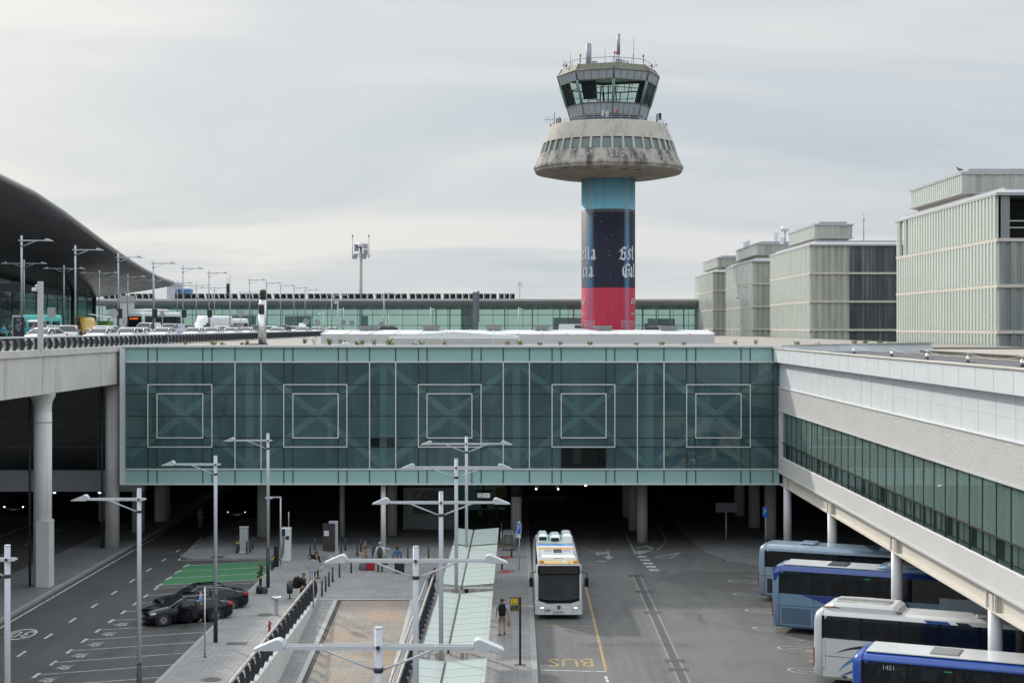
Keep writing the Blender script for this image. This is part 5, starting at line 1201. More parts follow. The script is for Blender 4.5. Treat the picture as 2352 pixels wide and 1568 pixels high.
for px, Y, lab in ((274.5,158.0,'dark rectangular sign back on the third elevated lamp'),(355.5,173.2,'dark rectangular sign back on the fourth elevated lamp'),(423,188.6,'dark rectangular sign back on the fifth elevated lamp'),(482,204.6,'dark rectangular sign back on the sixth elevated lamp')):
    sign('rectangular_sign',lab,px,Y,DZ,PZ(709,Y),'box',.6,1.0,PZ(720,Y),M_dark)
for px, Y, py, lab in ((553,200,720,'round sign back left of the twin flues'),(703,235,738,'round sign back right of the twin flues by parked cars'),(728.5,245,740,'round sign back near the end of the elevated railing'),(789,268,740,'round sign back left of the floodlight mast'),(808,262,741,'round sign back before the terminal windows'),(876.5,262,744,'round sign back under the taller terminal lamp post')):
    sign('round_sign',lab,px,Y,min(DZ,PZ(772,Y)),PZ(py-7,Y),'disc',.95,0,PZ(py,Y))
tt = thing('totem_sign','dark parking totem lettered T1 P vip on the elevated road','sign', (PX(44,101),101,DZ))
k_ = 101/F
g = MB(); g.bbox(-.36,.36,-.12,.0,0.0,PZ(728.5,101)-DZ,.01); g.build('board', mat('totem_navy', (.018,.02,.03), .4, var=.05), tt)
g = MB(); g.box(-.46,.06,.02,.12,0,PZ(723.5,101)-DZ); g.build('frame', M_pole, tt)
g = MB(); zt_ = PZ(735.5,101)-DZ; put_text(g,'T1',lambda u,v:(u,-.125,zt_+v),h=.19)
zp = PZ(749,101)-DZ; put_text(g,'P',lambda u,v:(u-.03,-.125,zp+v),h=.14)
for a in ((-.17,-.15,zp-.14,zp+.14),(.09,.11,zp-.14,zp+.05),(-.17,.11,zp-.155,zp-.135),(-.17,.02,zp+.125,zp+.145)): g.box(a[0],a[1],-.127,-.122,a[2],a[3])
g.add([(.02,-.125,zp+.13),(.2,-.125,zp+.24),(.24,-.125,zp+.22),(.08,-.125,zp+.1)],[(0,1,2,3)],False); g.add([(.08,-.125,zp+.2),(.12,-.125,zp+.2),(.14,-.125,zp+.16)],[(0,1,2)],False)
put_text(g,'vip',lambda u,v:(u+v*.25,-.125,PZ(758,101)-DZ+v),h=.15); g.build('lettering', M_lampw, tt)
cpole = thing('camera_post','pale rust-marked post with a camera at the edge of the elevated road','camera post',(PX(93,88),88,13.98))
hh = PZ(646.6,88)-13.98
g = MB(); g.bbox(-.14,.14,-.14,.14,0,hh,.02); g.build('post', mat('post_pale', (.5,.5,.5), .5, var=.08, streak=(.3,.2,.12), sk=(3,3,.7), sl=(.66,.8)), cpole)
g = MB(); g.tube([(-.14,0,hh-.45),(-.3,-.05,hh-.45)], .04); g.bbox(-.42,-.16,-.3,.05,hh-.55,hh-.35,.04); g.sphere((-.2,-.1,hh-.25),.08); g.build('camera', M_white, cpole)
sh = thing('bus_shelter','bus shelter with bright green poster panels and slanted roof on the elevated road','shelter',(PX(235,159),159,DZ))
def sx(px): return PX(px,159)-PX(235,159)
def sz(py): return PZ(py,159)-DZ
g = MB(); g.loft([[(sx(208),-1.2,sz(722)),(sx(259),-1.2,sz(730.5)),(sx(259),1.2,sz(731)),(sx(208),1.2,sz(722.5))],[(sx(208),-1.2,sz(721)),(sx(259),-1.2,sz(729.4)),(sx(259),1.2,sz(729.6)),(sx(208),1.2,sz(721.3))]]); g.build('roof', M_pole, sh)
gpl = mat('poster_green', (.09,.36,.03), .4, var=.15, vs=.8); gp2 = mat('poster_lime', (.3,.5,.06), .4, var=.12)
g = MB(); g.box(sx(224.5),sx(249),-.06,0,.4,sz(737)); g.build('poster', gpl, sh); g = MB(); g.box(sx(251),sx(261),-.06,0,.4,sz(738)); g.build('poster', gp2, sh)
g = MB()
for px in (223.5,250,262): g.box(sx(px)-.05,sx(px)+.05,-.08,.08,0,sz(729))
g.build('post', M_lampw, sh)
g = MB(); z = sz(742); put_text(g,'P',lambda u,v:(sx(229)+u,-.064,z+v),h=.2)
for a in ((-.2,-.17,-.2,.2),(.14,.17,-.2,.08),(-.2,.17,-.2,-.17),(-.2,.0,.17,.2)): g.box(sx(229)+a[0],sx(229)+a[1],-.066,-.061,z+a[2],z+a[3])
g.box(sx(237),sx(245),-.066,-.061,z+.02,z+.1); 
for k in range(3): g.box(sx(227),sx(240),-.066,-.061,z-.6-.15*k,z-.55-.15*k)
g.build('lettering', mat('poster_ink', (.02,.1,.02), .6), sh)

# ==== people ======================================================================================================
def skin_obj(name, chains, m, parent, lv=1):
    """chains: lists of (x,y,z,r); a chain may start on an existing joint so the limbs grow out of one body"""
    vs_, es_, rs_, idx, roots = [], [], [], {}, []
    for ch in chains:
        prev = None
        for p in ch:
            key = (round(p[0],4),round(p[1],4),round(p[2],4))
            if key not in idx:
                idx[key] = len(vs_); vs_.append(p[:3]); rs_.append(p[3])
                if prev is None: roots.append(idx[key])
            if prev is not None and prev != idx[key]: es_.append((prev, idx[key]))
            prev = idx[key]
    me = bpy.data.meshes.new(name); me.from_pydata(vs_, es_, []); o = bpy.data.objects.new(name, me); COL.objects.link(o)
    md = o.modifiers.new('skin','SKIN'); md.use_smooth_shade = True; md.branch_smoothing = .4
    for i, v in enumerate(me.skin_vertices[0].data): v.radius = (rs_[i], rs_[i])
    for i in roots: me.skin_vertices[0].data[i].use_root = True
    ss = o.modifiers.new('sub','SUBSURF'); ss.levels = lv; ss.render_levels = lv
    me.materials.append(m); o.parent = parent; return o
def cloth(name, c, rough=.85): return mat(name, c, rough, var=.15, vs=6, spec=.25)
def person(lab, loc, rz, Ht=1.75, shirt=None, sleeves='long', legs=None, shorts=False, hair=None, hairlen='short', shoes=None, pose=None, group=None, skin=None, build=1.0, detail=True, coat_len=.0):
    """a standing figure facing -Y; pose overrides joint positions (metres for a 1.75 m person)"""
    t_ = thing('person', lab, 'person', loc, rz, group); k = Ht/1.75; b_ = build
    J = dict(pelvis=(0,0,.96), waist=(0,0,1.08), chest=(0,.005,1.28), neck=(0,.01,1.47), head0=(0,-.01,1.56), head1=(0,-.025,1.635), head2=(0,-.015,1.70))
    for s_, n_ in ((-1,'r'),(1,'l')):
        J.update({'sh'+n_:(s_*.185*b_,.01,1.41),'el'+n_:(s_*.245*b_,.04,1.13),'wr'+n_:(s_*.255*b_,-.03,.89),'hip'+n_:(s_*.095,0,.91),'kn'+n_:(s_*.11,-.015,.50),'an'+n_:(s_*.115,.02,.09),'to'+n_:(s_*.135,-.15,.045)})
    for q, v in (pose or {}).items(): J[q] = v
    P_ = {q: Vector(v)*k for q, v in J.items()}
    def c(q, r): v = P_[q]; return (v.x, v.y, v.z, r*k)
    sk_ = skin or M_skin
    ch = [[c('pelvis',.12*b_),c('waist',.11*b_),c('chest',.13*b_),c('neck',.058),c('head0',.066),c('head1',.088),c('head2',.078)]]
    hands = []
    for n_ in 'rl':
        ch.append([c('chest',.13*b_),c('sh'+n_,.062*b_),c('el'+n_,.043),c('wr'+n_,.03)])
        ch.append([c('pelvis',.12*b_),c('hip'+n_,.09*b_),c('kn'+n_,.058),c('an'+n_,.038),c('to'+n_,.034)])
        w_ = P_['wr'+n_]; d = (w_-P_['el'+n_]).normalized(); side = Vector((0,-1,0)) if abs(d.z) > .6 else Vector((1 if n_=='l' else -1,0,0)).cross(d).cross(d)*-1
        if abs(side.dot(d)) > .95: side = Vector((1,0,0))
        side = (side-d*side.dot(d)).normalized(); nrm = d.cross(side)
        palm = w_+d*.045*k; kn = w_+d*.085*k
        ch[-2] += [(palm.x,palm.y,palm.z,.030*k),(kn.x,kn.y,kn.z,.026*k)]
        if detail:
            for f_, (off, ln) in enumerate(((-.027,.075),(-.009,.085),(.009,.08),(.026,.062))):
                p0 = palm+side*off*k+d*.02*k; p1 = kn+side*off*1.05*k+d*.02*k; p2 = p1+(d+nrm*.25)*ln*.5*k; p3 = p2+(d+nrm*.8)*ln*.4*k
                hands.append([(*p0,.009*k),(*p1,.009*k),(*p2,.0085*k),(*p3,.007*k)])
            p0 = palm-side*.02*k; p1 = palm-side*.045*k+d*.025*k; p2 = p1+d*.035*k-side*.008*k+nrm*.01*k
            hands.append([(*p0,.011*k),(*p1,.010*k),(*p2,.008*k)])
    skin_obj('body', ch+hands, sk_, t_)
    # face: nose, ears and eyes, turned with the head
    hd = P_['head1']; fw = Vector((0,-1,0))
    if pose and 'face' in pose: fw = Vector(pose['face']).normalized()
    rt = Vector((-fw.y,fw.x,0)).normalized() if abs(fw.z) < .9 else Vector((1,0,0))
    if detail:
        g = MB(); q = hd+fw*.088*k; g.add([q+rt*.014*k-Vector((0,0,.028))*k, q-rt*.014*k-Vector((0,0,.028))*k, q+fw*.026*k-Vector((0,0,.022))*k, q+Vector((0,0,.02))*k],[(0,1,2),(0,2,3),(1,3,2)],False)
        for s_ in (-1,1): g.sphere(tuple(hd+rt*s_*.086*k-Vector((0,0,.005))*k), .022*k, 6, 5, (.5,.8,1.2))
        g.build('face', sk_, t_)
        g = MB()
        for s_ in (-1,1): g.sphere(tuple(hd+fw*.082*k+rt*s_*.032*k+Vector((0,0,.015))*k), .011*k, 6, 4)
        g.box(0,0,0,0,0,0); g.add([hd+fw*.087*k+rt*.025*k-Vector((0,0,.05))*k, hd+fw*.087*k-rt*.025*k-Vector((0,0,.05))*k, hd+fw*.09*k-Vector((0,0,.056))*k],[(0,1,2)],False)
        g.build('eyes', M_hairb, t_)
    if hair:
        g = MB(); c0 = hd+Vector((0,0,.03))*k-fw*.014*k; rings = []
        for i in range(1,7):
            a = math.pi*.56*i/6; z = .106*k*math.cos(a); r = .1*k*math.sin(a)
            rings.append([tuple(c0+Vector((r*math.cos(q*math.pi/6),r*1.06*math.sin(q*math.pi/6),z))+(-fw*.012*k*(i/6))) for q in range(12)])
        rings = [[tuple(c0+Vector((0.001*math.cos(q),0.001*math.sin(q),.106*k))) for q in range(12)]]+rings
        g.loft(rings, False, True, True)
        if hairlen == 'long':
            bk_ = hd-fw*.075*k
            g.tube([bk_+Vector((0,0,.06))*k, bk_-fw*.015*k-Vector((0,0,.05))*k, bk_-fw*.03*k-Vector((0,0,.2))*k, bk_-fw*.02*k-Vector((0,0,.36))*k],[.085*k,.095*k,.085*k,.03*k],8)
            for s_ in (-1,1): g.tube([hd+rt*s_*.085*k+Vector((0,0,.05))*k, hd+rt*s_*.1*k-fw*.02*k-Vector((0,0,.1))*k, hd+rt*s_*.09*k-fw*.02*k-Vector((0,0,.27))*k],[.03*k,.035*k,.015*k],6)
        elif hairlen == 'bob':
            bk_ = hd-fw*.04*k; g.tube([bk_+Vector((0,0,.05))*k, bk_-Vector((0,0,.04))*k, bk_-Vector((0,0,.13))*k],[.095*k,.112*k,.075*k],10)
        elif hairlen == 'bun': g.sphere(tuple(hd-fw*.09*k+Vector((0,0,.07))*k), .05*k, 8, 6)
        g.build('hair', hair, t_)
    sh_ = shirt or cloth('grey_shirt', (.2,.2,.2)); e = .016
    low = coat_len
    ch = [[(P_['pelvis'].x,P_['pelvis'].y,P_['pelvis'].z-low*k,(.125*b_+e)*k),c('waist',.112*b_+e),c('chest',.132*b_+e),c('neck',.062+e*.6)]]
    for n_ in 'rl':
        el = c('el'+n_,.046+e)
        if sleeves == 'short':
            s0, s1 = P_['sh'+n_], P_['el'+n_]; q = s0.lerp(s1,.62); ch.append([c('chest',.132*b_+e),c('sh'+n_,.064*b_+e),(q.x,q.y,q.z,(.06+e)*k)])
        else: ch.append([c('chest',.132*b_+e),c('sh'+n_,.064*b_+e),el,c('wr'+n_,.032+e)])
    skin_obj('shirt', ch, sh_, t_)
    lg = legs or cloth('dark_trousers', (.03,.03,.035))
    ch = [[(P_['waist'].x,P_['waist'].y,P_['waist'].z-.03*k,(.112*b_+.008)*k),c('pelvis',.126*b_+.01)]]
    for n_ in 'rl':
        kn = P_['kn'+n_]
        if shorts: q = kn.lerp(P_['hip'+n_],.12); ch.append([c('pelvis',.126*b_+.01),c('hip'+n_,.095*b_+.012),(q.x,q.y,q.z,.078*k)])
        else: ch.append([c('pelvis',.126*b_+.01),c('hip'+n_,.095*b_+.012),c('kn'+n_,.066+.01),c('an'+n_,.05+.008)])
    skin_obj('trousers', ch, lg, t_)
    for n_ in 'rl':
        a, tt_ = P_['an'+n_], P_['to'+n_]; d = (tt_-a); d.z = 0; L = d.length; d = d/L if L > .01 else Vector((0,-1,0)); hl = a-d*.06*k; zl = min(a.z-.085*k, tt_.z-.04*k)
        g = MB(); sd = Vector((-d.y,d.x,0)); rings = []
        for u, wd, hh_ in ((0,.03,.075),(.06,.038,.1),(.14,.042,.095),(.2,.046,.065),(.27,.036,.045),(.3,.015,.03)):
            p = hl+d*u*k; rings.append([tuple(Vector((p.x,p.y,zl))+sd*wd*k),tuple(Vector((p.x,p.y,zl+hh_*.7*k))+sd*wd*.95*k),tuple(Vector((p.x,p.y,zl+hh_*k))+sd*wd*.3*k),tuple(Vector((p.x,p.y,zl+hh_*k))-sd*wd*.3*k),tuple(Vector((p.x,p.y,zl+hh_*.7*k))-sd*wd*.95*k),tuple(Vector((p.x,p.y,zl))-sd*wd*k)])
        g.loft(rings, True, True, True); g.build('shoe', shoes or M_black, t_)
    return t_
def backpack(lab, loc, rz, m, h=.48, w=.32, d=.18, name='backpack', cat='backpack'):
    t_ = thing(name, lab, cat, loc, rz); g = MB()
    rings = []
    for z, kx, ky in ((0,.85,.8),(.06,.98,1),(h*.55,1,1),(h*.85,.92,.85),(h,.6,.5)):
        rings.append([(w/2*kx*math.copysign(abs(math.cos(a))**.6,math.cos(a)), d/2*ky*math.copysign(abs(math.sin(a))**.6,math.sin(a)), z) for a in [2*math.pi*q/14 for q in range(14)]])
    g.loft(rings, True, True, True); g.build('bag', m, t_)
    g = MB(); rings = []
    for z, kx in ((.05,.7),(.1,.8),(h*.42,.8),(h*.48,.6)):
        rings.append([(w/2*kx*math.cos(a), d/2+.035*max(0,math.sin(a)) if math.sin(a) > 0 else d/2-.02, z) for a in [2*math.pi*q/12 for q in range(12)]])
    g.loft(rings, True, True, True); g.build('pocket', m, t_)
    g = MB()
    for s_ in (-1,1): g.tube([(s_*w*.28,-d/2+.02,h*.9),(s_*w*.36,-d/2-.12,h*.98),(s_*w*.38,-d/2-.19,h*.6),(s_*w*.34,-d/2+.02,h*.1)], .018, 5)
    g.tube([(-.05,-d/2+.04,h),(0,-d/2+.04,h+.05),(.05,-d/2+.04,h)], .012, 5); g.build('strap', m, t_); return t_
def suitcase(lab, loc, rz, m, h=.68, w=.46, d=.28, handle=.35):
    t_ = thing('suitcase', lab, 'suitcase', loc, rz); g = MB(); g.bbox(-w/2,w/2,-d/2,d/2,.05,h,.05); g.build('shell', m, t_)
    g = MB()
    for k in range(5): x = -w/2+.07+(w-.14)*k/4; g.box(x-.012,x+.012,-d/2-.008,-d/2+.002,.1,h-.07)
    g.build('rib', m, t_)
    for sx_ in (-1,1):
        for sy in (-1,1): g = MB(); g.cyl((sx_*w*.4-.015,sy*d*.36,.03),(sx_*w*.4+.015,sy*d*.36,.03),.03,n=10); g.build('wheel', M_black, t_)
    g = MB(); 
    if handle: g.tube([(-w*.22,d*.3,h-.02),(-w*.22,d*.3,h+handle),(w*.22,d*.3,h+handle),(w*.22,d*.3,h-.02)], .012, 6)
    g.tube([(-.08,0,h-.01),(-.06,0,h+.04),(.06,0,h+.04),(.08,0,h-.01)], .013, 6); g.build('handle', M_dark, t_); return t_
# ==== vehicles ==========================================================================================
def wheel(par, x, y, r=.32, w_=.2, name='wheel', hub=None):
    t_ = MB(); s_ = 1 if x > 0 else -1
    t_.loft([[(x+s_*dx, y+rr*math.cos(2*math.pi*k/20), r+rr*math.sin(2*math.pi*k/20)) for k in range(20)] for dx, rr in ((-w_,r*.6),(-w_,r*.95),(-w_+.03,r),(-.03,r),(0,r*.95),(.0,r*.68))], False, True, True)
    wh = t_.build(name, M_black, par)
    g = MB(); g.cyl((x-s_*.06,y,r),(x-s_*.05,y,r),r*.66,n=20)
    for k in range(9):
        a = 2*math.pi*k/9; c_, s2 = math.cos(a), math.sin(a)
        g.loft([[(x-s_*.05,y+r*.1*c_-.03*s2,r+r*.1*s2+.03*c_),(x-s_*.01,y+r*.1*c_-.03*s2,r+r*.1*s2+.03*c_),(x-s_*.01,y+r*.1*c_+.03*s2,r+r*.1*s2-.03*c_),(x-s_*.05,y+r*.1*c_+.03*s2,r+r*.1*s2-.03*c_)],
                [(x-s_*.05,y+r*.66*c_-.02*s2,r+r*.66*s2+.02*c_),(x-s_*.0,y+r*.66*c_-.02*s2,r+r*.66*s2+.02*c_),(x-s_*.0,y+r*.66*c_+.02*s2,r+r*.66*s2-.02*c_),(x-s_*.05,y+r*.66*c_+.02*s2,r+r*.66*s2-.02*c_)]])
    g.build('rim', hub or [mat('wheel_alloy', (.42,.42,.43), .35, .6)][0], wh)
M_head = mat('headlight_glass', (.55,.58,.6), .1, var=.1, spec=.8); M_tail = mat('tail_light', (.38,.02,.015), .25, spec=.7); M_plate = mat('number_plate', (.6,.6,.58), .5)
M_grey_glass = G_dark
def car(lab, body, loc, rz, kind='sedan', L=4.6, W=1.82, Hh=1.41, group=None, door=False, plate=None, chrome=False, hatch_open=False):
    """faces -Y; front at y=-L/2"""
    t_ = thing('car' if kind != 'van' else 'van', lab, 'car' if kind != 'van' else 'van', loc, rz, group); w = W/2
    if kind == 'sedan':
        st = [(0,.60,.34,.60),(.012,.80,.24,.68),(.05,.93,.19,.74),(.14,.99,.17,.83),(.27,1,.17,.93),(.33,1,.17,.965),(.55,1,.17,.985),(.78,1,.18,1.02),(.90,.98,.2,1.04),(.965,.92,.26,1.0),(.992,.80,.34,.93),(1,.62,.42,.8)]
        gb = (.265,.88); gt = (.44,.72); zb_ = .95
    elif kind == 'suv':
        st = [(0,.64,.38,.72),(.012,.83,.28,.82),(.05,.94,.24,.90),(.14,.99,.22,.98),(.25,1,.22,1.06),(.33,1,.22,1.09),(.55,1,.22,1.1),(.8,1,.23,1.12),(.93,.98,.26,1.12),(.975,.94,.3,1.08),(1,.8,.42,.98)]
        gb = (.25,.975); gt = (.38,.86); zb_ = 1.07
    else:
        st = [(0,.66,.38,.85),(.01,.86,.28,.98),(.04,.95,.25,1.08),(.10,1,.24,1.16),(.16,1,.24,1.3),(.3,1,.24,1.32),(.6,1,.24,1.32),(.9,1,.24,1.32),(.985,.98,.26,1.32),(1,.94,.32,1.3)]
        gb = (.11,.995); gt = (.25,.975); zb_ = 1.28
    g = MB(); rings = []
    for u, kw, z0, z1 in st:
        y = -L/2+L*u; a = w*kw; zm = z0+(z1-z0)*.45
        rings.append([(-a*.88,y,z0),(-a*.985,y,z0+.1),(-a,y,zm),(-a*.975,y,z1-.1),(-a*.86,y,z1-.015),(-a*.4,y,z1+.015),(a*.4,y,z1+.015),(a*.86,y,z1-.015),(a*.975,y,z1-.1),(a,y,zm),(a*.985,y,z0+.1),(a*.88,y,z0)])
    g.loft(rings, True, True, True); bd = g.build('body', body, t_)
    def ring(y0, y1, hw, z, c): return [(-hw+c,y0,z),(hw-c,y0,z),(hw,y0+c*1.3,z),(hw,y1-c,z),(hw-c,y1,z),(-hw+c,y1,z),(-hw,y1-c,z),(-hw,y0+c*1.3,z)]
    yb0, yb1, yt0, yt1 = (-L/2+L*q for q in (*gb,*gt))
    zr = Hh-.035
    g = MB(); g.loft([ring(yb0,yb1,w*.93,zb_-.02,.16), ring(yb0*.55+yt0*.45,yb1*.55+yt1*.45,w*.87,zb_+(zr-zb_)*.5,.15), ring(yt0,yt1,w*.73,zr,.14)], True, True, False)
    g.build('windows', M_grey_glass, t_)
    if kind == 'van':
        g = MB(); g.loft([ring(-L/2+L*.42,yb1+.01,w*.95,zb_-.03,.12), ring(-L/2+L*.42,yt1+.03,w*.80,zr,.12)], True, True, False); g.build('side_panel', body, t_)
    g = MB(); g.loft([ring(yt0-.16,yt1+.2,w*.79,zr-.085,.16), ring(yt0-.04,yt1+.06,w*.755,zr+.0,.16), ring(yt0+.06,yt1-.05,w*.68,zr+.035,.16)], True, True, True); g.build('roof', body, t_)
    for s_ in (-1,1):
        g = MB()
        g.tube([(s_*w*.90,yb0+.1,zb_-.02),(s_*w*.84,yb0*.5+yt0*.5+.1,zb_+(zr-zb_)*.5),(s_*w*.72,yt0+.12,zr)],.035,6); g.build('pillar', body, t_); g = MB(); g.tube([(s_*w*.90,yb1-.1,zb_-.02),(s_*w*.84,yb1*.5+yt1*.5-.08,zb_+(zr-zb_)*.5),(s_*w*.72,yt1-.08,zr)],.05,6); g.build('pillar', body, t_); g = MB()
        ym = -L/2+L*(.56); g.tube([(s_*w*.935,ym,zb_),(s_*w*.875,ym,zb_+(zr-zb_)*.5),(s_*w*.74,ym,zr)],.03,6); g.build('pillar', body, t_)
        if chrome:
            g = MB(); ps = [(s_*w*.945,yb0+.25,zb_+.02)]+[(s_*w*(.945-.19*math.sin(math.pi*min(1,q/5))**.5*1.0),yb0+.25+(yb1-yb0-.45)*q/10,zb_+.02+(zr-zb_-.05)*math.sin(math.pi*q/10)**.55) for q in range(1,10)]+[(s_*w*.945,yb1-.2,zb_+.02)]
            g.tube(ps, .013, 5); g.build('window_trim', M_steel, t_)
        g = MB(); yf = -L/2+L*.045; z = st[2][3]-.12; g.loft([[(s_*w*.52,yf-.085,z-.05),(s_*w*.52,yf-.085,z+.04),(s_*w*.52,yf-.02,z+.05)],[(s_*w*.90,yf+.02,z-.03),(s_*w*.90,yf+.02,z+.05),(s_*w*.86,yf+.1,z+.08)],[(s_*w*.985,yf+.3,z+.03),(s_*w*.985,yf+.3,z+.08),(s_*w*.93,yf+.32,z+.11)]],True,True,False); g.build('headlight', M_head, t_)
        g = MB(); yr = L/2; z = st[-3][3]-.16; g.loft([[(s_*w*.99,yr-.34,z),(s_*w*.99,yr-.34,z+.13),(s_*w*.9,yr-.34,z+.15)],[(s_*w*.9,yr-.07,z-.03),(s_*w*.9,yr-.07,z+.12),(s_*w*.8,yr-.12,z+.14)],[(s_*w*.5,yr+.0,z-.03),(s_*w*.5,yr+.0,z+.09),(s_*w*.5,yr-.06,z+.1)]],True,True,False); g.build('tail_light', M_tail, t_)
        g = MB(); ym = yb0+.52; g.bbox(s_*(w+.02),s_*(w+.2),ym-.05,ym+.07,zb_+.0,zb_+.13,.03); g.cyl((s_*w*.92,ym,zb_+.03),(s_*(w+.05),ym,zb_+.04),.02,n=5); g.build('mirror', body, t_)
        for yy in (-L/2+L*.195,-L/2+L*.785): 
            wheel(t_, s_*(w+.005), yy, .33 if kind == 'sedan' else .36)
            g = MB(); r_ = .41 if kind == 'sedan' else .44; g.cyl((s_*(w-.25),yy,.34),(s_*(w-.004),yy,.34),r_,n=22); g.build('wheel_arch', M_black, t_)
    g = MB(); y0 = -L/2; z = st[1][2]; g.loft([[(-w*.5,y0-.012,z+.06),(w*.5,y0-.012,z+.06),(w*.42,y0-.006,z+.22),(-w*.42,y0-.006,z+.22)],[(-w*.5,y0+.1,z+.06),(w*.5,y0+.1,z+.06),(w*.42,y0+.1,z+.22),(-w*.42,y0+.1,z+.22)]]); g.build('grille', M_black, t_)
    for yy, s_ in ((-L/2-.02,1),(L/2+.005,-1)):
        g = MB(); z = .42 if s_ > 0 else .62; g.box(-.26,.26,yy-.01,yy+.01,z,z+.11); pl = g.build('number_plate', M_plate, t_)
        if plate and s_ > 0: g = MB(); put_text(g, plate, lambda u,v: (u, yy-.014, z+.055+v), h=.07); g.build('lettering', M_black, pl)
    if hatch_open:
        g = MB(); z = Hh; g.loft([[(-w*.7,yt1,z-.03),(w*.7,yt1,z-.03),(w*.7,yt1,z+.02),(-w*.7,yt1,z+.02)],[(-w*.8,yt1+.55,z+.42),(w*.8,yt1+.55,z+.42),(w*.8,yt1+.5,z+.5),(-w*.8,yt1+.5,z+.5)],[(-w*.8,yt1+1.15,z+.25),(w*.8,yt1+1.15,z+.25),(w*.8,yt1+1.2,z+.32),(-w*.8,yt1+1.2,z+.32)]]); g.build('tailgate', body, t_)
    if door:   # driver's door swung open on the left-hand side (+X when facing -Y)
        hx, hy = w*1.0, -L/2+L*.36; a = R(62)
        def D(u, z, o=0.): return (hx+math.sin(a)*u+math.cos(a)*o*-1*-1, hy+math.cos(a)*u-math.sin(a)*o, z)
        g = MB(); prof_ = [(0,.25),(1.0,.25),(1.08,.6),(1.05,.97),(0,.94)]
        g.loft([[D(u,z,-.03) for u,z in prof_],[D(u,z,.03) for u,z in prof_]]); dr = g.build('door', body, t_)
        g = MB(); pw_ = [(.05,.96),(1.03,.98),(.82,1.28),(.5,1.36)]; 
        g.tube([D(*q) for q in pw_[0:1]]+[D(*q) for q in (pw_[3],pw_[2],pw_[1])], .022, 5); g.build('door_frame', body, dr)
        g = MB(); g.loft([[D(u,z,-.03-.05) for u,z in ((.1,.45),(.95,.45),(.95,.75),(.1,.8))],[D(u,z,-.03) for u,z in ((.1,.4),(1.0,.4),(1.0,.85),(.1,.88))]]); g.build('door_lining', M_dark, dr)
        g = MB(); g.box(w*.75,w*.985+.012,hy+.03,hy+1.02,.3,zb_-.03); g.build('door_opening', M_black, t_)
    return t_
navy_black = paint('blue_black_paint', (.006,.007,.011), .1, 0, .15, .3)
car('black sedan with driver door open and the man in blue shirt beside it', navy_black, (-17.2,80.1,.004), R(-63), L=4.62, door=True, plate='VTC')
car('black sedan with chrome window line parked behind the open-door sedan', C_blackp, (-17.05,83.0,.004), R(-63), L=4.95, Hh=1.44, W=1.86, chrome=True, plate='VTC')
# cars on the elevated road
def on_deck(px, X): return (X, X*F/(px-CX), DZ)
first_c = {}
def deck_car(key, lab, px, X, rz, **kw):
    L_ = on_deck(px, X)
    if key in first_c: o = again(first_c[key], lab, L_, rz)
    else: o = first_c[key] = car(lab, kw.pop('body'), L_, rz, group='cars queuing on the elevated road', **kw)
    return o
C_pearl = paint('pearl_paint', (.6,.61,.63))
deck_car('ws','white sedan nearest the railing behind the camera post on the elevated road',100,-36.0,R(-12),body=C_white)
deck_car('ss','silver car with roof rails next to the nearest white sedan on the elevated road',156,-39.6,R(14),body=C_silver,kind='suv',Hh=1.6)
deck_car('ho','white car with its tailgate raised behind the nearest white sedan',114,-42.5,R(168),body=C_pearl,kind='suv',Hh=1.6,hatch_open=True)
deck_car('ws','white sedan below the green shelter on the elevated road',232,-36.5,R(-8))
deck_car('wv','white car partly hidden behind the white sedan by the green shelter',238,-39.5,R(-8),body=C_white,kind='suv',Hh=1.58)
deck_car('ws','white sedan right of the round sign by the elevated railing',296,-36.3,R(-6))
deck_car('ws','white sedan behind the triangular sign post',318,-39.8,R(-6))
deck_car('van','white panel van in front of the white coach doors',340,-43.8,R(-6),body=C_white,kind='van',L=4.9,W=1.9,Hh=1.95)
deck_car('ws','white sedan in front of the silver-blue van by the triangular sign',375,-36.8,R(-6))
deck_car('bv','pale silver-blue van between the two white vans on the elevated road',396,-41.2,R(-6),body=paint('silver_blue_paint', (.42,.45,.53), .3, .2),kind='van',L=4.7,W=1.85,Hh=1.85)
deck_car('dv','dark grey people carrier behind the silver-blue van',424,-41.5,R(-6),body=paint('dark_grey_paint', (.13,.135,.14), .3, .3),kind='suv',Hh=1.72)
for i, (px, X, kd) in enumerate(((446,-36.9,'ws'),(462,-40.5,'ws'),(488,-36.9,'ws'),(508,-40.2,'wv'),(532,-36.6,'ws'),(540,-41,'dv'),(566,-38.5,'ws'),(590,-40,'dv'))):
    deck_car(kd, '%s car, %s in the queue right of the people carrier on the elevated road' % ('dark grey' if kd == 'dv' else 'white', ORD[i]), px, X, R(-5))
for i, (px, X, kd) in enumerate(((620,-34.5,'wv'),(637,-32.5,'ws'),(650,-36.3,'dv'),(672,-36.8,'wv'),(690,-36.2,'ho'),(697,-33.6,'ws'),(726,-35.0,'ws'),(762,-33.0,'ws'))):
    deck_car(kd, '%s, %s of those parked right of the steel flues' % ({'wv':'white tall car','ws':'white sedan','dv':'dark people carrier','ho':'white car with raised tailgate'}[kd], ORD[i]), px, X, R(-4))
for px, Y, rz, lab, kd in ((1318,255,R(80),'white van partly hidden behind the white skylight left of the tower','van'),(1513,250,R(75),'dark car behind the skylight right of the tower base','dv'),(899,262,R(85),'dark jeep-like car behind the skylight below the terminal glass','dv')):
    o = again(first_c[kd], lab, (PX(px,Y),Y,PZ(750,Y)-1.55), rz)
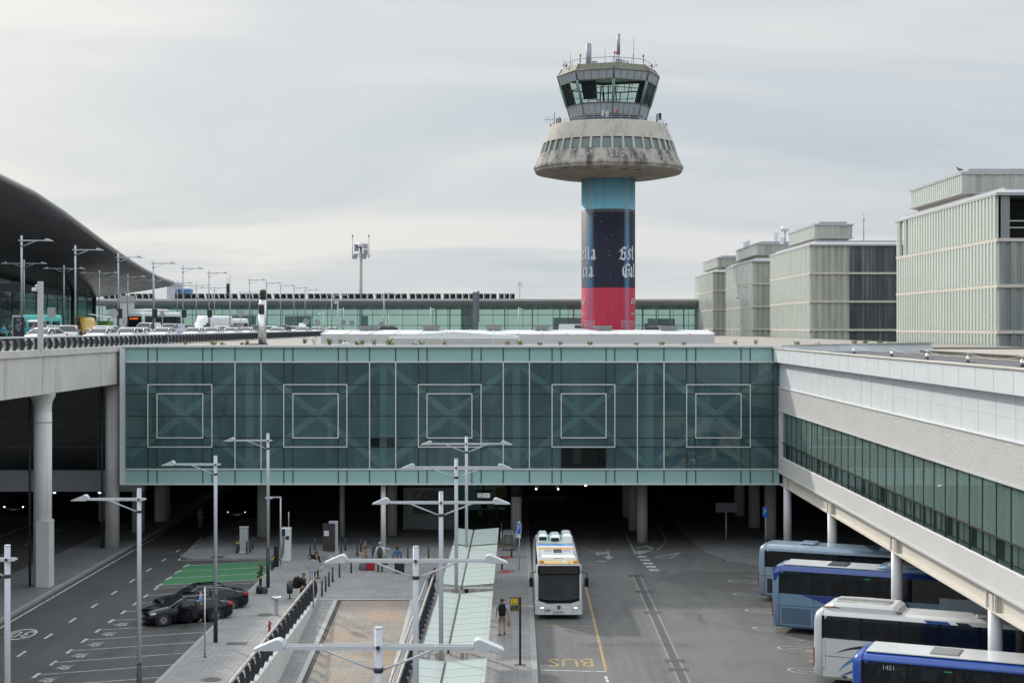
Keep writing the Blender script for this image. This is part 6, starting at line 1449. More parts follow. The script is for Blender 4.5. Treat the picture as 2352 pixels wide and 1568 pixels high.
# vans and coaches up there
def minibus(lab, body, loc, rz, L=5.9, W=2.0, Hh=2.65, cat='van', glassrows=True):
    t_ = thing('minibus', lab, cat, loc, rz); w = W/2; g = MB(); rings = []
    for u, kw, z0, z1 in ((0,.7,.4,.95),(.01,.88,.32,1.1),(.05,.96,.3,1.22),(.13,1,.3,1.35),(.2,1,.3,1.9),(.25,1,.3,2.35),(.31,1,.3,Hh-.08),(.4,1,.3,Hh),(.9,1,.3,Hh),(.985,.99,.32,Hh-.04),(1,.93,.4,Hh-.2)):
        y = -L/2+L*u; a = w*kw; rings.append([(-a*.9,y,z0),(-a,y,z0+.12),(-a,y,z0+(z1-z0)*.45),(-a*.95,y,z0+(z1-z0)*.85),(-a*.8,y,z1),(a*.8,y,z1),(a*.95,y,z0+(z1-z0)*.85),(a,y,z0+(z1-z0)*.45),(a,y,z0+.12),(a*.9,y,z0)])
    g.loft(rings, True, True, True); g.build('body', body, t_)
    g = MB(); ya, yb = -L/2+L*.145, -L/2+L*.245; g.quad((-w*.88,ya-.03,1.42),(w*.88,ya-.03,1.42),(w*.82,yb-.04,2.2),(-w*.82,yb-.04,2.2)); g.build('windscreen', M_grey_glass, t_)
    for s_ in (-1,1):
        g = MB(); g.quad((s_*(w+.006),-L/2+L*.2,1.4),(s_*(w+.006),-L/2+L*.37,1.35),(s_*(w-.03),-L/2+L*.37,2.05),(s_*(w-.03),-L/2+L*.26,2.05)); g.build('door_window', M_grey_glass, t_)
        for k in range(3 if glassrows else 0):
            g = MB(); y0 = -L/2+L*(.41+.19*k); g.quad((s_*(w+.006),y0,1.4),(s_*(w+.006),y0+L*.17,1.4),(s_*(w-.03),y0+L*.17,2.05),(s_*(w-.03),y0,2.05)); g.build('side_window', M_grey_glass, t_)
        for yy in (-L/2+L*.17,-L/2+L*.8): wheel(t_, s_*(w+.005), yy, .36)
        g = MB(); g.bbox(s_*(w+.05),s_*(w+.25),-L/2+L*.16,-L/2+L*.19,1.35,1.7,.03); g.build('mirror', M_dark, t_)
        g = MB(); g.box(s_*w*.55,s_*w*.88,-L/2-.01,-L/2+.15,.75,.98); g.build('headlight', M_head, t_)
    g = MB(); g.box(-w*.5,w*.5,-L/2-.012,-L/2+.1,.5,.9); g.build('grille', M_black, t_); return t_
minibus('teal high-roof van parked behind the totem on the elevated road', paint('teal_paint', (.05,.42,.38), .3), (-51.5,163,DZ), R(-52), L=6.2, Hh=2.75)
minibus('yellow high-roof van half hidden behind the green shelter', paint('yellow_paint', (.52,.33,.05), .3), (-54.0,193,DZ), R(24), L=5.9)
M_busg2 = mat('coach_windscreen', (.012,.015,.019), .05, var=.4, vs=.6, spec=.75)
def coach(lab, body, loc, rz, L=12.4, W=2.55, Hh=3.4, roofm=None, cat='coach', group=None, zw=(2.0,3.12), front_full=True):
    t_ = thing('coach', lab, cat, loc, rz, group); w = W/2; g = MB(); rings = []
    for u, kw, dz, z0 in ((0,.80,-.42,.5),(.006,.90,-.26,.36),(.02,.965,-.13,.32),(.05,1,-.03,.3),(.5,1,0,.3),(.955,1,-.01,.3),(.985,.985,-.06,.32),(.996,.95,-.16,.4),(1,.88,-.3,.5)):
        y = -L/2+L*u; a = w*kw; h_ = Hh+dz; rings.append([(-a*.93,y,z0),(-a,y,z0+.12),(-a,y,1.5),(-a*.985,y,h_-.38),(-a*.95,y,h_-.2),(-a*.86,y,h_-.07),(-a*.6,y,h_),(a*.6,y,h_),(a*.86,y,h_-.07),(a*.95,y,h_-.2),(a*.985,y,h_-.38),(a,y,1.5),(a,y,z0+.12),(a*.93,y,z0)])
    def part_(r, lo=None, hi=None):
        out = []
        for q in r:
            ys = q[0][1]; a = abs(q[2][0])
            def xat(z): return a*(1-.015*max(0,z-1.5)/(Hh-.38-1.5))
            if lo is not None: out.append([q[0],q[1],q[2],(-xat(lo),ys,lo),(xat(lo),ys,lo),q[-3],q[-2],q[-1]])
            else: out.append([(-xat(hi),ys,hi)]+q[3:-3]+[(xat(hi),ys,hi)])
        return out
    mid = [r for r in rings if -L/2+.55 < r[0][1] < L/2-.5]
    def cut(y): return [(p[0]*1.0, y, p[2]) for p in mid[0]]
    ya_, yb_ = -L/2+.62, L/2-.42
    front_, rear_ = [r for r in rings if r[0][1] < ya_-.1], [r for r in rings if r[0][1] > yb_+.02]
    g.loft(front_+[cut(ya_)], True, True, True); g.loft([cut(yb_)]+rear_, True, True, True)
    g.loft(part_([cut(ya_),cut(yb_)], lo=zw[0]), True, True, False); g.loft(part_([cut(ya_),cut(yb_)], hi=zw[1]), True, True, False); g.build('body', body, t_)
    g = MB()
    for i in range(11):
        y = yb_-.5-(yb_-ya_-1.2)*i/10
        for x in (-.85,-.4,.4,.85): g.bbox(x-.2,x+.2,y-.08,y+.06,zw[0]-.05,zw[0]+.52,.03)
    g.build('seat', mat('coach_seat', (.05,.06,.10), .8, var=.3, vs=1), t_)
    g = MB()
    for i in range(11):
        y = yb_-.5-(yb_-ya_-1.2)*i/10
        for x in (-.85,-.4,.4,.85): g.box(x-.13,x+.13,y-.088,y+.064,zw[0]+.36,zw[0]+.525)
    g.build('headrest_cover', mat('headrest_cover', (.35,.38,.36), .9), t_)
    for s_ in (-1,1):
        n = 7
        g = MB()
        for k in range(n+1):
            yq = L/2-.42-(L-1.1)*k/n; g.add([(s_*(w+.004),yq-.06,zw[0]),(s_*(w+.004),yq+.06,zw[0]),(s_*(w*.985+.006),yq+.06,zw[1]),(s_*(w*.985+.006),yq-.06,zw[1])],[(0,1,2,3)],False)
        g.build('window_pillar_frame', C_blackp, t_)
        for k in range(n):
            y1, y0 = L/2-.42-(L-1.1)*k/n, L/2-.42-(L-1.1)*(k+1)/n
            g = MB(); o0, o1 = w+.008, w*.985+.012
            if k == 0: pts = [(y1-.14,zw[0]),(y1,zw[0]+.2),(y1-.02,zw[1]-.22),(y1-.18,zw[1]),(y0+.012,zw[1]),(y0+.012,zw[0])]
            else: pts = [(y1-.012,zw[0]),(y1-.012,zw[1]),(y0+.012,zw[1]),(y0+.012,zw[0])]
            g.add([(s_*(o0+(o1-o0)*(z-1.5)/(Hh-.38-1.5)) if z > 1.5 else s_*o0, y, z) for y, z in pts], [tuple(range(len(pts)))], False); g.build('side_window', M_coachg, t_)
        for yy in (-L/2+2.6, L/2-3.3): wheel(t_, s_*(w+.004), yy, .5, .3)
    g = MB(); g.quad((-w*.8,-L/2-.015,1.05),(w*.8,-L/2-.015,1.05),(w*.79,-L/2-.015,2.92),(-w*.79,-L/2-.015,2.92)); g.build('windscreen', M_busg2, t_)
    for s_ in (-1,1):
        g = MB(); g.tube([(s_*w*.85,-L/2+.1,3.1),(s_*w*1.05,-L/2-.35,3.0),(s_*w*1.08,-L/2-.42,2.5)], .06, 6); g.bbox(s_*w*1.0,s_*w*1.2,-L/2-.5,-L/2-.36,1.9,2.6,.03); g.build('mirror', body, t_)
        g = MB(); g.box(s_*w*.55,s_*w*.85,-L/2-.02,-L/2+.1,.7,.95); g.build('headlight', M_head, t_)
        g = MB(); g.box(s_*w*.8,s_*w*.93,L/2-.05,L/2+.02,.8,1.6); g.build('tail_light', M_tail, t_)
        g = MB(); g.box(s_*(w-.01),s_*(w+.012),L/2-.5,L/2-.4,.72,.76); g.build('side_marker', mat('orange_marker', (.6,.15,.02), .4), t_)
    g = MB(); g.box(-w*.6,w*.6,L/2-.02,L/2+.012,2.1,2.9); g.build('rear_window', M_busg2, t_)
    if roofm:
        g = MB(); g.box(-w*.72,w*.72,-L/2+.9,L/2-.55,Hh-.02,Hh+.012); g.build('roof_panel', roofm, t_)
    return t_
M_coachg = glass('coach_window', (.30,.36,.37), (.014,.017,.021), see=.5, rough=.03, spec=.8)
M_busg = mat('bus_side_window', (.012,.015,.019), .05, var=.4, vs=.6, spec=.75)
def hatch(t_, y, z, m, w_=.85, l_=.85, h_=.1, x=0, name='roof_hatch'):
    g = MB(); g.bbox(x-w_/2,x+w_/2,y-l_/2,y+l_/2,z,z+h_,.06); return g.build(name, m, t_)
def pod(t_, y0, y1, z, m, w_=1.9, h_=.28, name='air_conditioner', fans=0):
    g = MB(); rings = []
    for u, kw, kh in ((0,.8,.05),(.03,.92,.6),(.09,1,.95),(.5,1,1),(.86,1,.95),(.95,.9,.6),(1,.75,.05)):
        y = y0+(y1-y0)*u; a = w_/2*kw; rings.append([(-a,y,z-.06),(-a,y,z+h_*kh*.55),(-a*.86,y,z+h_*kh),(a*.86,y,z+h_*kh),(a,y,z+h_*kh*.55),(a,y,z-.06)])
    g.loft(rings, True, True, False); p = g.build(name, m, t_)
    if fans:
        g = MB(); g.box(-w_*.3,w_*.3,y0+(y1-y0)*.16,y0+(y1-y0)*.84,z+h_,z+h_+.015); g.build('grille_panel', mat('ac_grey', (.35,.34,.33), .6), p)
        for k in range(fans):
            y = y0+(y1-y0)*(.22+.56*k/max(1,fans-1)); g = MB(); g.cyl((0,y,z+h_+.013),(0,y,z+h_+.035),.26,n=16); g.cyl((0,y,z+h_+.035),(0,y,z+h_+.045),.08,n=8); g.build('fan', M_dark if fans < 4 else mat('fan_grey', (.2,.2,.2), .6), p)
    return p
def side_poly(t_, pts, m, name, side=-1, W=2.55, L=12.4, o=.006):
    """outline on the coach's flank: (metres from the tail, height)"""
    g = MB(); g.add([(side*(W/2+o), L/2-u, z) for u, z in pts], [tuple(range(len(pts)))], False); return g.build(name, m, t_)
def louvres(t_, u0, u1, z0, z1, n, m, side=-1, W=2.55, L=12.4):
    g = MB(); g.box(side*(W/2-.01),side*(W/2+.006),L/2-u1,L/2-u0,z0,z1)
    for k in range(n): z = z0+(z1-z0)*(k+.3)/n; g.box(side*(W/2+.004),side*(W/2+.02),L/2-u1+.02,L/2-u0-.02,z,z+(z1-z0)/n*.45)
    return g.build('engine_grille', m, t_)
TH = R(66); ct_, st2 = math.cos(TH), math.sin(TH)
def corner(X, Y, L=12.4, W=2.55):
    lx, ly = -W/2, L/2; return (X-(lx*ct_-ly*st2), Y-(lx*st2+ly*ct_), .004)
pb = paint('coach_ice_blue', (.25,.335,.42), .3, .15); db = paint('coach_navy_blue', (.018,.05,.24), .25, .1); lb = paint('coach_sky_blue', (.16,.26,.385), .3, .1); rb = paint('coach_royal_blue', (.02,.075,.36), .25, .1)
yg = 'coaches parked in the bays under the wing'
A = coach('pale ice blue coach, the farthest of the row under the wing', pb, corner(13.45,86.0), TH, group=yg, Hh=3.2, zw=(1.95,2.85))
hatch(A, 12.4/2-2.6, 3.2, pb, 1.0, .9); hatch(A, 12.4/2-7.0, 3.2, pb, 1.0, .9); pod(A, -3.9, -.4, 3.2, pb, 1.9, .2); louvres(A, .5, 1.35, .5, 1.3, 12, M_dark)
side_poly(A, [(.2,1.45),(12,1.45),(12,1.47),(.2,1.47)], M_dark, 'panel_seam')
B = coach('blue coach with sky blue lower flank and white roof, second from the bridge', lb, corner(12.75,77.2), TH, group=yg)
for s_ in (-1,1):
    g = MB(); w = 1.275; g.add([(s_*(w*.985+.013),6.2-.12,2.55),(s_*(w*.985+.012),6.2-.05,2.95),(s_*(w*.95+.004),6.15,3.2),(s_*(w*.86+.004),6.0,3.34),(s_*(w*.86),-6.0,3.345),(s_*(w*.955),-6.0,3.2),(s_*(w*.985+.014),-6.0,3.13),(s_*(w*.985+.014),5.7,3.13)], [tuple(range(8))], False); g.build('roof_cove', db, B)
side_poly(B, [(1.5,1.98),(3.2,1.45),(5.4,1.0),(7.2,.85),(7.2,1.4),(6.6,1.98)], db, 'flank_swoosh'); side_poly(B, [(8.2,2.3),(11.6,2.3),(11.6,1.2),(8.2,1.2)], pb, 'flank_panel', o=.012)
louvres(B, .5, 1.95, .5, 1.3, 8, mat('louvre_blue', (.085,.14,.21), .5)); side_poly(B, [(2.1,.4),(2.115,.4),(2.115,1.95),(2.1,1.95)], M_dark, 'panel_seam'); side_poly(B, [(.4,.45),(.41,.45),(.41,1.4),(.4,1.4)], M_dark, 'panel_seam'); side_poly(B, [(.25,1.4),(12,1.4),(12,1.42),(.25,1.42)], M_dark, 'panel_seam')
g = MB(); g.box(-.92,.92,-5.6,5.75,3.38,3.412); g.build('roof_panel', C_white, B); hatch(B, 3.1, 3.41, M_dark, 1.2, 1.0, .06); pod(B, -2.8, 1.2, 3.41, lb, 1.9, .22, fans=0)
g = MB(); g.box(-.8,.8,-2.2,.6,3.62,3.645); g.build('roof_panel', C_white, B); pod(B, -5.6, -3.1, 3.41, C_white, 1.7, .22, fans=4)
C_ = coach('white coach with rust-stained roof pod and blue swooshes on its tail', mat('coach_white', (.63,.63,.62), .35, var=.05, vs=.8, coat=.3, streak=(.5,.48,.44), sk=(2,2,.3), sl=(.62,.85)), corner(12.66,65.9), TH, group=yg, Hh=3.25, zw=(2.05,3.0))
pod(C_, 2.6, 5.9, 3.22, MATS['coach_white'], 2.0, .3, fans=5); hatch(C_, -1.0, 3.25, MATS['coach_white'], 1.0, 1.2, .12); hatch(C_, -5.0, 3.25, MATS['coach_white'], .9, .9, .1)
def swoosh(t_, p0, p1, p2, wd, m, nm, o=.009):
    pts = []; bk = []
    for k in range(13):
        u = k/12; x = (1-u)**2*p0[0]+2*u*(1-u)*p1[0]+u*u*p2[0]; z = (1-u)**2*p0[1]+2*u*(1-u)*p1[1]+u*u*p2[1]; h_ = wd*math.sin(math.pi*min(1,u*.62+.02)); pts.append((x,z+h_)); bk.append((x,z))
    side_poly(t_, bk+pts[::-1], m, nm, o=o)
side_poly(C_, [(.5,2.03),(.52,.8),(.53,.8),(.51,2.03)], M_dark, 'panel_seam'); side_poly(C_, [(.5,1.28),(12,1.28),(12,1.30),(.5,1.30)], M_dark, 'panel_seam')
side_poly(C_, [(2.25,.4),(2.265,.4),(2.265,1.28),(2.25,1.28)], M_dark, 'panel_seam'); side_poly(C_, [(1.25,.42),(1.45,.42),(1.45,.5),(1.25,.5)], M_black, 'flap')
swoosh(C_, (.95,1.42),(1.8,1.85),(4.0,1.75), .14, mat('decal_ink', (.02,.022,.04), .4), 'swoosh'); swoosh(C_, (1.05,.6),(1.5,1.3),(3.1,1.5), .2, mat('decal_azure', (.05,.24,.48), .4), 'swoosh'); swoosh(C_, (1.1,.42),(1.8,.8),(3.2,1.0), .16, mat('decal_blue', (.03,.09,.3), .4), 'swoosh')
side_poly(C_, [(4.6,3.12),(5.6,3.12),(5.75,2.98),(4.8,2.98)], MATS['decal_blue'], 'stripe', o=.0); side_poly(C_, [(5.9,3.12),(6.4,3.12),(6.6,2.98),(6.05,2.98)], MATS['decal_ink'], 'stripe', o=.0)
g = MB(); g.tube([(-1.0,5.85,3.32),(-1.0,5.5,3.34),(-.98,5.1,3.31)], .03, 5); g.tube([(-1.0,2.75,3.30),(-.96,2.5,3.26)], .035, 5); g.build('rust_patch', mat('rust', (.26,.08,.03), .9, var=.4, vs=9), C_)
D_ = coach('royal blue coach numbered 1451, the nearest at the bottom right', rb, corner(12.25,56.5), TH, group=yg)
g = MB(); g.box(-.92,.92,-5.6,5.75,3.38,3.412); g.build('roof_panel', C_white, D_); hatch(D_, 3.0, 3.41, mat('hatch_grey', (.22,.22,.22), .5), 1.25, 1.1, .05); pod(D_, -5.4, -.9, 3.41, C_white, 2.0, .3, fans=4)
def flank_text(t_, s_, u, z, h, m, o=.03):
    g = MB(); put_text(g, s_, lambda a,b: (-(1.275*.985+o), 6.2-u-a, z+b), h=h); g.build('lettering', m, t_)
flank_text(D_, '1451', 1.35, 2.93, .17, M_lampw)
for t_, u in ((B,4.6),(D_,3.3)): side_poly(t_, [(u,2.98),(u+.3,2.98),(u+.3,2.94),(u,2.94)], mat('exit_sticker', (.05,.35,.15), .5), 'sticker', o=.004)
# coaches on the elevated road
pw = coach('white coach with an orange destination display on the elevated road', C_white, (-52.2,222,DZ), R(-13), Hh=3.65, zw=(1.9,2.95)); pod(pw, -5.6, 3.5, 3.7, C_white, 1.9, .3)
g = MB(); g.box(-.95,.95,-6.24,-6.19,2.45,2.75); dsp = g.build('display', M_black, pw)
g = MB(); g.cyl((-.6,-6.26,2.6),(-.6,-6.245,2.6),.12,n=12); g.box(-.35,.55,-6.26,-6.245,2.62,2.7); g.box(-.35,.45,-6.26,-6.245,2.5,2.57); g.build('led_text', mat('orange_led', (.9,.16,.02), .5, emit=1.2), dsp)
g = MB(); put_text(g, 'PLANA', lambda u,v: (u, -6.18, 3.2+v), h=.22); g.build('lettering', M_pole, pw)
ink = MATS['decal_ink']
g = MB(); random.seed(9); o_ = 1.29
for k in range(9): 
    y = -1.6+.28*k; z = random.uniform(1.3,2.2); g.cyl((o_,y,z),(o_-.02,y,z),random.uniform(.08,.17),n=8)
g.loft([[(o_,-.7,1.0),(o_,-.5,1.0),(o_-.02,-.55,1.9)],[(o_-.02,-.7,1.0),(o_-.02,-.5,1.0),(o_-.03,-.55,1.9)]])
for k in range(6): g.loft([[(o_,4.2+.22*k,1.0),(o_,4.3+.22*k,1.0),(o_,4.75+.22*k,1.8)],[(o_-.02,4.2+.22*k,1.0),(o_-.02,4.3+.22*k,1.0),(o_-.02,4.75+.22*k,1.8)]])
g.build('tree_decal', ink, pw)
minibus('white midibus behind the coach with the orange display', C_white, (-47.9,240,DZ), R(-24), L=9.5, W=2.3, Hh=3.2, cat='bus')
minibus('smaller white midibus, last of the white buses on the elevated road', C_white, (-46.9,252,DZ), R(-26), L=7.2, W=2.2, Hh=2.85, cat='bus')

# ==== the city bus ======================================================================================================
bus = thing('city_bus', 'white city bus with rainbow striped roof waiting at the yellow bay', 'bus', (2.175,86.4,.006)); BL, BW = 11.8, 2.5; w = BW/2; yf = -BL/2; yk = BL/2
g = MB(); rings = []
for y, kw, h_, z0 in ((yf,.93,2.70,.34),(yf+.05,.97,2.80,.28),(yf+.22,1,2.88,.26),(0,1,2.9,.26),(yk-.2,1,2.9,.28),(yk,.97,2.85,.35)):
    a = w*kw; rings.append([(-a*.96,y,z0),(-a,y,z0+.12),(-a,y,1.1),(-a*.98,y,2.3),(-a*.955,y,h_-.22),(-a*.88,y,h_-.06),(-a*.8,y,h_),(a*.8,y,h_),(a*.88,y,h_-.06),(a*.955,y,h_-.22),(a*.98,y,2.3),(a,y,1.1),(a,y,z0+.12),(a*.96,y,z0)])
open_ = rings[2:]; g.loft(open_, False, True, True); g.add(open_[-1], [tuple(range(len(open_[-1])-1,-1,-1))], False)
g.prism([(-1.16,yf+.03),(-1.0,yf),(1.0,yf),(1.16,yf+.03),(1.25,yf+.24),(-1.25,yf+.24)], .27, .99); g.prism([(-1.13,yf+.03),(-1.0,yf+.004),(1.0,yf+.004),(1.13,yf+.03),(1.2,yf+.24),(-1.2,yf+.24)], 2.39, 2.86)
for s_ in (-1,1): g.prism([(s_*1.18,yf+.02),(s_*1.08,yf+.0),(s_*1.08,yf+.2),(s_*1.24,yf+.24)], .99, 2.39)
g.build('body', C_white, bus)
for s_ in (-1,1):
    for k in range(7):
        g = MB(); y0 = yf+.35+1.6*k; g.quad((s_*(w+.006),y0,1.1),(s_*(w+.006),y0+1.56,1.1),(s_*(w*.96+.008),y0+1.56,2.62),(s_*(w*.96+.008),y0,2.62)); g.build('side_window', M_busg, bus)
    g = MB(); g.add([(s_*(w*.965),yf+.3,2.63),(s_*(w*.965),yk-.1,2.63),(s_*(w*.89),yk-.1,2.86),(s_*(w*.89),yf+.3,2.86)],[(0,1,2,3)],False); g.build('roof_cove', C_blackp, bus)
    for yy in (yf+2.7, yk-3.3): wheel(bus, s_*(w+.003), yy, .48, .28)
# front: black mask, windscreen, destination box
def fy(z): return yf-.012
def front(mb, pts, o=0.): mb.add([(x, fy(z)-o, z) for x, z in pts], [tuple(range(len(pts)))], False)
g = MB(); front(g, [(-1.02,.98),(-.6,.86),(.6,.86),(1.02,.98),(1.1,1.15),(1.04,1.13),(.55,1.04),(-.55,1.04),(-1.04,1.13),(-1.1,1.15)]); front(g, [(-1.11,2.33),(1.11,2.33),(1.09,2.82),(-1.09,2.82)]); front(g, [(-1.11,1.14),(-1.05,1.14),(-1.05,2.33),(-1.11,2.33)]); front(g, [(1.05,1.14),(1.11,1.14),(1.11,2.33),(1.05,2.33)]); g.build('front_mask_frame', C_blackp, bus)
g = MB(); g.add([(x, yf-.024+max(0,z-1.03)*.15, z) for x, z in [(-1.03,1.12),(-.55,1.03),(.55,1.03),(1.03,1.12),(1.05,1.3),(1.05,2.34),(-1.05,2.34),(-1.05,1.3)]], [tuple(range(8))], False); ws = g.build('windscreen', glass('bus_windscreen', (.62,.68,.68), (.03,.04,.045), see=.62, wave=.05, spec=1.0), bus)
g = MB(); front(g, [(-1.0,2.42),(1.0,2.42),(.98,2.76),(-.98,2.76)], .012); g.build('destination_box', mat('destination_box', (.02,.019,.018), .12, spec=.7), bus)
g = MB(); front(g, [(-.06,1.1),(-.04,1.1),(-.6,1.35),(-.62,1.33)], .03); front(g, [(.1,1.08),(.7,1.14),(.7,1.16),(.1,1.1)], .03); g.build('wiper', M_black, ws)
g = MB(); front(g, [(-1.17,1.0),(-1.08,1.02),(-1.075,2.38),(-1.15,2.38)], .004); front(g, [(1.17,1.0),(1.08,1.02),(1.075,2.38),(1.15,2.38)], .004); g.build('front_pillar', C_white, bus)
for s_ in (-1,1):
    g = MB(); front(g, [(s_*1.16,.82),(s_*1.02,.84),(s_*.78,.68),(s_*.76,.60),(s_*.95,.59),(s_*1.12,.68)], .02); hl = g.build('headlight', M_head, bus)
    g = MB(); front(g, [(s_*.80,.615),(s_*.96,.605),(s_*.96,.65),(s_*.80,.655)], .035); g.build('lamp', mat('daytime_lamp', (1,.97,.9), .3, emit=2.5), hl)
    g = MB(); front(g, [(s_*.90,.50),(s_*.84,.47),(s_*.9,.44),(s_*.96,.47)], .02); g.build('fog_lamp', M_pole, bus)
    g = MB(); front(g, [(s_*.72,.33),(s_*.74,.33),(s_*.76,.57),(s_*.74,.57)], .014); g.build('panel_seam', M_dark, bus)
g = MB(); front(g, [(-.7,.62),(-.4,.56),(0,.545),(.4,.56),(.7,.62),(.7,.63),(.4,.57),(0,.555),(-.4,.57),(-.7,.63)], .014); front(g, [(-.5,.80),(.6,.77),(.6,.778),(-.5,.808)], .014); g.build('panel_seam', M_pole, bus)
g = MB(); g.cyl((0,fy(.66)-.03,.66),(0,fy(.66)-.01,.66),.1,n=20); em = g.build('emblem', C_blackp, bus)
g = MB()
for k in range(3): a = R(90+120*k); p = (.075*math.cos(a), .66+.075*math.sin(a)); n_ = (-math.sin(a)*.018, math.cos(a)*.018); g.add([(n_[0],fy(.66)-.034,.66+n_[1]),(p[0],fy(.66)-.034,p[1]),(-n_[0],fy(.66)-.034,.66-n_[1])],[(0,1,2)],False)
for k in range(20): a0, a1 = 2*math.pi*k/20, 2*math.pi*(k+1)/20; g.add([(r_*math.cos(a),fy(.66)-.034,.66+r_*math.sin(a)) for a, r_ in ((a0,.08),(a0,.095),(a1,.095),(a1,.08))],[(0,1,2,3)],False)
g.build('star', M_steel, em)
g = MB(); front(g, [(-.28,.36),(.28,.36),(.28,.47),(-.28,.47)], .02); pl = g.build('number_plate', M_plate, bus)
g = MB(); put_text(g, '9632 NDT', lambda u,v: (u+.03, fy(.4)-.03, .415+v), h=.075, w=.44); g.build('lettering', M_black, pl)
g = MB(); front(g, [(-.28,.36),(-.235,.36),(-.235,.47),(-.28,.47)], .024); g.build('blue_band', mat('plate_blue', (.02,.08,.4), .5), pl)
g = MB(); put_text(g, 'MONBUS', lambda u,v: (-.46+u+v*.2, fy(.8)-.03, .87+v), h=.06, w=.36); g.build('lettering', M_dark, bus)
for x in (-.62,-.49):
    g = MB(); g.cyl((x,fy(.5)-.02,.5),(x,fy(.5)-.01,.5),.055,n=16); st_k = g.build('sticker', mat('sticker_blue', (.03,.03,.16), .5), bus)
    g = MB(); g.box(x-.008,x+.008,fy(.5)-.026,fy(.5)-.021,.475,.53); g.box(x-.02,x+.02,fy(.5)-.026,fy(.5)-.021,.48,.495); g.build('figure', M_lampw, st_k)
for s_, z in ((-1,1.75),(1,1.75)):
    g = MB(); g.tube([(s_*w*.95,yf+.1,2.5),(s_*(w+.2),yf-.1,2.45),(s_*(w+.22),yf-.12,2.2)], .03, 6); g.bbox(s_*(w+.08),s_*(w+.3),yf-.2,yf-.05,1.75,2.22,.03); g.build('mirror', C_blackp, bus)
# striped roof wrap
zr = 2.905; sc_ = [((.05,.36,.36),.3),((.6,.6,.55),.3),((.05,.27,.1),.2),((.62,.62,.6),.2),((.55,.35,.1),.15),((.02,.22,.5),.55),((.02,.11,.4),.15),((.62,.62,.62),.5),((.5,.28,.35),.15),((.6,.34,.05),.55),((.62,.63,.62),.35),((.52,.15,.3),.5),((.6,.6,.6),.35),((.42,.03,.06),.25),((.6,.6,.62),.25),((.05,.06,.25),.2),((.6,.6,.62),.35),((.1,.35,.5),.2),((.6,.6,.6),.3)]
g = MB(); ms = []; y = yf+9.3; 
def sm_(c): 
    n_ = 'stripe_%02x%02x%02x' % tuple(int(q*255) for q in c); return mat(n_, c, .35, var=.05, coat=.3)
for c, wd in sc_:
    ms.append(sm_(c)); g.m = len(ms)-1; k_ = 1.36; g.quad((-w*.8,y-wd*k_,zr),(w*.8,y-wd*k_,zr),(w*.8,y,zr),(-w*.8,y,zr)); y -= wd*k_
ms.append(sm_((.6,.36,.05))); g.m = len(ms)-1; g.quad((-w*.85,yf+.25,zr-.01),(w*.85,yf+.25,zr-.01),(w*.82,max(y,yf+.9),zr),(-w*.82,max(y,yf+.9),zr))
ms.append(sm_((.05,.42,.42))); g.m = len(ms)-1; g.quad((-w*.8,yf+9.3,zr),(w*.8,yf+9.3,zr),(w*.8,yk-.3,zr),(-w*.8,yk-.3,zr))
g.build('roof_stripes', ms, bus)
def rpod(y0, y1, x0, x1, h_, name='roof_pod', m=C_white, dk=True):
    g = MB(); g.loft([[(x0,y0,zr),(x1,y0,zr),(x1,y1,zr),(x0,y1,zr)],[(x0+.02,y0+.06,zr+h_*.7),(x1-.02,y0+.06,zr+h_*.7),(x1-.02,y1-.02,zr+h_*.7),(x0+.02,y1-.02,zr+h_*.7)],[(x0+.12,y0+.3,zr+h_),(x1-.12,y0+.3,zr+h_),(x1-.12,y1-.1,zr+h_),(x0+.12,y1-.1,zr+h_)]], True, True, False); p = g.build(name, m, bus)
    if dk: g = MB(); g.quad((x0+.06,y0-.008,zr+.02),(x1-.06,y0-.008,zr+.02),(x1-.08,y0+.045,zr+h_*.6),(x0+.08,y0+.045,zr+h_*.6)); g.build('intake', C_blackp, p)
    return p
rpod(yk-3.0,yk-1.2,-.98,-.4,.36); rpod(yk-3.4,yk-1.7,-.3,.32,.36); rpod(yk-3.0,yk-.9,.4,1.0,.36,dk=False)
ac = rpod(yf+1.15,yf+3.6,-.95,.95,.26,'air_conditioner',C_white,False)
g = MB(); g.box(-.28,.28,yf+1.6,yf+3.4,zr+.26,zr+.285); 
g.build('grille', M_pole, ac)
g = MB()
for k in range(4): g.bbox(-.24,.24,yf+2.1+.32*k,yf+2.33+.32*k,zr+.28,zr+.32,.03)
g.build('fan_cover', M_dark, ac)
g = MB(); g.box(-.26,.26,yf+1.18,yf+1.23,zr+.05,zr+.14); g.build('intake', M_pole, ac)
for c, y in (((.42,.03,.06),3.3),((.1,.12,.35),2.95),((.1,.35,.5),2.65)):
    g = MB(); 
    for x0_, x1_ in ((-.72,-.3),(.3,.72)): g.box(x0_,x1_,yf+y-.05,yf+y+.05,zr+.262,zr+.266)
    g.build('stripe', sm_(c), ac)
hatch(bus, yf+4.3, zr, M_dark, .75, .7, .08)
for s_ in (-1,1): g = MB(); g.bbox(s_*.78,s_*1.0,yf+.45,yf+.85,zr-.02,zr+.1,.02); g.build('corner_cap', mat('cap_ochre', (.4,.22,.05), .5), bus)
g = MB(); g.cyl((.55,yf+.5,zr-.01),(.55,yf+.5,zr+.18),.05,.045,8); g.lathe([(.09,zr),(.04,zr+.07),(0,zr+.1)], (.32,yf+.7), 8); g.build('aerial', C_white, bus)
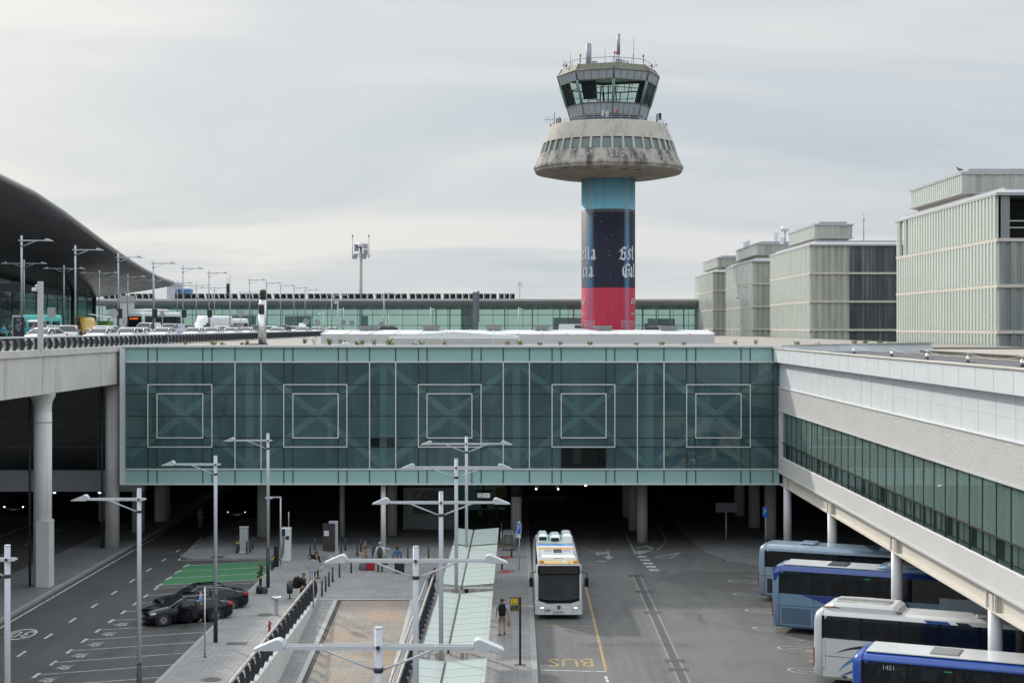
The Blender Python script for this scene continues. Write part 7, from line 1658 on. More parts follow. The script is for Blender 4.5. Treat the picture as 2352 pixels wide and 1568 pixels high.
# inside the windscreen: dash, seat and wheel
g = MB(); g.box(-1.05,1.05,yf+.15,yf+.75,.9,1.1); g.box(.3,.85,yf+1.1,yf+1.3,.9,1.9); g.tube([(.57+.22*math.cos(a*math.pi/6),yf+.72,1.22+.2*math.sin(a*math.pi/6)) for a in range(13)], .02, 5); g.cyl((-.2,yf+1.6,.5),(-.2,yf+1.6,2.4),.02,n=6); g.box(-1.1,1.1,yf+3.2,yf+3.3,.4,2.4); g.build('cab', mat('bus_cab', (.12,.12,.125), .7), bus)
g = MB()
for x, y in ((-.95,yf+2.0),(-.3,yf+2.6),(.9,yf+2.2),(-.9,yf+4),(.3,yf+4.5)): g.cyl((x,y,.5),(x,y,2.5),.022,n=6)
g.tube([(-.95,yf+2.0,1.35),(-.5,yf+2.1,1.3),(-.3,yf+2.6,1.2)], .022, 6); g.tube([(.35,yf+1.4,1.25),(.9,yf+1.4,1.25)], .02, 5); g.build('grab_rail', mat('rail_yellow', (.45,.45,.4), .4), bus)
g = MB()
for i in range(5):
    for x in (-.95,-.5,.5,.95): g.bbox(x-.2,x+.2,yf+3.2+1.1*i,yf+3.35+1.1*i,.9,1.65,.03)
g.build('seat', mat('bus_seat', (.05,.09,.16), .8), bus)
# ==== glass canopies over the walkway ======================================================================
def canopy(Y0, Y1, lab):
    t_ = thing('glass_canopy', lab, 'canopy', (-2.4,(Y0+Y1)/2,PZ0), 0, 'glass canopies over the walkway'); L = (Y1-Y0)/2; zc = 2.66
    n = max(4, round((Y1-Y0)/1.25))
    for x0, x1, z0, z1 in ((-1.25,-.32,zc+.10,zc),(-.22,1.27,zc,zc+.12)):
        g = MB(); g.loft([[(x0,-L,z0),(x1,-L,z1),(x1,-L,z1+.03),(x0,-L,z0+.03)],[(x0,L,z0),(x1,L,z1),(x1,L,z1+.03),(x0,L,z0+.03)]]); pn = g.build('glass_roof', G_can, t_)
        g = MB()
        for k in range(n+1):
            y = -L+2*L*k/n; g.loft([[(x0,y-.03,z0+.031),(x1,y-.03,z1+.031),(x1,y-.03,z1+.05),(x0,y-.03,z0+.05)],[(x0,y+.03,z0+.031),(x1,y+.03,z1+.031),(x1,y+.03,z1+.05),(x0,y+.03,z0+.05)]])
        g.build('joint', mat('canopy_joint', (.46,.54,.50), .4), pn)
        g = MB()
        for k in range(n):
            for e in (.2,.8): y = -L+2*L*(k+e)/n; x = x0+(x1-x0)*.9; z = z0+(z1-z0)*.9; g.cyl((x,y,z+.03),(x,y,z+.05),.03,n=6)
        g.build('fixing', M_pole, pn)
    g = MB(); g.box(-.31,-.23,-L,L,zc-.14,zc+.0); g.build('gutter', M_dark, t_)
    g = MB(); g.box(-.36,-.31,-L+.1,L-.1,zc-.2,zc-.02); g.box(-.23,-.18,-L+.1,L-.1,zc-.2,zc-.02)
    for k in range(n+1): 
        y = -L+2*L*k/n; y = max(-L+.05,min(L-.05,y)); g.box(-1.2,1.22,y-.03,y+.03,zc-.12,zc-.005)
    g.build('beam', M_beam, t_)
    for y in (-L+.6, 0, L-.6):
        for x in (-.75,.25): g = MB(); g.bbox(x-.07,x+.07,y-.07,y+.07,0,zc-.12,.02); g.build('post', M_beam, t_)
for Y0, Y1, lab in ((88.1,94.6,'farthest and shortest glass canopy, partly under the bridge'),(74.3,87.4,'second glass canopy from the bridge, beside the bus'),(59.7,72.0,'third glass canopy from the bridge, beside the walking man'),(43.5,57.4,'nearest glass canopy, cut by the bottom of the photo')): canopy(Y0, Y1, lab)
# ---- railings beside the ramp -----------------------------------------------------------------------------------------
railing('dark plate railing with worn tube along the left of the ramp', lambda u: ((-11.18,44+41.5*u,.31+.0*u),(1,0,0)), 34, .95, M_dark, .07, M_rust, second=False)
railing('double tube railing between the ramp and the glass canopies', lambda u: ((-4.8,44+43*u,.31),(-1,0,0)), 34, .95, M_dark, .065, M_rust, second=True, rungs=False)
g = MB(); g.box(-4.9,-4.5,85.2,85.9,PZ0,.6)
# ---- bollards ------------------------------------------------------------------------------------------------------------
def c2(x, y): return (516.8+.341*x, 1033.5+.341*y)
bol = None
for i, (x, y) in enumerate(((146,698),(168,690),(187,665),(573,707),(606,672),(783,712),(811,677),(891,713),(914,680),(995,712),(1008,690),(1231,752),(1371,738),(653,983),(678,950),(700,918),(725,887),(771,855),(850,825),(1372,960),(1385,940),(1397,920),(1412,890),(1866,805),(1930,718))):
    lab = ('bollard by the grey cabinet, %s of three' % ORD[i] if i < 3 else 'bollard %s from the left in the rows around the dark board under the bridge edge' % ORD[i-3] if i < 13 else 'bollard %s from the ramp railing in the slanting row' % ORD[i-13] if i < 19 else 'bollard %s from the front beside the canopy railing' % ORD[i-19] if i < 23 else 'bollard near the blue parking sign, %s one' % ('nearer' if i == 23 else 'farther'))
    if bol is None:
        bol = thing('bollard', lab, 'bollard', (0,0,0), 0, 'slim dark bollards on the pavement')
        g = MB(); g.cyl((0,0,0),(0,0,.74),.055,n=12); g.cyl((0,0,.76),(0,0,.86),.055,n=12); g.lathe([(.055,.86),(.04,.875),(0,.88)], n=12); g.build('post', M_dark, bol)
        g = MB(); g.cyl((0,0,.735),(0,0,.765),.05,n=12); g.build('ring', M_steel, bol); o = bol
    else: o = again(bol, lab, (0,0,0))
    o.location = (*G(*c2(x,y),PZ0), PZ0)
yb = None
for (x, y), lab in (((80,692),'yellow-banded bollard left of the grey cabinet'),((94,690),'second yellow-banded bollard touching the grey cabinet'),((316,808),'yellow-banded bollard at the corner of the green bay'),((325,795),'second yellow-banded bollard against the black charging post')):
    if yb is None:
        yb = thing('bollard', lab, 'bollard', (0,0,0), 0, 'yellow-banded bollards'); g = MB(); g.cyl((0,0,0),(0,0,.84),.06,n=12); g.lathe([(.06,.84),(0,.87)], n=12); g.build('post', M_dark, yb)
        g = MB(); g.cyl((0,0,.58),(0,0,.74),.063,n=12); g.build('band', mat('bollard_yellow', (.5,.3,.03), .6), yb); o = yb
    else: o = again(yb, lab, (0,0,0))
    o.location = (*G(*c2(x,y),PZ0), PZ0)
# ---- pavement furniture -----------------------------------------------------------------------------------------------------
def T(name, lab, cat, px, py, rz=0.): return thing(name, lab, cat, (*G(px,py,PZ0), PZ0), rz)
t_ = T('electric_charger','tall white electric car charger with black cables','charger',658,1285.8)
g = MB(); g.bbox(-.32,.3,-.2,.35,0,2.12,.03); g.build('cabinet', C_white, t_)
g = MB(); g.box(-.27,-.06,-.208,-.2,1.6,2.05); g.build('socket_panel', M_black, t_)
g = MB()
for dx in (0,.07): g.tube([(-.2+dx,-.23,1.95),(-.19+dx,-.27,1.2),(-.24+dx,-.28,.5),(-.3+dx,-.27,.2),(-.36+dx*.5,-.24,.35),(-.36+dx*.3,-.22,1.5)], .022, 6)
g.build('cable', M_black, t_); g = MB(); g.box(-.04,.2,-.206,-.2,1.35,1.6); g.build('screen', M_dark, t_)
g = MB(); g.cyl((.1,.3,2.1),(.1,.3,3.1),.03,n=6); g.build('mast', M_pole, t_)
t_ = T('charging_post','short black charging post at the corner of the green bay','charger',634.5,1303)
g = MB(); g.bbox(-.15,.15,-.12,.12,.05,1.5,.03); g.build('body', M_black, t_); g = MB(); g.box(-.16,.16,-.13,.13,0,.06); g.build('base', M_conc2, t_); g = MB(); g.box(-.12,.12,-.128,-.12,1.38,1.42); g.build('light_strip', M_steel, t_)
t_ = thing('lamp_post','thin lamp post with a short arm beside the white charger','lamp post',(*G(644.5,1297,PZ0),PZ0))
g = MB(); g.cyl((0,0,0),(0,0,4.35),.05,n=10); g.build('pole', M_pole, t_); g = MB(); g.box(-.95,.05,-.05,.05,4.28,4.36); g.build('arm', M_pole, t_); g = MB(); g.bbox(-.98,-.5,-.1,.1,4.22,4.3,.02); g.build('lamp_head', M_lampw, t_)
t_ = T('totem_sign','dark brown totem board with a white ride-hailing label','sign',765.5,1284)
g = MB(); g.bbox(-.29,.3,-.06,.1,0,2.5,.01); g.build('back_panel', M_pole, t_)
g = MB(); g.bbox(-.67,.12,-.16,-.06,.55,2.36,.01); bd = g.build('board', mat('brown_board', (.035,.028,.028), .5), t_)
g = MB(); g.bbox(-.585,-.27,-.172,-.16,1.56,1.88,.004); lb_ = g.build('label', C_white, bd); g = MB(); put_text(g, 'Uber', lambda u,v: (-.4275+u, -.176, 1.72+v), h=.1, w=.25); g.build('lettering', M_black, lb_)
g = MB(); g.tube([(-.75,-.25,.18),(.4,-.25,.18),(.4,.25,.18),(-.75,.25,.18),(-.75,-.25,.18)], .03, 6)
for x in (-.7,0,.36): g.cyl((x,-.25,0),(x,-.25,.18),.015,n=5)
g.build('guard_rail', M_steel, t_)
t_ = T('cabinet','pale grey technical cabinet on the pavement by the hatched markings','cabinet',560.5,1268)
g = MB(); g.bbox(-.27,.27,-.2,.2,.1,1.68,.02); g.build('body', mat('cabinet_grey', (.38,.4,.4), .5), t_); g = MB(); g.box(-.3,.3,-.23,.23,0,.1); g.build('plinth', M_conc2, t_); g = MB(); g.bbox(-.3,.3,-.23,.23,1.68,1.74,.02); g.build('lid', MATS['cabinet_grey'], t_); g = MB(); g.box(-.003,.003,-.204,-.2,.15,1.65); g.cyl((.05,-.2,.9),(.05,-.23,.9),.02,n=6); g.build('handle', M_dark, t_)
t_ = T('litter_bin','dark round litter bin on a post near the ramp railing','bin',665.5,1374)
g = MB(); g.cyl((0,0,.3),(0,0,.84),.17,.185,16); g.lathe([(.19,.84),(.15,.86),(.14,.80)], n=16); g.build('bucket', M_dark, t_); g = MB(); g.cyl((0,0,0),(0,0,.3),.035,n=8); g.cyl((0,0,0),(0,0,.02),.15,n=14); g.build('foot', M_dark, t_)
t_ = T('ashtray_post','square grey post with a round steel ashtray ring on top','ashtray',635,1412)
g = MB(); g.bbox(-.1,.02,-.07,.07,0,.9,.01); g.bbox(.05,.1,-.07,.07,0,.9,.01); g.build('post', M_pole, t_); g = MB(); g.lathe([(.0,.86),(.22,.86),(.25,.88),(.25,.97),(.235,.97),(.23,.9),(.0,.9)], n=24); g.build('ring', M_steel, t_)
t_ = T('fire_hydrant','small red fire hydrant beside the ramp railing','hydrant',619,1450)
red = mat('hydrant_red', (.3,.015,.02), .4); g = MB(); g.lathe([(.09,0),(.09,.03),(.065,.05),(.065,.36),(.08,.38),(.085,.46),(.05,.52),(.025,.54),(.025,.58),(0,.585)], n=16); g.build('body', red, t_)
g = MB(); g.cyl((-.17,0,.36),(-.05,0,.36),.045,n=10); g.cyl((-.02,-.13,.42),(-.02,-.05,.42),.045,n=10); g.build('cap', M_steel, t_); g = MB(); g.cyl((.05,0,.40),(.11,0,.40),.03,n=8); g.build('outlet', red, t_)
t_ = thing('round_sign','grey round sign seen from behind at the head of the ramp railing','road sign',(*G(719.7,1400),.1))
g = MB(); g.cyl((0,.05,0),(0,.05,2.62),.035,n=8); g.build('post', M_pole, t_); g = MB(); g.cyl((0,-.02,2.3),(0,.01,2.3),.34,n=28); g.build('plate', mat('sign_plate_grey', (.32,.34,.37), .45, .2), t_)
t_ = T('sign_pole','plain thin steel pole standing in front of the open-door sedan','pole',470.5,1508); g = MB(); g.cyl((0,0,0),(0,0,3.2),.035,n=10); g.cyl((0,0,3.2),(0,0,3.23),.042,n=10); g.build('post', M_steel, t_); g = MB(); g.cyl((0,0,0),(0,0,.015),.1,n=12); g.build('foot', M_dark, t_)
t_ = T('bus_stop_sign','black bus sign on a post lettered Empleats Employees Empleados','sign',1194.7,1526)
kz = 3540*15.17/(1526-750)/F
g = MB(); g.bbox(-.05,.05,-.03,.03,0,3.05,.008); g.build('post', M_black, t_); g = MB(); g.box(-.25,.25,-.12,.12,0,.012); g.build('foot', M_dark, t_)
g = MB(); g.bbox(-.45,-.07,-.035,.02,2.42,3.04,.006); bd = g.build('board', mat('sign_black', (.02,.02,.017), .4), t_)
Yy = M_yel2 = mat('sign_yellow', (.72,.5,.02), .5, var=.04); g = MB(); g.bbox(-.415,-.115,-.042,-.035,2.71,2.985,.004); pic = g.build('pictogram', Yy, bd)
g = MB()
for a in ((-.36,-.17,2.92,2.945),(-.36,-.345,2.78,2.92),(-.185,-.17,2.78,2.92),(-.36,-.17,2.765,2.79),(-.345,-.185,2.83,2.84),(-.345,-.315,2.74,2.765),(-.215,-.185,2.74,2.765)): g.box(a[0],a[1],-.046,-.042,a[2],a[3])
g.build('bus_figure', M_black, pic)
g = MB(); put_text(g, 'Empleats', lambda u,v: (-.29+u,-.039,2.655+v), h=.06, w=.25); g.build('lettering', M_lampw, bd)
g = MB(); put_text(g, 'Employees', lambda u,v: (-.28+u,-.039,2.565+v), h=.055, w=.27); g.build('lettering', mat('sign_grey_text', (.3,.3,.28), .5), bd)
g = MB(); put_text(g, 'Empleados', lambda u,v: (-.265+u,-.039,2.475+v), h=.06, w=.31); g.build('lettering', Yy, bd)
t_ = T('parking_sign','blue parking sign seen almost edge-on behind the bus','road sign',1193,1308)
g = MB(); g.cyl((0,0,0),(0,0,3.05),.035,n=8); g.build('post', M_pole, t_)
bs_ = mat('sign_blue', (.02,.12,.45), .45); 
g = MB(); g.T = Matrix.Rotation(R(-62),4,'Z'); g.bbox(-.32,.32,-.06,-.035,2.25,2.95,.01); pl_ = g.build('plate', C_white, t_); g = MB(); g.T = Matrix.Rotation(R(-62),4,'Z'); g.box(-.29,.29,-.066,-.06,2.28,2.92); g.build('blue_field', bs_, pl_)
g = MB(); Tm = Matrix.Rotation(R(-62),4,'Z'); put_text(g, 'P', lambda u,v: tuple(Tm @ Vector((u,-.07,2.6+v))), h=.42); g.build('lettering', C_white, pl_); g = MB(); g.T = Tm; g.box(-.25,.25,-.06,-.035,2.0,2.2); g.build('sub_plate', C_white, t_)
t_ = thing('parking_sign','blue parking sign on a post beside the column right of the underpass','road sign',(*G(1759,1262),.0))
g = MB(); g.cyl((0,0,0),(0,0,3.0),.035,n=8); g.build('post', M_pole, t_); Tm = Matrix.Rotation(R(-60),4,'Z')
g = MB(); g.T = Tm; g.box(-.3,.3,-.06,-.035,2.25,2.95); pl_ = g.build('plate', bs_, t_); g = MB(); put_text(g, 'P', lambda u,v: tuple(Tm @ Vector((u,-.065,2.6+v))), h=.42); g.build('lettering', C_white, pl_)
t_ = thing('board_sign','pale blank board sign on a post in the dark of the underpass','road sign',(*G(1668,1243),0)); g = MB(); g.cyl((0,.05,0),(0,.05,2.3),.05,n=8); g.build('post', M_pole, t_); g = MB(); g.box(-.75,.75,-.02,.02,2.1,2.75); g.build('plate', mat('dull_board', (.16,.165,.175), .7), t_)
# luggage trolleys nested in a row
tr = None
for k in range(5):
    lab = ORD[k]+' luggage trolley from the front of the nested row by the canopies'
    if tr is None:
        tr = thing('luggage_trolley', lab, 'luggage trolley', (0,0,0), 0, 'luggage trolleys nested in a row')
        g = MB(); g.tube([(-.38,-.6,.12),(-.38,.1,.16),(-.36,.35,1.0),(.36,.35,1.0),(.38,.1,.16),(.38,-.6,.12),(-.38,-.6,.12)], .022, 6)
        for z in (.4,.62,.82): g.cyl((-.36,.3,z),(.36,.3,z),.012,n=5)
        g.build('frame', M_steel, tr); g = MB(); g.cyl((-.4,.36,1.02),(.4,.36,1.02),.03,n=8); g.build('handle', M_dark, tr)
        g = MB(); g.box(-.33,.33,-.55,.1,.16,.18); g.build('deck', mat('trolley_deck', (.2,.16,.1), .6), tr)
        for x, y in ((-.35,-.5),(.35,-.5),(0,.2)): g = MB(); g.cyl((x-.02,y,.06),(x+.02,y,.06),.06,n=10); g.build('wheel', M_black, tr)
        o = tr
    else: o = again(tr, lab, (0,0,0))
    X, Y = G(1168,1261,PZ0); o.location = (X, Y+.5*k, PZ0)
t_ = thing('trolley_rail','steel guide rails holding the row of luggage trolleys','rail',(*G(1168,1266,PZ0),PZ0)); g = MB()
for x in (-.5,.5): g.cyl((x,0,0),(x,0,1.35),.02,n=6); g.cyl((x,3.2,0),(x,3.2,1.6),.02,n=6); g.cyl((x,0,1.3),(x,3.2,1.3),.02,n=6)
g.build('rail', M_steel, t_)
# ---- under the bridge -----------------------------------------------------------------------------------------------------------
kx0, kx1 = PX(926,114.4), PX(1043,114.4)
t_ = thing('kiosk','grey valet parking kiosk with a dark P vip panel under the bridge','kiosk',((kx0+kx1)/2,114.4,PZ0)); hw = (kx1-kx0)/2
kg = mat('kiosk_grey', (.2,.22,.225), .5); g = MB(); g.bbox(-hw,hw,0,3.2,.1,3.25,.02); g.build('wall', kg, t_)
g = MB(); g.box(-hw+.75,hw-.72,-.012,0,1.3,2.95); pn = g.build('dark_panel', mat('kiosk_panel', (.02,.018,.018), .3), t_)
g = MB(); zc = 2.62; put_text(g, 'P', lambda u,v: (-hw+1.05+u,-.018,zc-.06+v), h=.2); put_text(g, 'vip', lambda u,v: (-hw+1.6+u+v*.25,-.018,zc-.05+v), h=.2)
for a in ((-.2,-.18,-.26,.15),(.16,.18,-.26,.0),(-.2,.18,-.28,-.26),(-.2,.02,.13,.15)): g.box(-hw+1.05+a[0],-hw+1.05+a[1],-.02,-.013,zc+a[2],zc+a[3])
g.add([(-hw+1.1,-.018,zc+.1),(-hw+1.36,-.018,zc+.26),(-hw+1.4,-.018,zc+.22),(-hw+1.15,-.018,zc+.06)],[(0,1,2,3)],False); g.build('lettering', M_pole, pn)
g = MB(); 
for x in (-hw+.72,hw-.7): g.box(x-.01,x+.01,-.008,0,.15,3.2)
g.box(-hw,hw,-.008,0,1.22,1.24); g.build('seam', M_dark, t_)
g = MB(); g.tube([(-hw,-.35,.3),(hw,-.35,.3)], .03, 6)
for x in (-hw+.1,0,hw-.1): g.cyl((x,-.35,0),(x,-.35,.3),.02,n=5)
g.build('guard_rail', M_steel, t_)
g = MB(); g.box(-hw+.3,hw-.3,.1,2.9,3.25,4.2); g.build('upper_glazing', G_clear, t_); g = MB(); g.sphere((-.5,1.2,3.75),.22,10,8,(1,1,1.3)); g.box(-.2,1.0,1,1.6,3.3,3.5); g.build('display_item', M_lampw, t_)
t_ = thing('information_screen','hanging information screen with lit white text under the bridge','screen',(PX(1111,112),112,2.9)); g = MB(); g.bbox(-.55,.55,0,.15,-.1,.45,.02); g.build('housing', M_black, t_); g = MB(); g.cyl((0,.08,.45),(0,.08,1.7),.05,n=6); g.cyl((-.65,.08,.5),(.65,.08,.5),.03,n=6); g.build('hanger', M_black, t_)
g = MB(); g.box(-.46,.46,-.008,0,-.02,.32); sc2 = g.build('display', mat('screen_glow', (.75,.8,.8), .4, emit=.35), t_); g = MB()
for k in range(3): g.box(-.4,.0,-.012,-.008,.22-.1*k,.25-.1*k)
g.box(.05,.35,-.012,-.008,.12,.15); g.build('text_line', M_dark, sc2)
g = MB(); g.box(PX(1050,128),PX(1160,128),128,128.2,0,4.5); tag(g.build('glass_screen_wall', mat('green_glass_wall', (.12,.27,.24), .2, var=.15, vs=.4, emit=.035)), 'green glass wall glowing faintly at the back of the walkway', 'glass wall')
t_ = thing('notice_board','small yellow notice board at the back of the walkway','sign',(PX(1152,124),124,1.6)); g = MB(); g.box(-.45,.45,0,.06,-.8,.75); g.build('board', M_dark, t_); g = MB(); g.box(-.38,.38,-.01,0,-.05,.7); g.build('yellow_panel', mat('notice_yellow', (.25,.17,.02), .6), t_)
# vehicles with lamps lit in the underpass
lampm = mat('lit_headlamp', (1,.98,.92), .3, emit=5)
def lit(t_, xs, y, z, r):
    for x in xs: g = MB(); g.cyl((x,y-.03,z),(x,y,z),r,n=12); g.build('lit_lamp', lampm, t_)
ub = coach('dark coach with both headlamps lit deep in the underpass', mat('dim_coach_paint', (.03,.03,.035), .4), (PX(1257,139),145.0,.004), 0, L=11); lit(ub, (-1.0,1.0), -5.53, .62, .07)
uc = car('dark car facing out with its plate showing deep in the left underpass', C_blackp, (PX(545,122),124,.004), 0); lit(uc, (-.68,.68), -2.33, .68, .025)
ul = car('dark car with lit headlamps under the elevated road', C_blackp, (PX(30,125),127.5,.004), 0); lit(ul, (-.75,.75), -2.34, .68, .05)
t_ = thing('direction_sign','dim direction sign with small yellow and green symbols hanging in the underpass','sign',(PX(1950,112),112,3.0)); g = MB(); g.box(-1.4,1.4,0,.1,-.2,.75); g.build('board', M_black, t_)
g = MB(); g.cyl((-1.2,.05,.75),(-1.2,.05,1.65),.03,n=5); g.cyl((1.2,.05,.75),(1.2,.05,1.65),.03,n=5); g.build('hanger', M_dark, t_)
for x, c in ((-1.2,(.5,.38,.02)),(-.3,(.05,.3,.12)),(.1,(.1,.13,.14)),(.45,(.1,.13,.14))): g = MB(); g.box(x-.12,x+.12,-.01,0,-.1,.12); g.build('symbol', mat('symbol_%d' % int(c[0]*100+c[1]*10), c, .5), t_)
# ---- people -------------------------------------------------------------------------------------------------------------------------
def PP(px, py, z=PZ0): return (*G(px,py,z), z)
olive = cloth('olive_cotton', (.085,.085,.06)); khaki = cloth('khaki_cotton', (.27,.22,.155)); wht = cloth('white_cotton', (.62,.64,.7)); dgr = cloth('dark_green_cotton', (.05,.055,.05)); den = cloth('blue_denim', (.06,.13,.24)); navy = cloth('navy_cotton', (.018,.02,.035)); blk = cloth('black_cotton', (.012,.012,.014)); skyb = cloth('sky_blue_shirt', (.27,.37,.62)); stone = cloth('stone_trousers', (.36,.37,.39)); pinkc = cloth('pink_cotton', (.5,.2,.24)); ljean = cloth('light_jeans', (.32,.34,.4)); mint = cloth('mint_cotton', (.25,.42,.42)); sandc = cloth('sand_cotton', (.3,.225,.15)); dgreen = cloth('forest_knit', (.03,.036,.03)); greyb = cloth('grey_nylon', (.13,.13,.15)); bag_o = cloth('olive_nylon', (.07,.07,.055))
reach = {'elr':(-.24,-.06,1.13),'wrr':(-.12,-.26,1.16),'ell':(.24,-.06,1.13),'wrl':(.10,-.27,1.14)}
person('man in olive t-shirt and khaki trousers with headphones facing the man in white', PP(838,1306), R(70), 1.78, olive, 'short', khaki, hair=M_hairb, pose=reach)
person('grey-haired man in white shirt with an olive backpack seen from behind', PP(873,1312), R(175), 1.84, wht, 'long', dgr, hair=M_hairg)
person('woman in blue denim shirt and dark trousers seen from behind', PP(912.6,1313), R(190), 1.63, den, 'long', navy, hair=M_hairb, hairlen='bob', pose={'wrl':(.3,-.06,.88)})
bp = G(873,1312,PZ0); backpack('olive backpack on the back of the man in the white shirt', (bp[0], bp[1]-.27, PZ0+1.02), R(178), bag_o, .52, .32, .2)
suitcase('large red suitcase with a blue jacket draped over it', PP(851,1308.5), R(5), mat('suitcase_red', (.42,.012,.02), .35, var=.06), .76, .54, .32, 0)
X, Y = G(851,1308.5,PZ0); g = MB(); rings = []
for u in range(7):
    x = -.32+.5*u/6; z = PZ0+.8+.06*math.sin(u*1.4)-.22*max(0,(2-u)/2)**1.5; rings.append([(X+x,Y+(-.2+.4*v/5),z+.025*math.sin(v*2.1+u)-.1*abs(v/5-.5)**2) for v in range(6)]+[(X+x,Y+(-.2+.4*v/5),z-.045) for v in range(5,-1,-1)])
g.loft(rings, True, True, True); tag(g.build('draped_jacket', den), 'crumpled blue jacket lying on top of the red suitcase', 'jacket')
def softbag(lab, loc, m, w_=.4, d=.25, h=.45, rz=0., handle=True, name='bag', cat='bag'):
    t_ = thing(name, lab, cat, loc, rz); g = MB(); rings = []
    for z, k in ((0,.86),(.05,1),(h*.5,1.02),(h*.85,.85),(h,.5)): rings.append([(w_/2*k*math.copysign(abs(math.cos(a))**.7,math.cos(a)), d/2*k*math.copysign(abs(math.sin(a))**.7,math.sin(a)), z) for a in [2*math.pi*q/14 for q in range(14)]])
    g.loft(rings, True, True, True); g.build('body', m, t_)
    if handle: g = MB(); g.tube([(-w_*.25,0,h*.9),(-w_*.2,0,h+.12),(0,0,h+.17),(w_*.2,0,h+.12),(w_*.25,0,h*.9)], .014, 5); g.build('handle', m, t_)
    return t_
softbag('grey soft bag on the ground left of the red suitcase', PP(833.5,1309), greyb, .5, .3, .52)
X, Y = G(873,1312,PZ0); softbag('small dark brown bag held by the man in the white shirt', (X+.33,Y-.1,PZ0+.45), cloth('brown_nylon', (.045,.035,.03)), .34, .2, .36)
suitcase('navy suitcase beside the woman in denim', PP(919,1316), R(-8), mat('suitcase_navy', (.012,.014,.025), .6), .62, .5, .3, .3)
X, Y = G(919,1316,PZ0); softbag('bright blue bag on top of the navy suitcase', (X-.02,Y+.02,PZ0+.63), cloth('bright_blue', (.05,.07,.24)), .5, .26, .3, handle=False)
t_ = person('dark-haired woman in black jacket looking at her phone by the ramp head', PP(726.5,1327), R(35), 1.64, blk, 'long', blk, hair=M_hairb, hairlen='long', pose={'elr':(-.25,-.05,1.14),'wrr':(-.1,-.26,1.22),'ell':(.25,.0,1.12),'wrl':(.26,-.08,.9)})
X, Y = G(726.5,1327,PZ0); backpack('black backpack worn by the dark-haired woman', (X-.22,Y+.06,PZ0+.92), R(-55), blk, .5, .32, .2)
softbag('cream handbag hanging from the dark-haired woman', (X+.28,Y-.14,PZ0+.45), cloth('cream_leather', (.42,.39,.31)), .36, .16, .3)
g = MB(); g.box(-.035,.035,-.005,.005,-.07,.07); ph = g.build('phone', M_black); ph.location = (X+.16,Y-.3,PZ0+1.22); ph.rotation_euler = (.4,0,.6); tag(ph, 'dark phone held by the dark-haired woman', 'phone')
person('girl in pink top and light jeans partly hidden behind the round sign', PP(716,1338), R(20), 1.42, pinkc, 'long', ljean, hair=M_hairb, hairlen='bun', pose={'wrl':(.16,-.22,1.0)})
X, Y = G(716,1338,PZ0); backpack('small pink backpack on the girl behind the round sign', (X-.17,Y+.03,PZ0+.82), R(-70), pinkc, .34, .26, .16)
t_ = person('man in black with a large backpack leaning on the ramp railing', (-11.72,84.2,PZ0), R(60), 1.76, blk, 'long', blk, hair=M_hairr, pose={'head0':(0,-.05,1.55),'head1':(0,-.09,1.62),'head2':(0,-.08,1.69),'wrr':(-.08,-.28,1.42),'elr':(-.25,-.14,1.2)})
backpack('bulky black backpack on the man at the ramp railing', (-12.02,84.05,PZ0+.93), R(-122+180), blk, .62, .44, .32)
X, Y = G(598.6,1361,PZ0)
person('woman with long brown hair in dark clothes holding a phone by the kerb', (X,Y,PZ0), R(-85), 1.66, dgreen, 'long', cloth('charcoal_wide', (.03,.032,.036)), hair=M_hairr, hairlen='long', pose={'elr':(-.24,-.02,1.12),'wrr':(-.16,-.27,1.22),'ell':(.24,.0,1.12),'wrl':(.18,-.22,.98)})
g = MB(); g.box(-.035,.035,-.005,.005,-.07,.07); ph = g.build('phone', M_black); ph.location = (X-.36,Y+.16,PZ0+1.24); ph.rotation_euler = (.5,0,-1.5); tag(ph, 'phone held up by the woman with long brown hair', 'phone')
softbag('shiny black sack at the feet of the woman by the kerb', (X-.05,Y-.18,PZ0), mat('black_vinyl', (.012,.012,.013), .25), .36, .3, .46, handle=False); backpack('black and white backpack standing beside the black sack', (X+.25,Y-.16,PZ0), R(20), mat('patterned_nylon', (.03,.03,.03), .5, streak=(.3,.3,.3), sk=(14,14,14), sl=(.56,.62)), .38, .34, .2)
person('driver in light blue shirt and pale trousers standing by the open car door', PP(461,1429,.004), R(-80), 1.8, skyb, 'long', stone, hair=M_hairb, build=1.08, pose={'elr':(-.23,-.06,1.12),'wrr':(-.12,-.30,1.14),'ell':(.24,-.06,1.12),'wrl':(.12,-.29,1.12)})
X, Y = G(1153.4,1457,PZ0)
person('man in khaki shorts and mint t-shirt with a black backpack walking away', (X,Y,PZ0), R(178), 1.77, mint, 'short', sandc, True, hair=M_hairb, pose={'knr':(-.10,-.10,.52),'anr':(-.11,-.06,.11),'tor':(-.12,-.24,.05),'knl':(.11,.02,.50),'anl':(.11,.22,.19),'tol':(.12,.14,.05),'wrr':(-.30,-.05,.86),'elr':(-.27,.05,1.12),'ell':(.27,.05,1.12),'wrl':(.30,.02,.86)}, shoes=mat('trainer_green', (.07,.08,.05), .8))
backpack('black hooded backpack on the walking man', (X,Y-.29,PZ0+1.0), R(178), blk, .56, .36, .22); softbag('brown paper bag in the hand of the walking man', (X+.33,Y-.02,PZ0+.42), cloth('kraft_paper', (.3,.2,.12)), .16, .12, .34)
X, Y = G(1112,1197,.13); person('person in dark coat with a yellow bag walking under the bridge', (X,Y,PZ0), R(160), 1.7, blk, 'long', blk, hair=M_hairb, detail=False); softbag('dull yellow bag carried under the bridge', (X-.3,Y-.05,PZ0+.5), cloth('dull_yellow', (.25,.2,.05)), .36, .2, .4)
X, Y = G(1141,1190,.13); person('person in grey clothes by a trolley at the back of the walkway', (X,Y,PZ0), R(-60), 1.7, greyb, 'long', greyb, hair=M_hairb, detail=False)
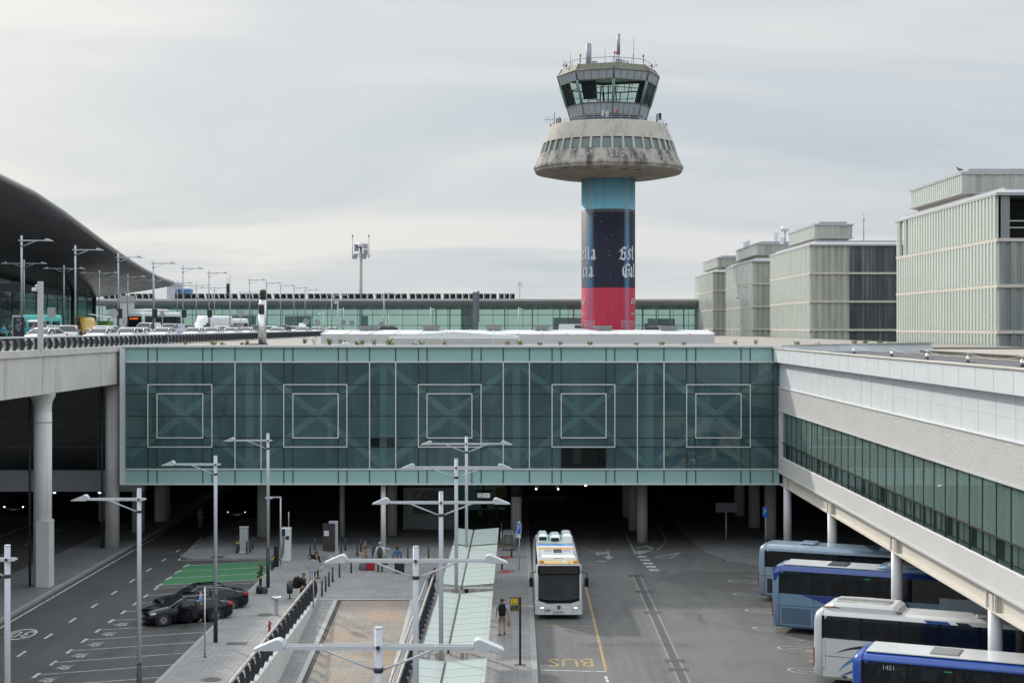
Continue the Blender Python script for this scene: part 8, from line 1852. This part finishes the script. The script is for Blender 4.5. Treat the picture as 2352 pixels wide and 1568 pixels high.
X, Y = G(460,1215); person('faint figure walking in the dark left underpass', (X,Y,0.004), R(150), 1.72, greyb, 'long', greyb, hair=M_hairb, detail=False)
X = fx(1381); person('dark figure walking inside the bridge behind the lower clear pane', (X,FY+2.2,fz(1080)), R(95), 1.72, blk, 'long', blk, hair=M_hairb, detail=False, pose={'knr':(-.1,-.2,.52),'anr':(-.1,-.3,.12),'tor':(-.1,-.45,.06),'anl':(.1,.3,.14),'tol':(.1,.18,.05)})
for px, py, Y, lab in ((229,1131,113.5,'small lit ceiling lamp by the column under the elevated road'),(176,1146,118,'small lit ceiling lamp deeper under the elevated road'),(125,1131,120,'second small lit ceiling lamp deep under the elevated road'),(1345,1114,112.5,'faint lit ceiling lamp above the bus lane in the underpass')):
    t_ = thing('ceiling_lamp', lab, 'ceiling lamp', (PX(px,Y),Y,PZ(py,Y))); g = MB(); g.box(-.09,.09,-.05,.05,-.04,.03); g.build('lamp', lampm, t_); g = MB(); g.box(-.12,.12,-.07,.07,.03,.1); g.cyl((0,0,.1),(0,0,.5),.02,n=5); g.build('housing', M_dark, t_)
# people on the elevated road
blu = cloth('cyan_shirt', (.05,.26,.45)); cob = cloth('cobalt_shirt', (.06,.14,.5)); rd = cloth('red_jacket', (.36,.015,.02))
for px, Y, rz, sh, lab, po in ((9,140,R(40),blu,'person in cyan shirt at the left edge of the elevated road',None),(75,141,R(170),cob,'person in cobalt blue shirt behind the nearest white sedan',None),(177,150,R(150),rd,'person in red jacket by the silver car on the elevated road',None),(195,136,R(100),cloth('slate_jacket', (.07,.09,.14)),'person in slate blue jacket bending beside the silver car',{'chest':(0,-.30,1.2),'waist':(0,-.12,1.06),'neck':(0,-.46,1.26),'head0':(0,-.54,1.27),'head1':(0,-.61,1.28),'head2':(0,-.67,1.27),'shr':(-.18,-.42,1.22),'shl':(.18,-.42,1.22),'elr':(-.22,-.5,.98),'ell':(.22,-.5,.98),'wrr':(-.2,-.6,.78),'wrl':(.2,-.6,.78)}),(139,168,R(120),greyb,'person in grey among the cars right of the square sign',None),(156,175,R(60),greyb,'second person in grey near the teal van tail',None),(290,162,R(170),blk,'person in black beside the third lamp on the elevated road',None),(22,152,R(20),blk,'person in black beside the front of the teal van',None)):
    person(lab, (PX(px,Y),Y,DZ), rz, 1.74, sh, 'long', None, hair=M_hairb if sh is not greyb else M_hairg, detail=False, pose=po)
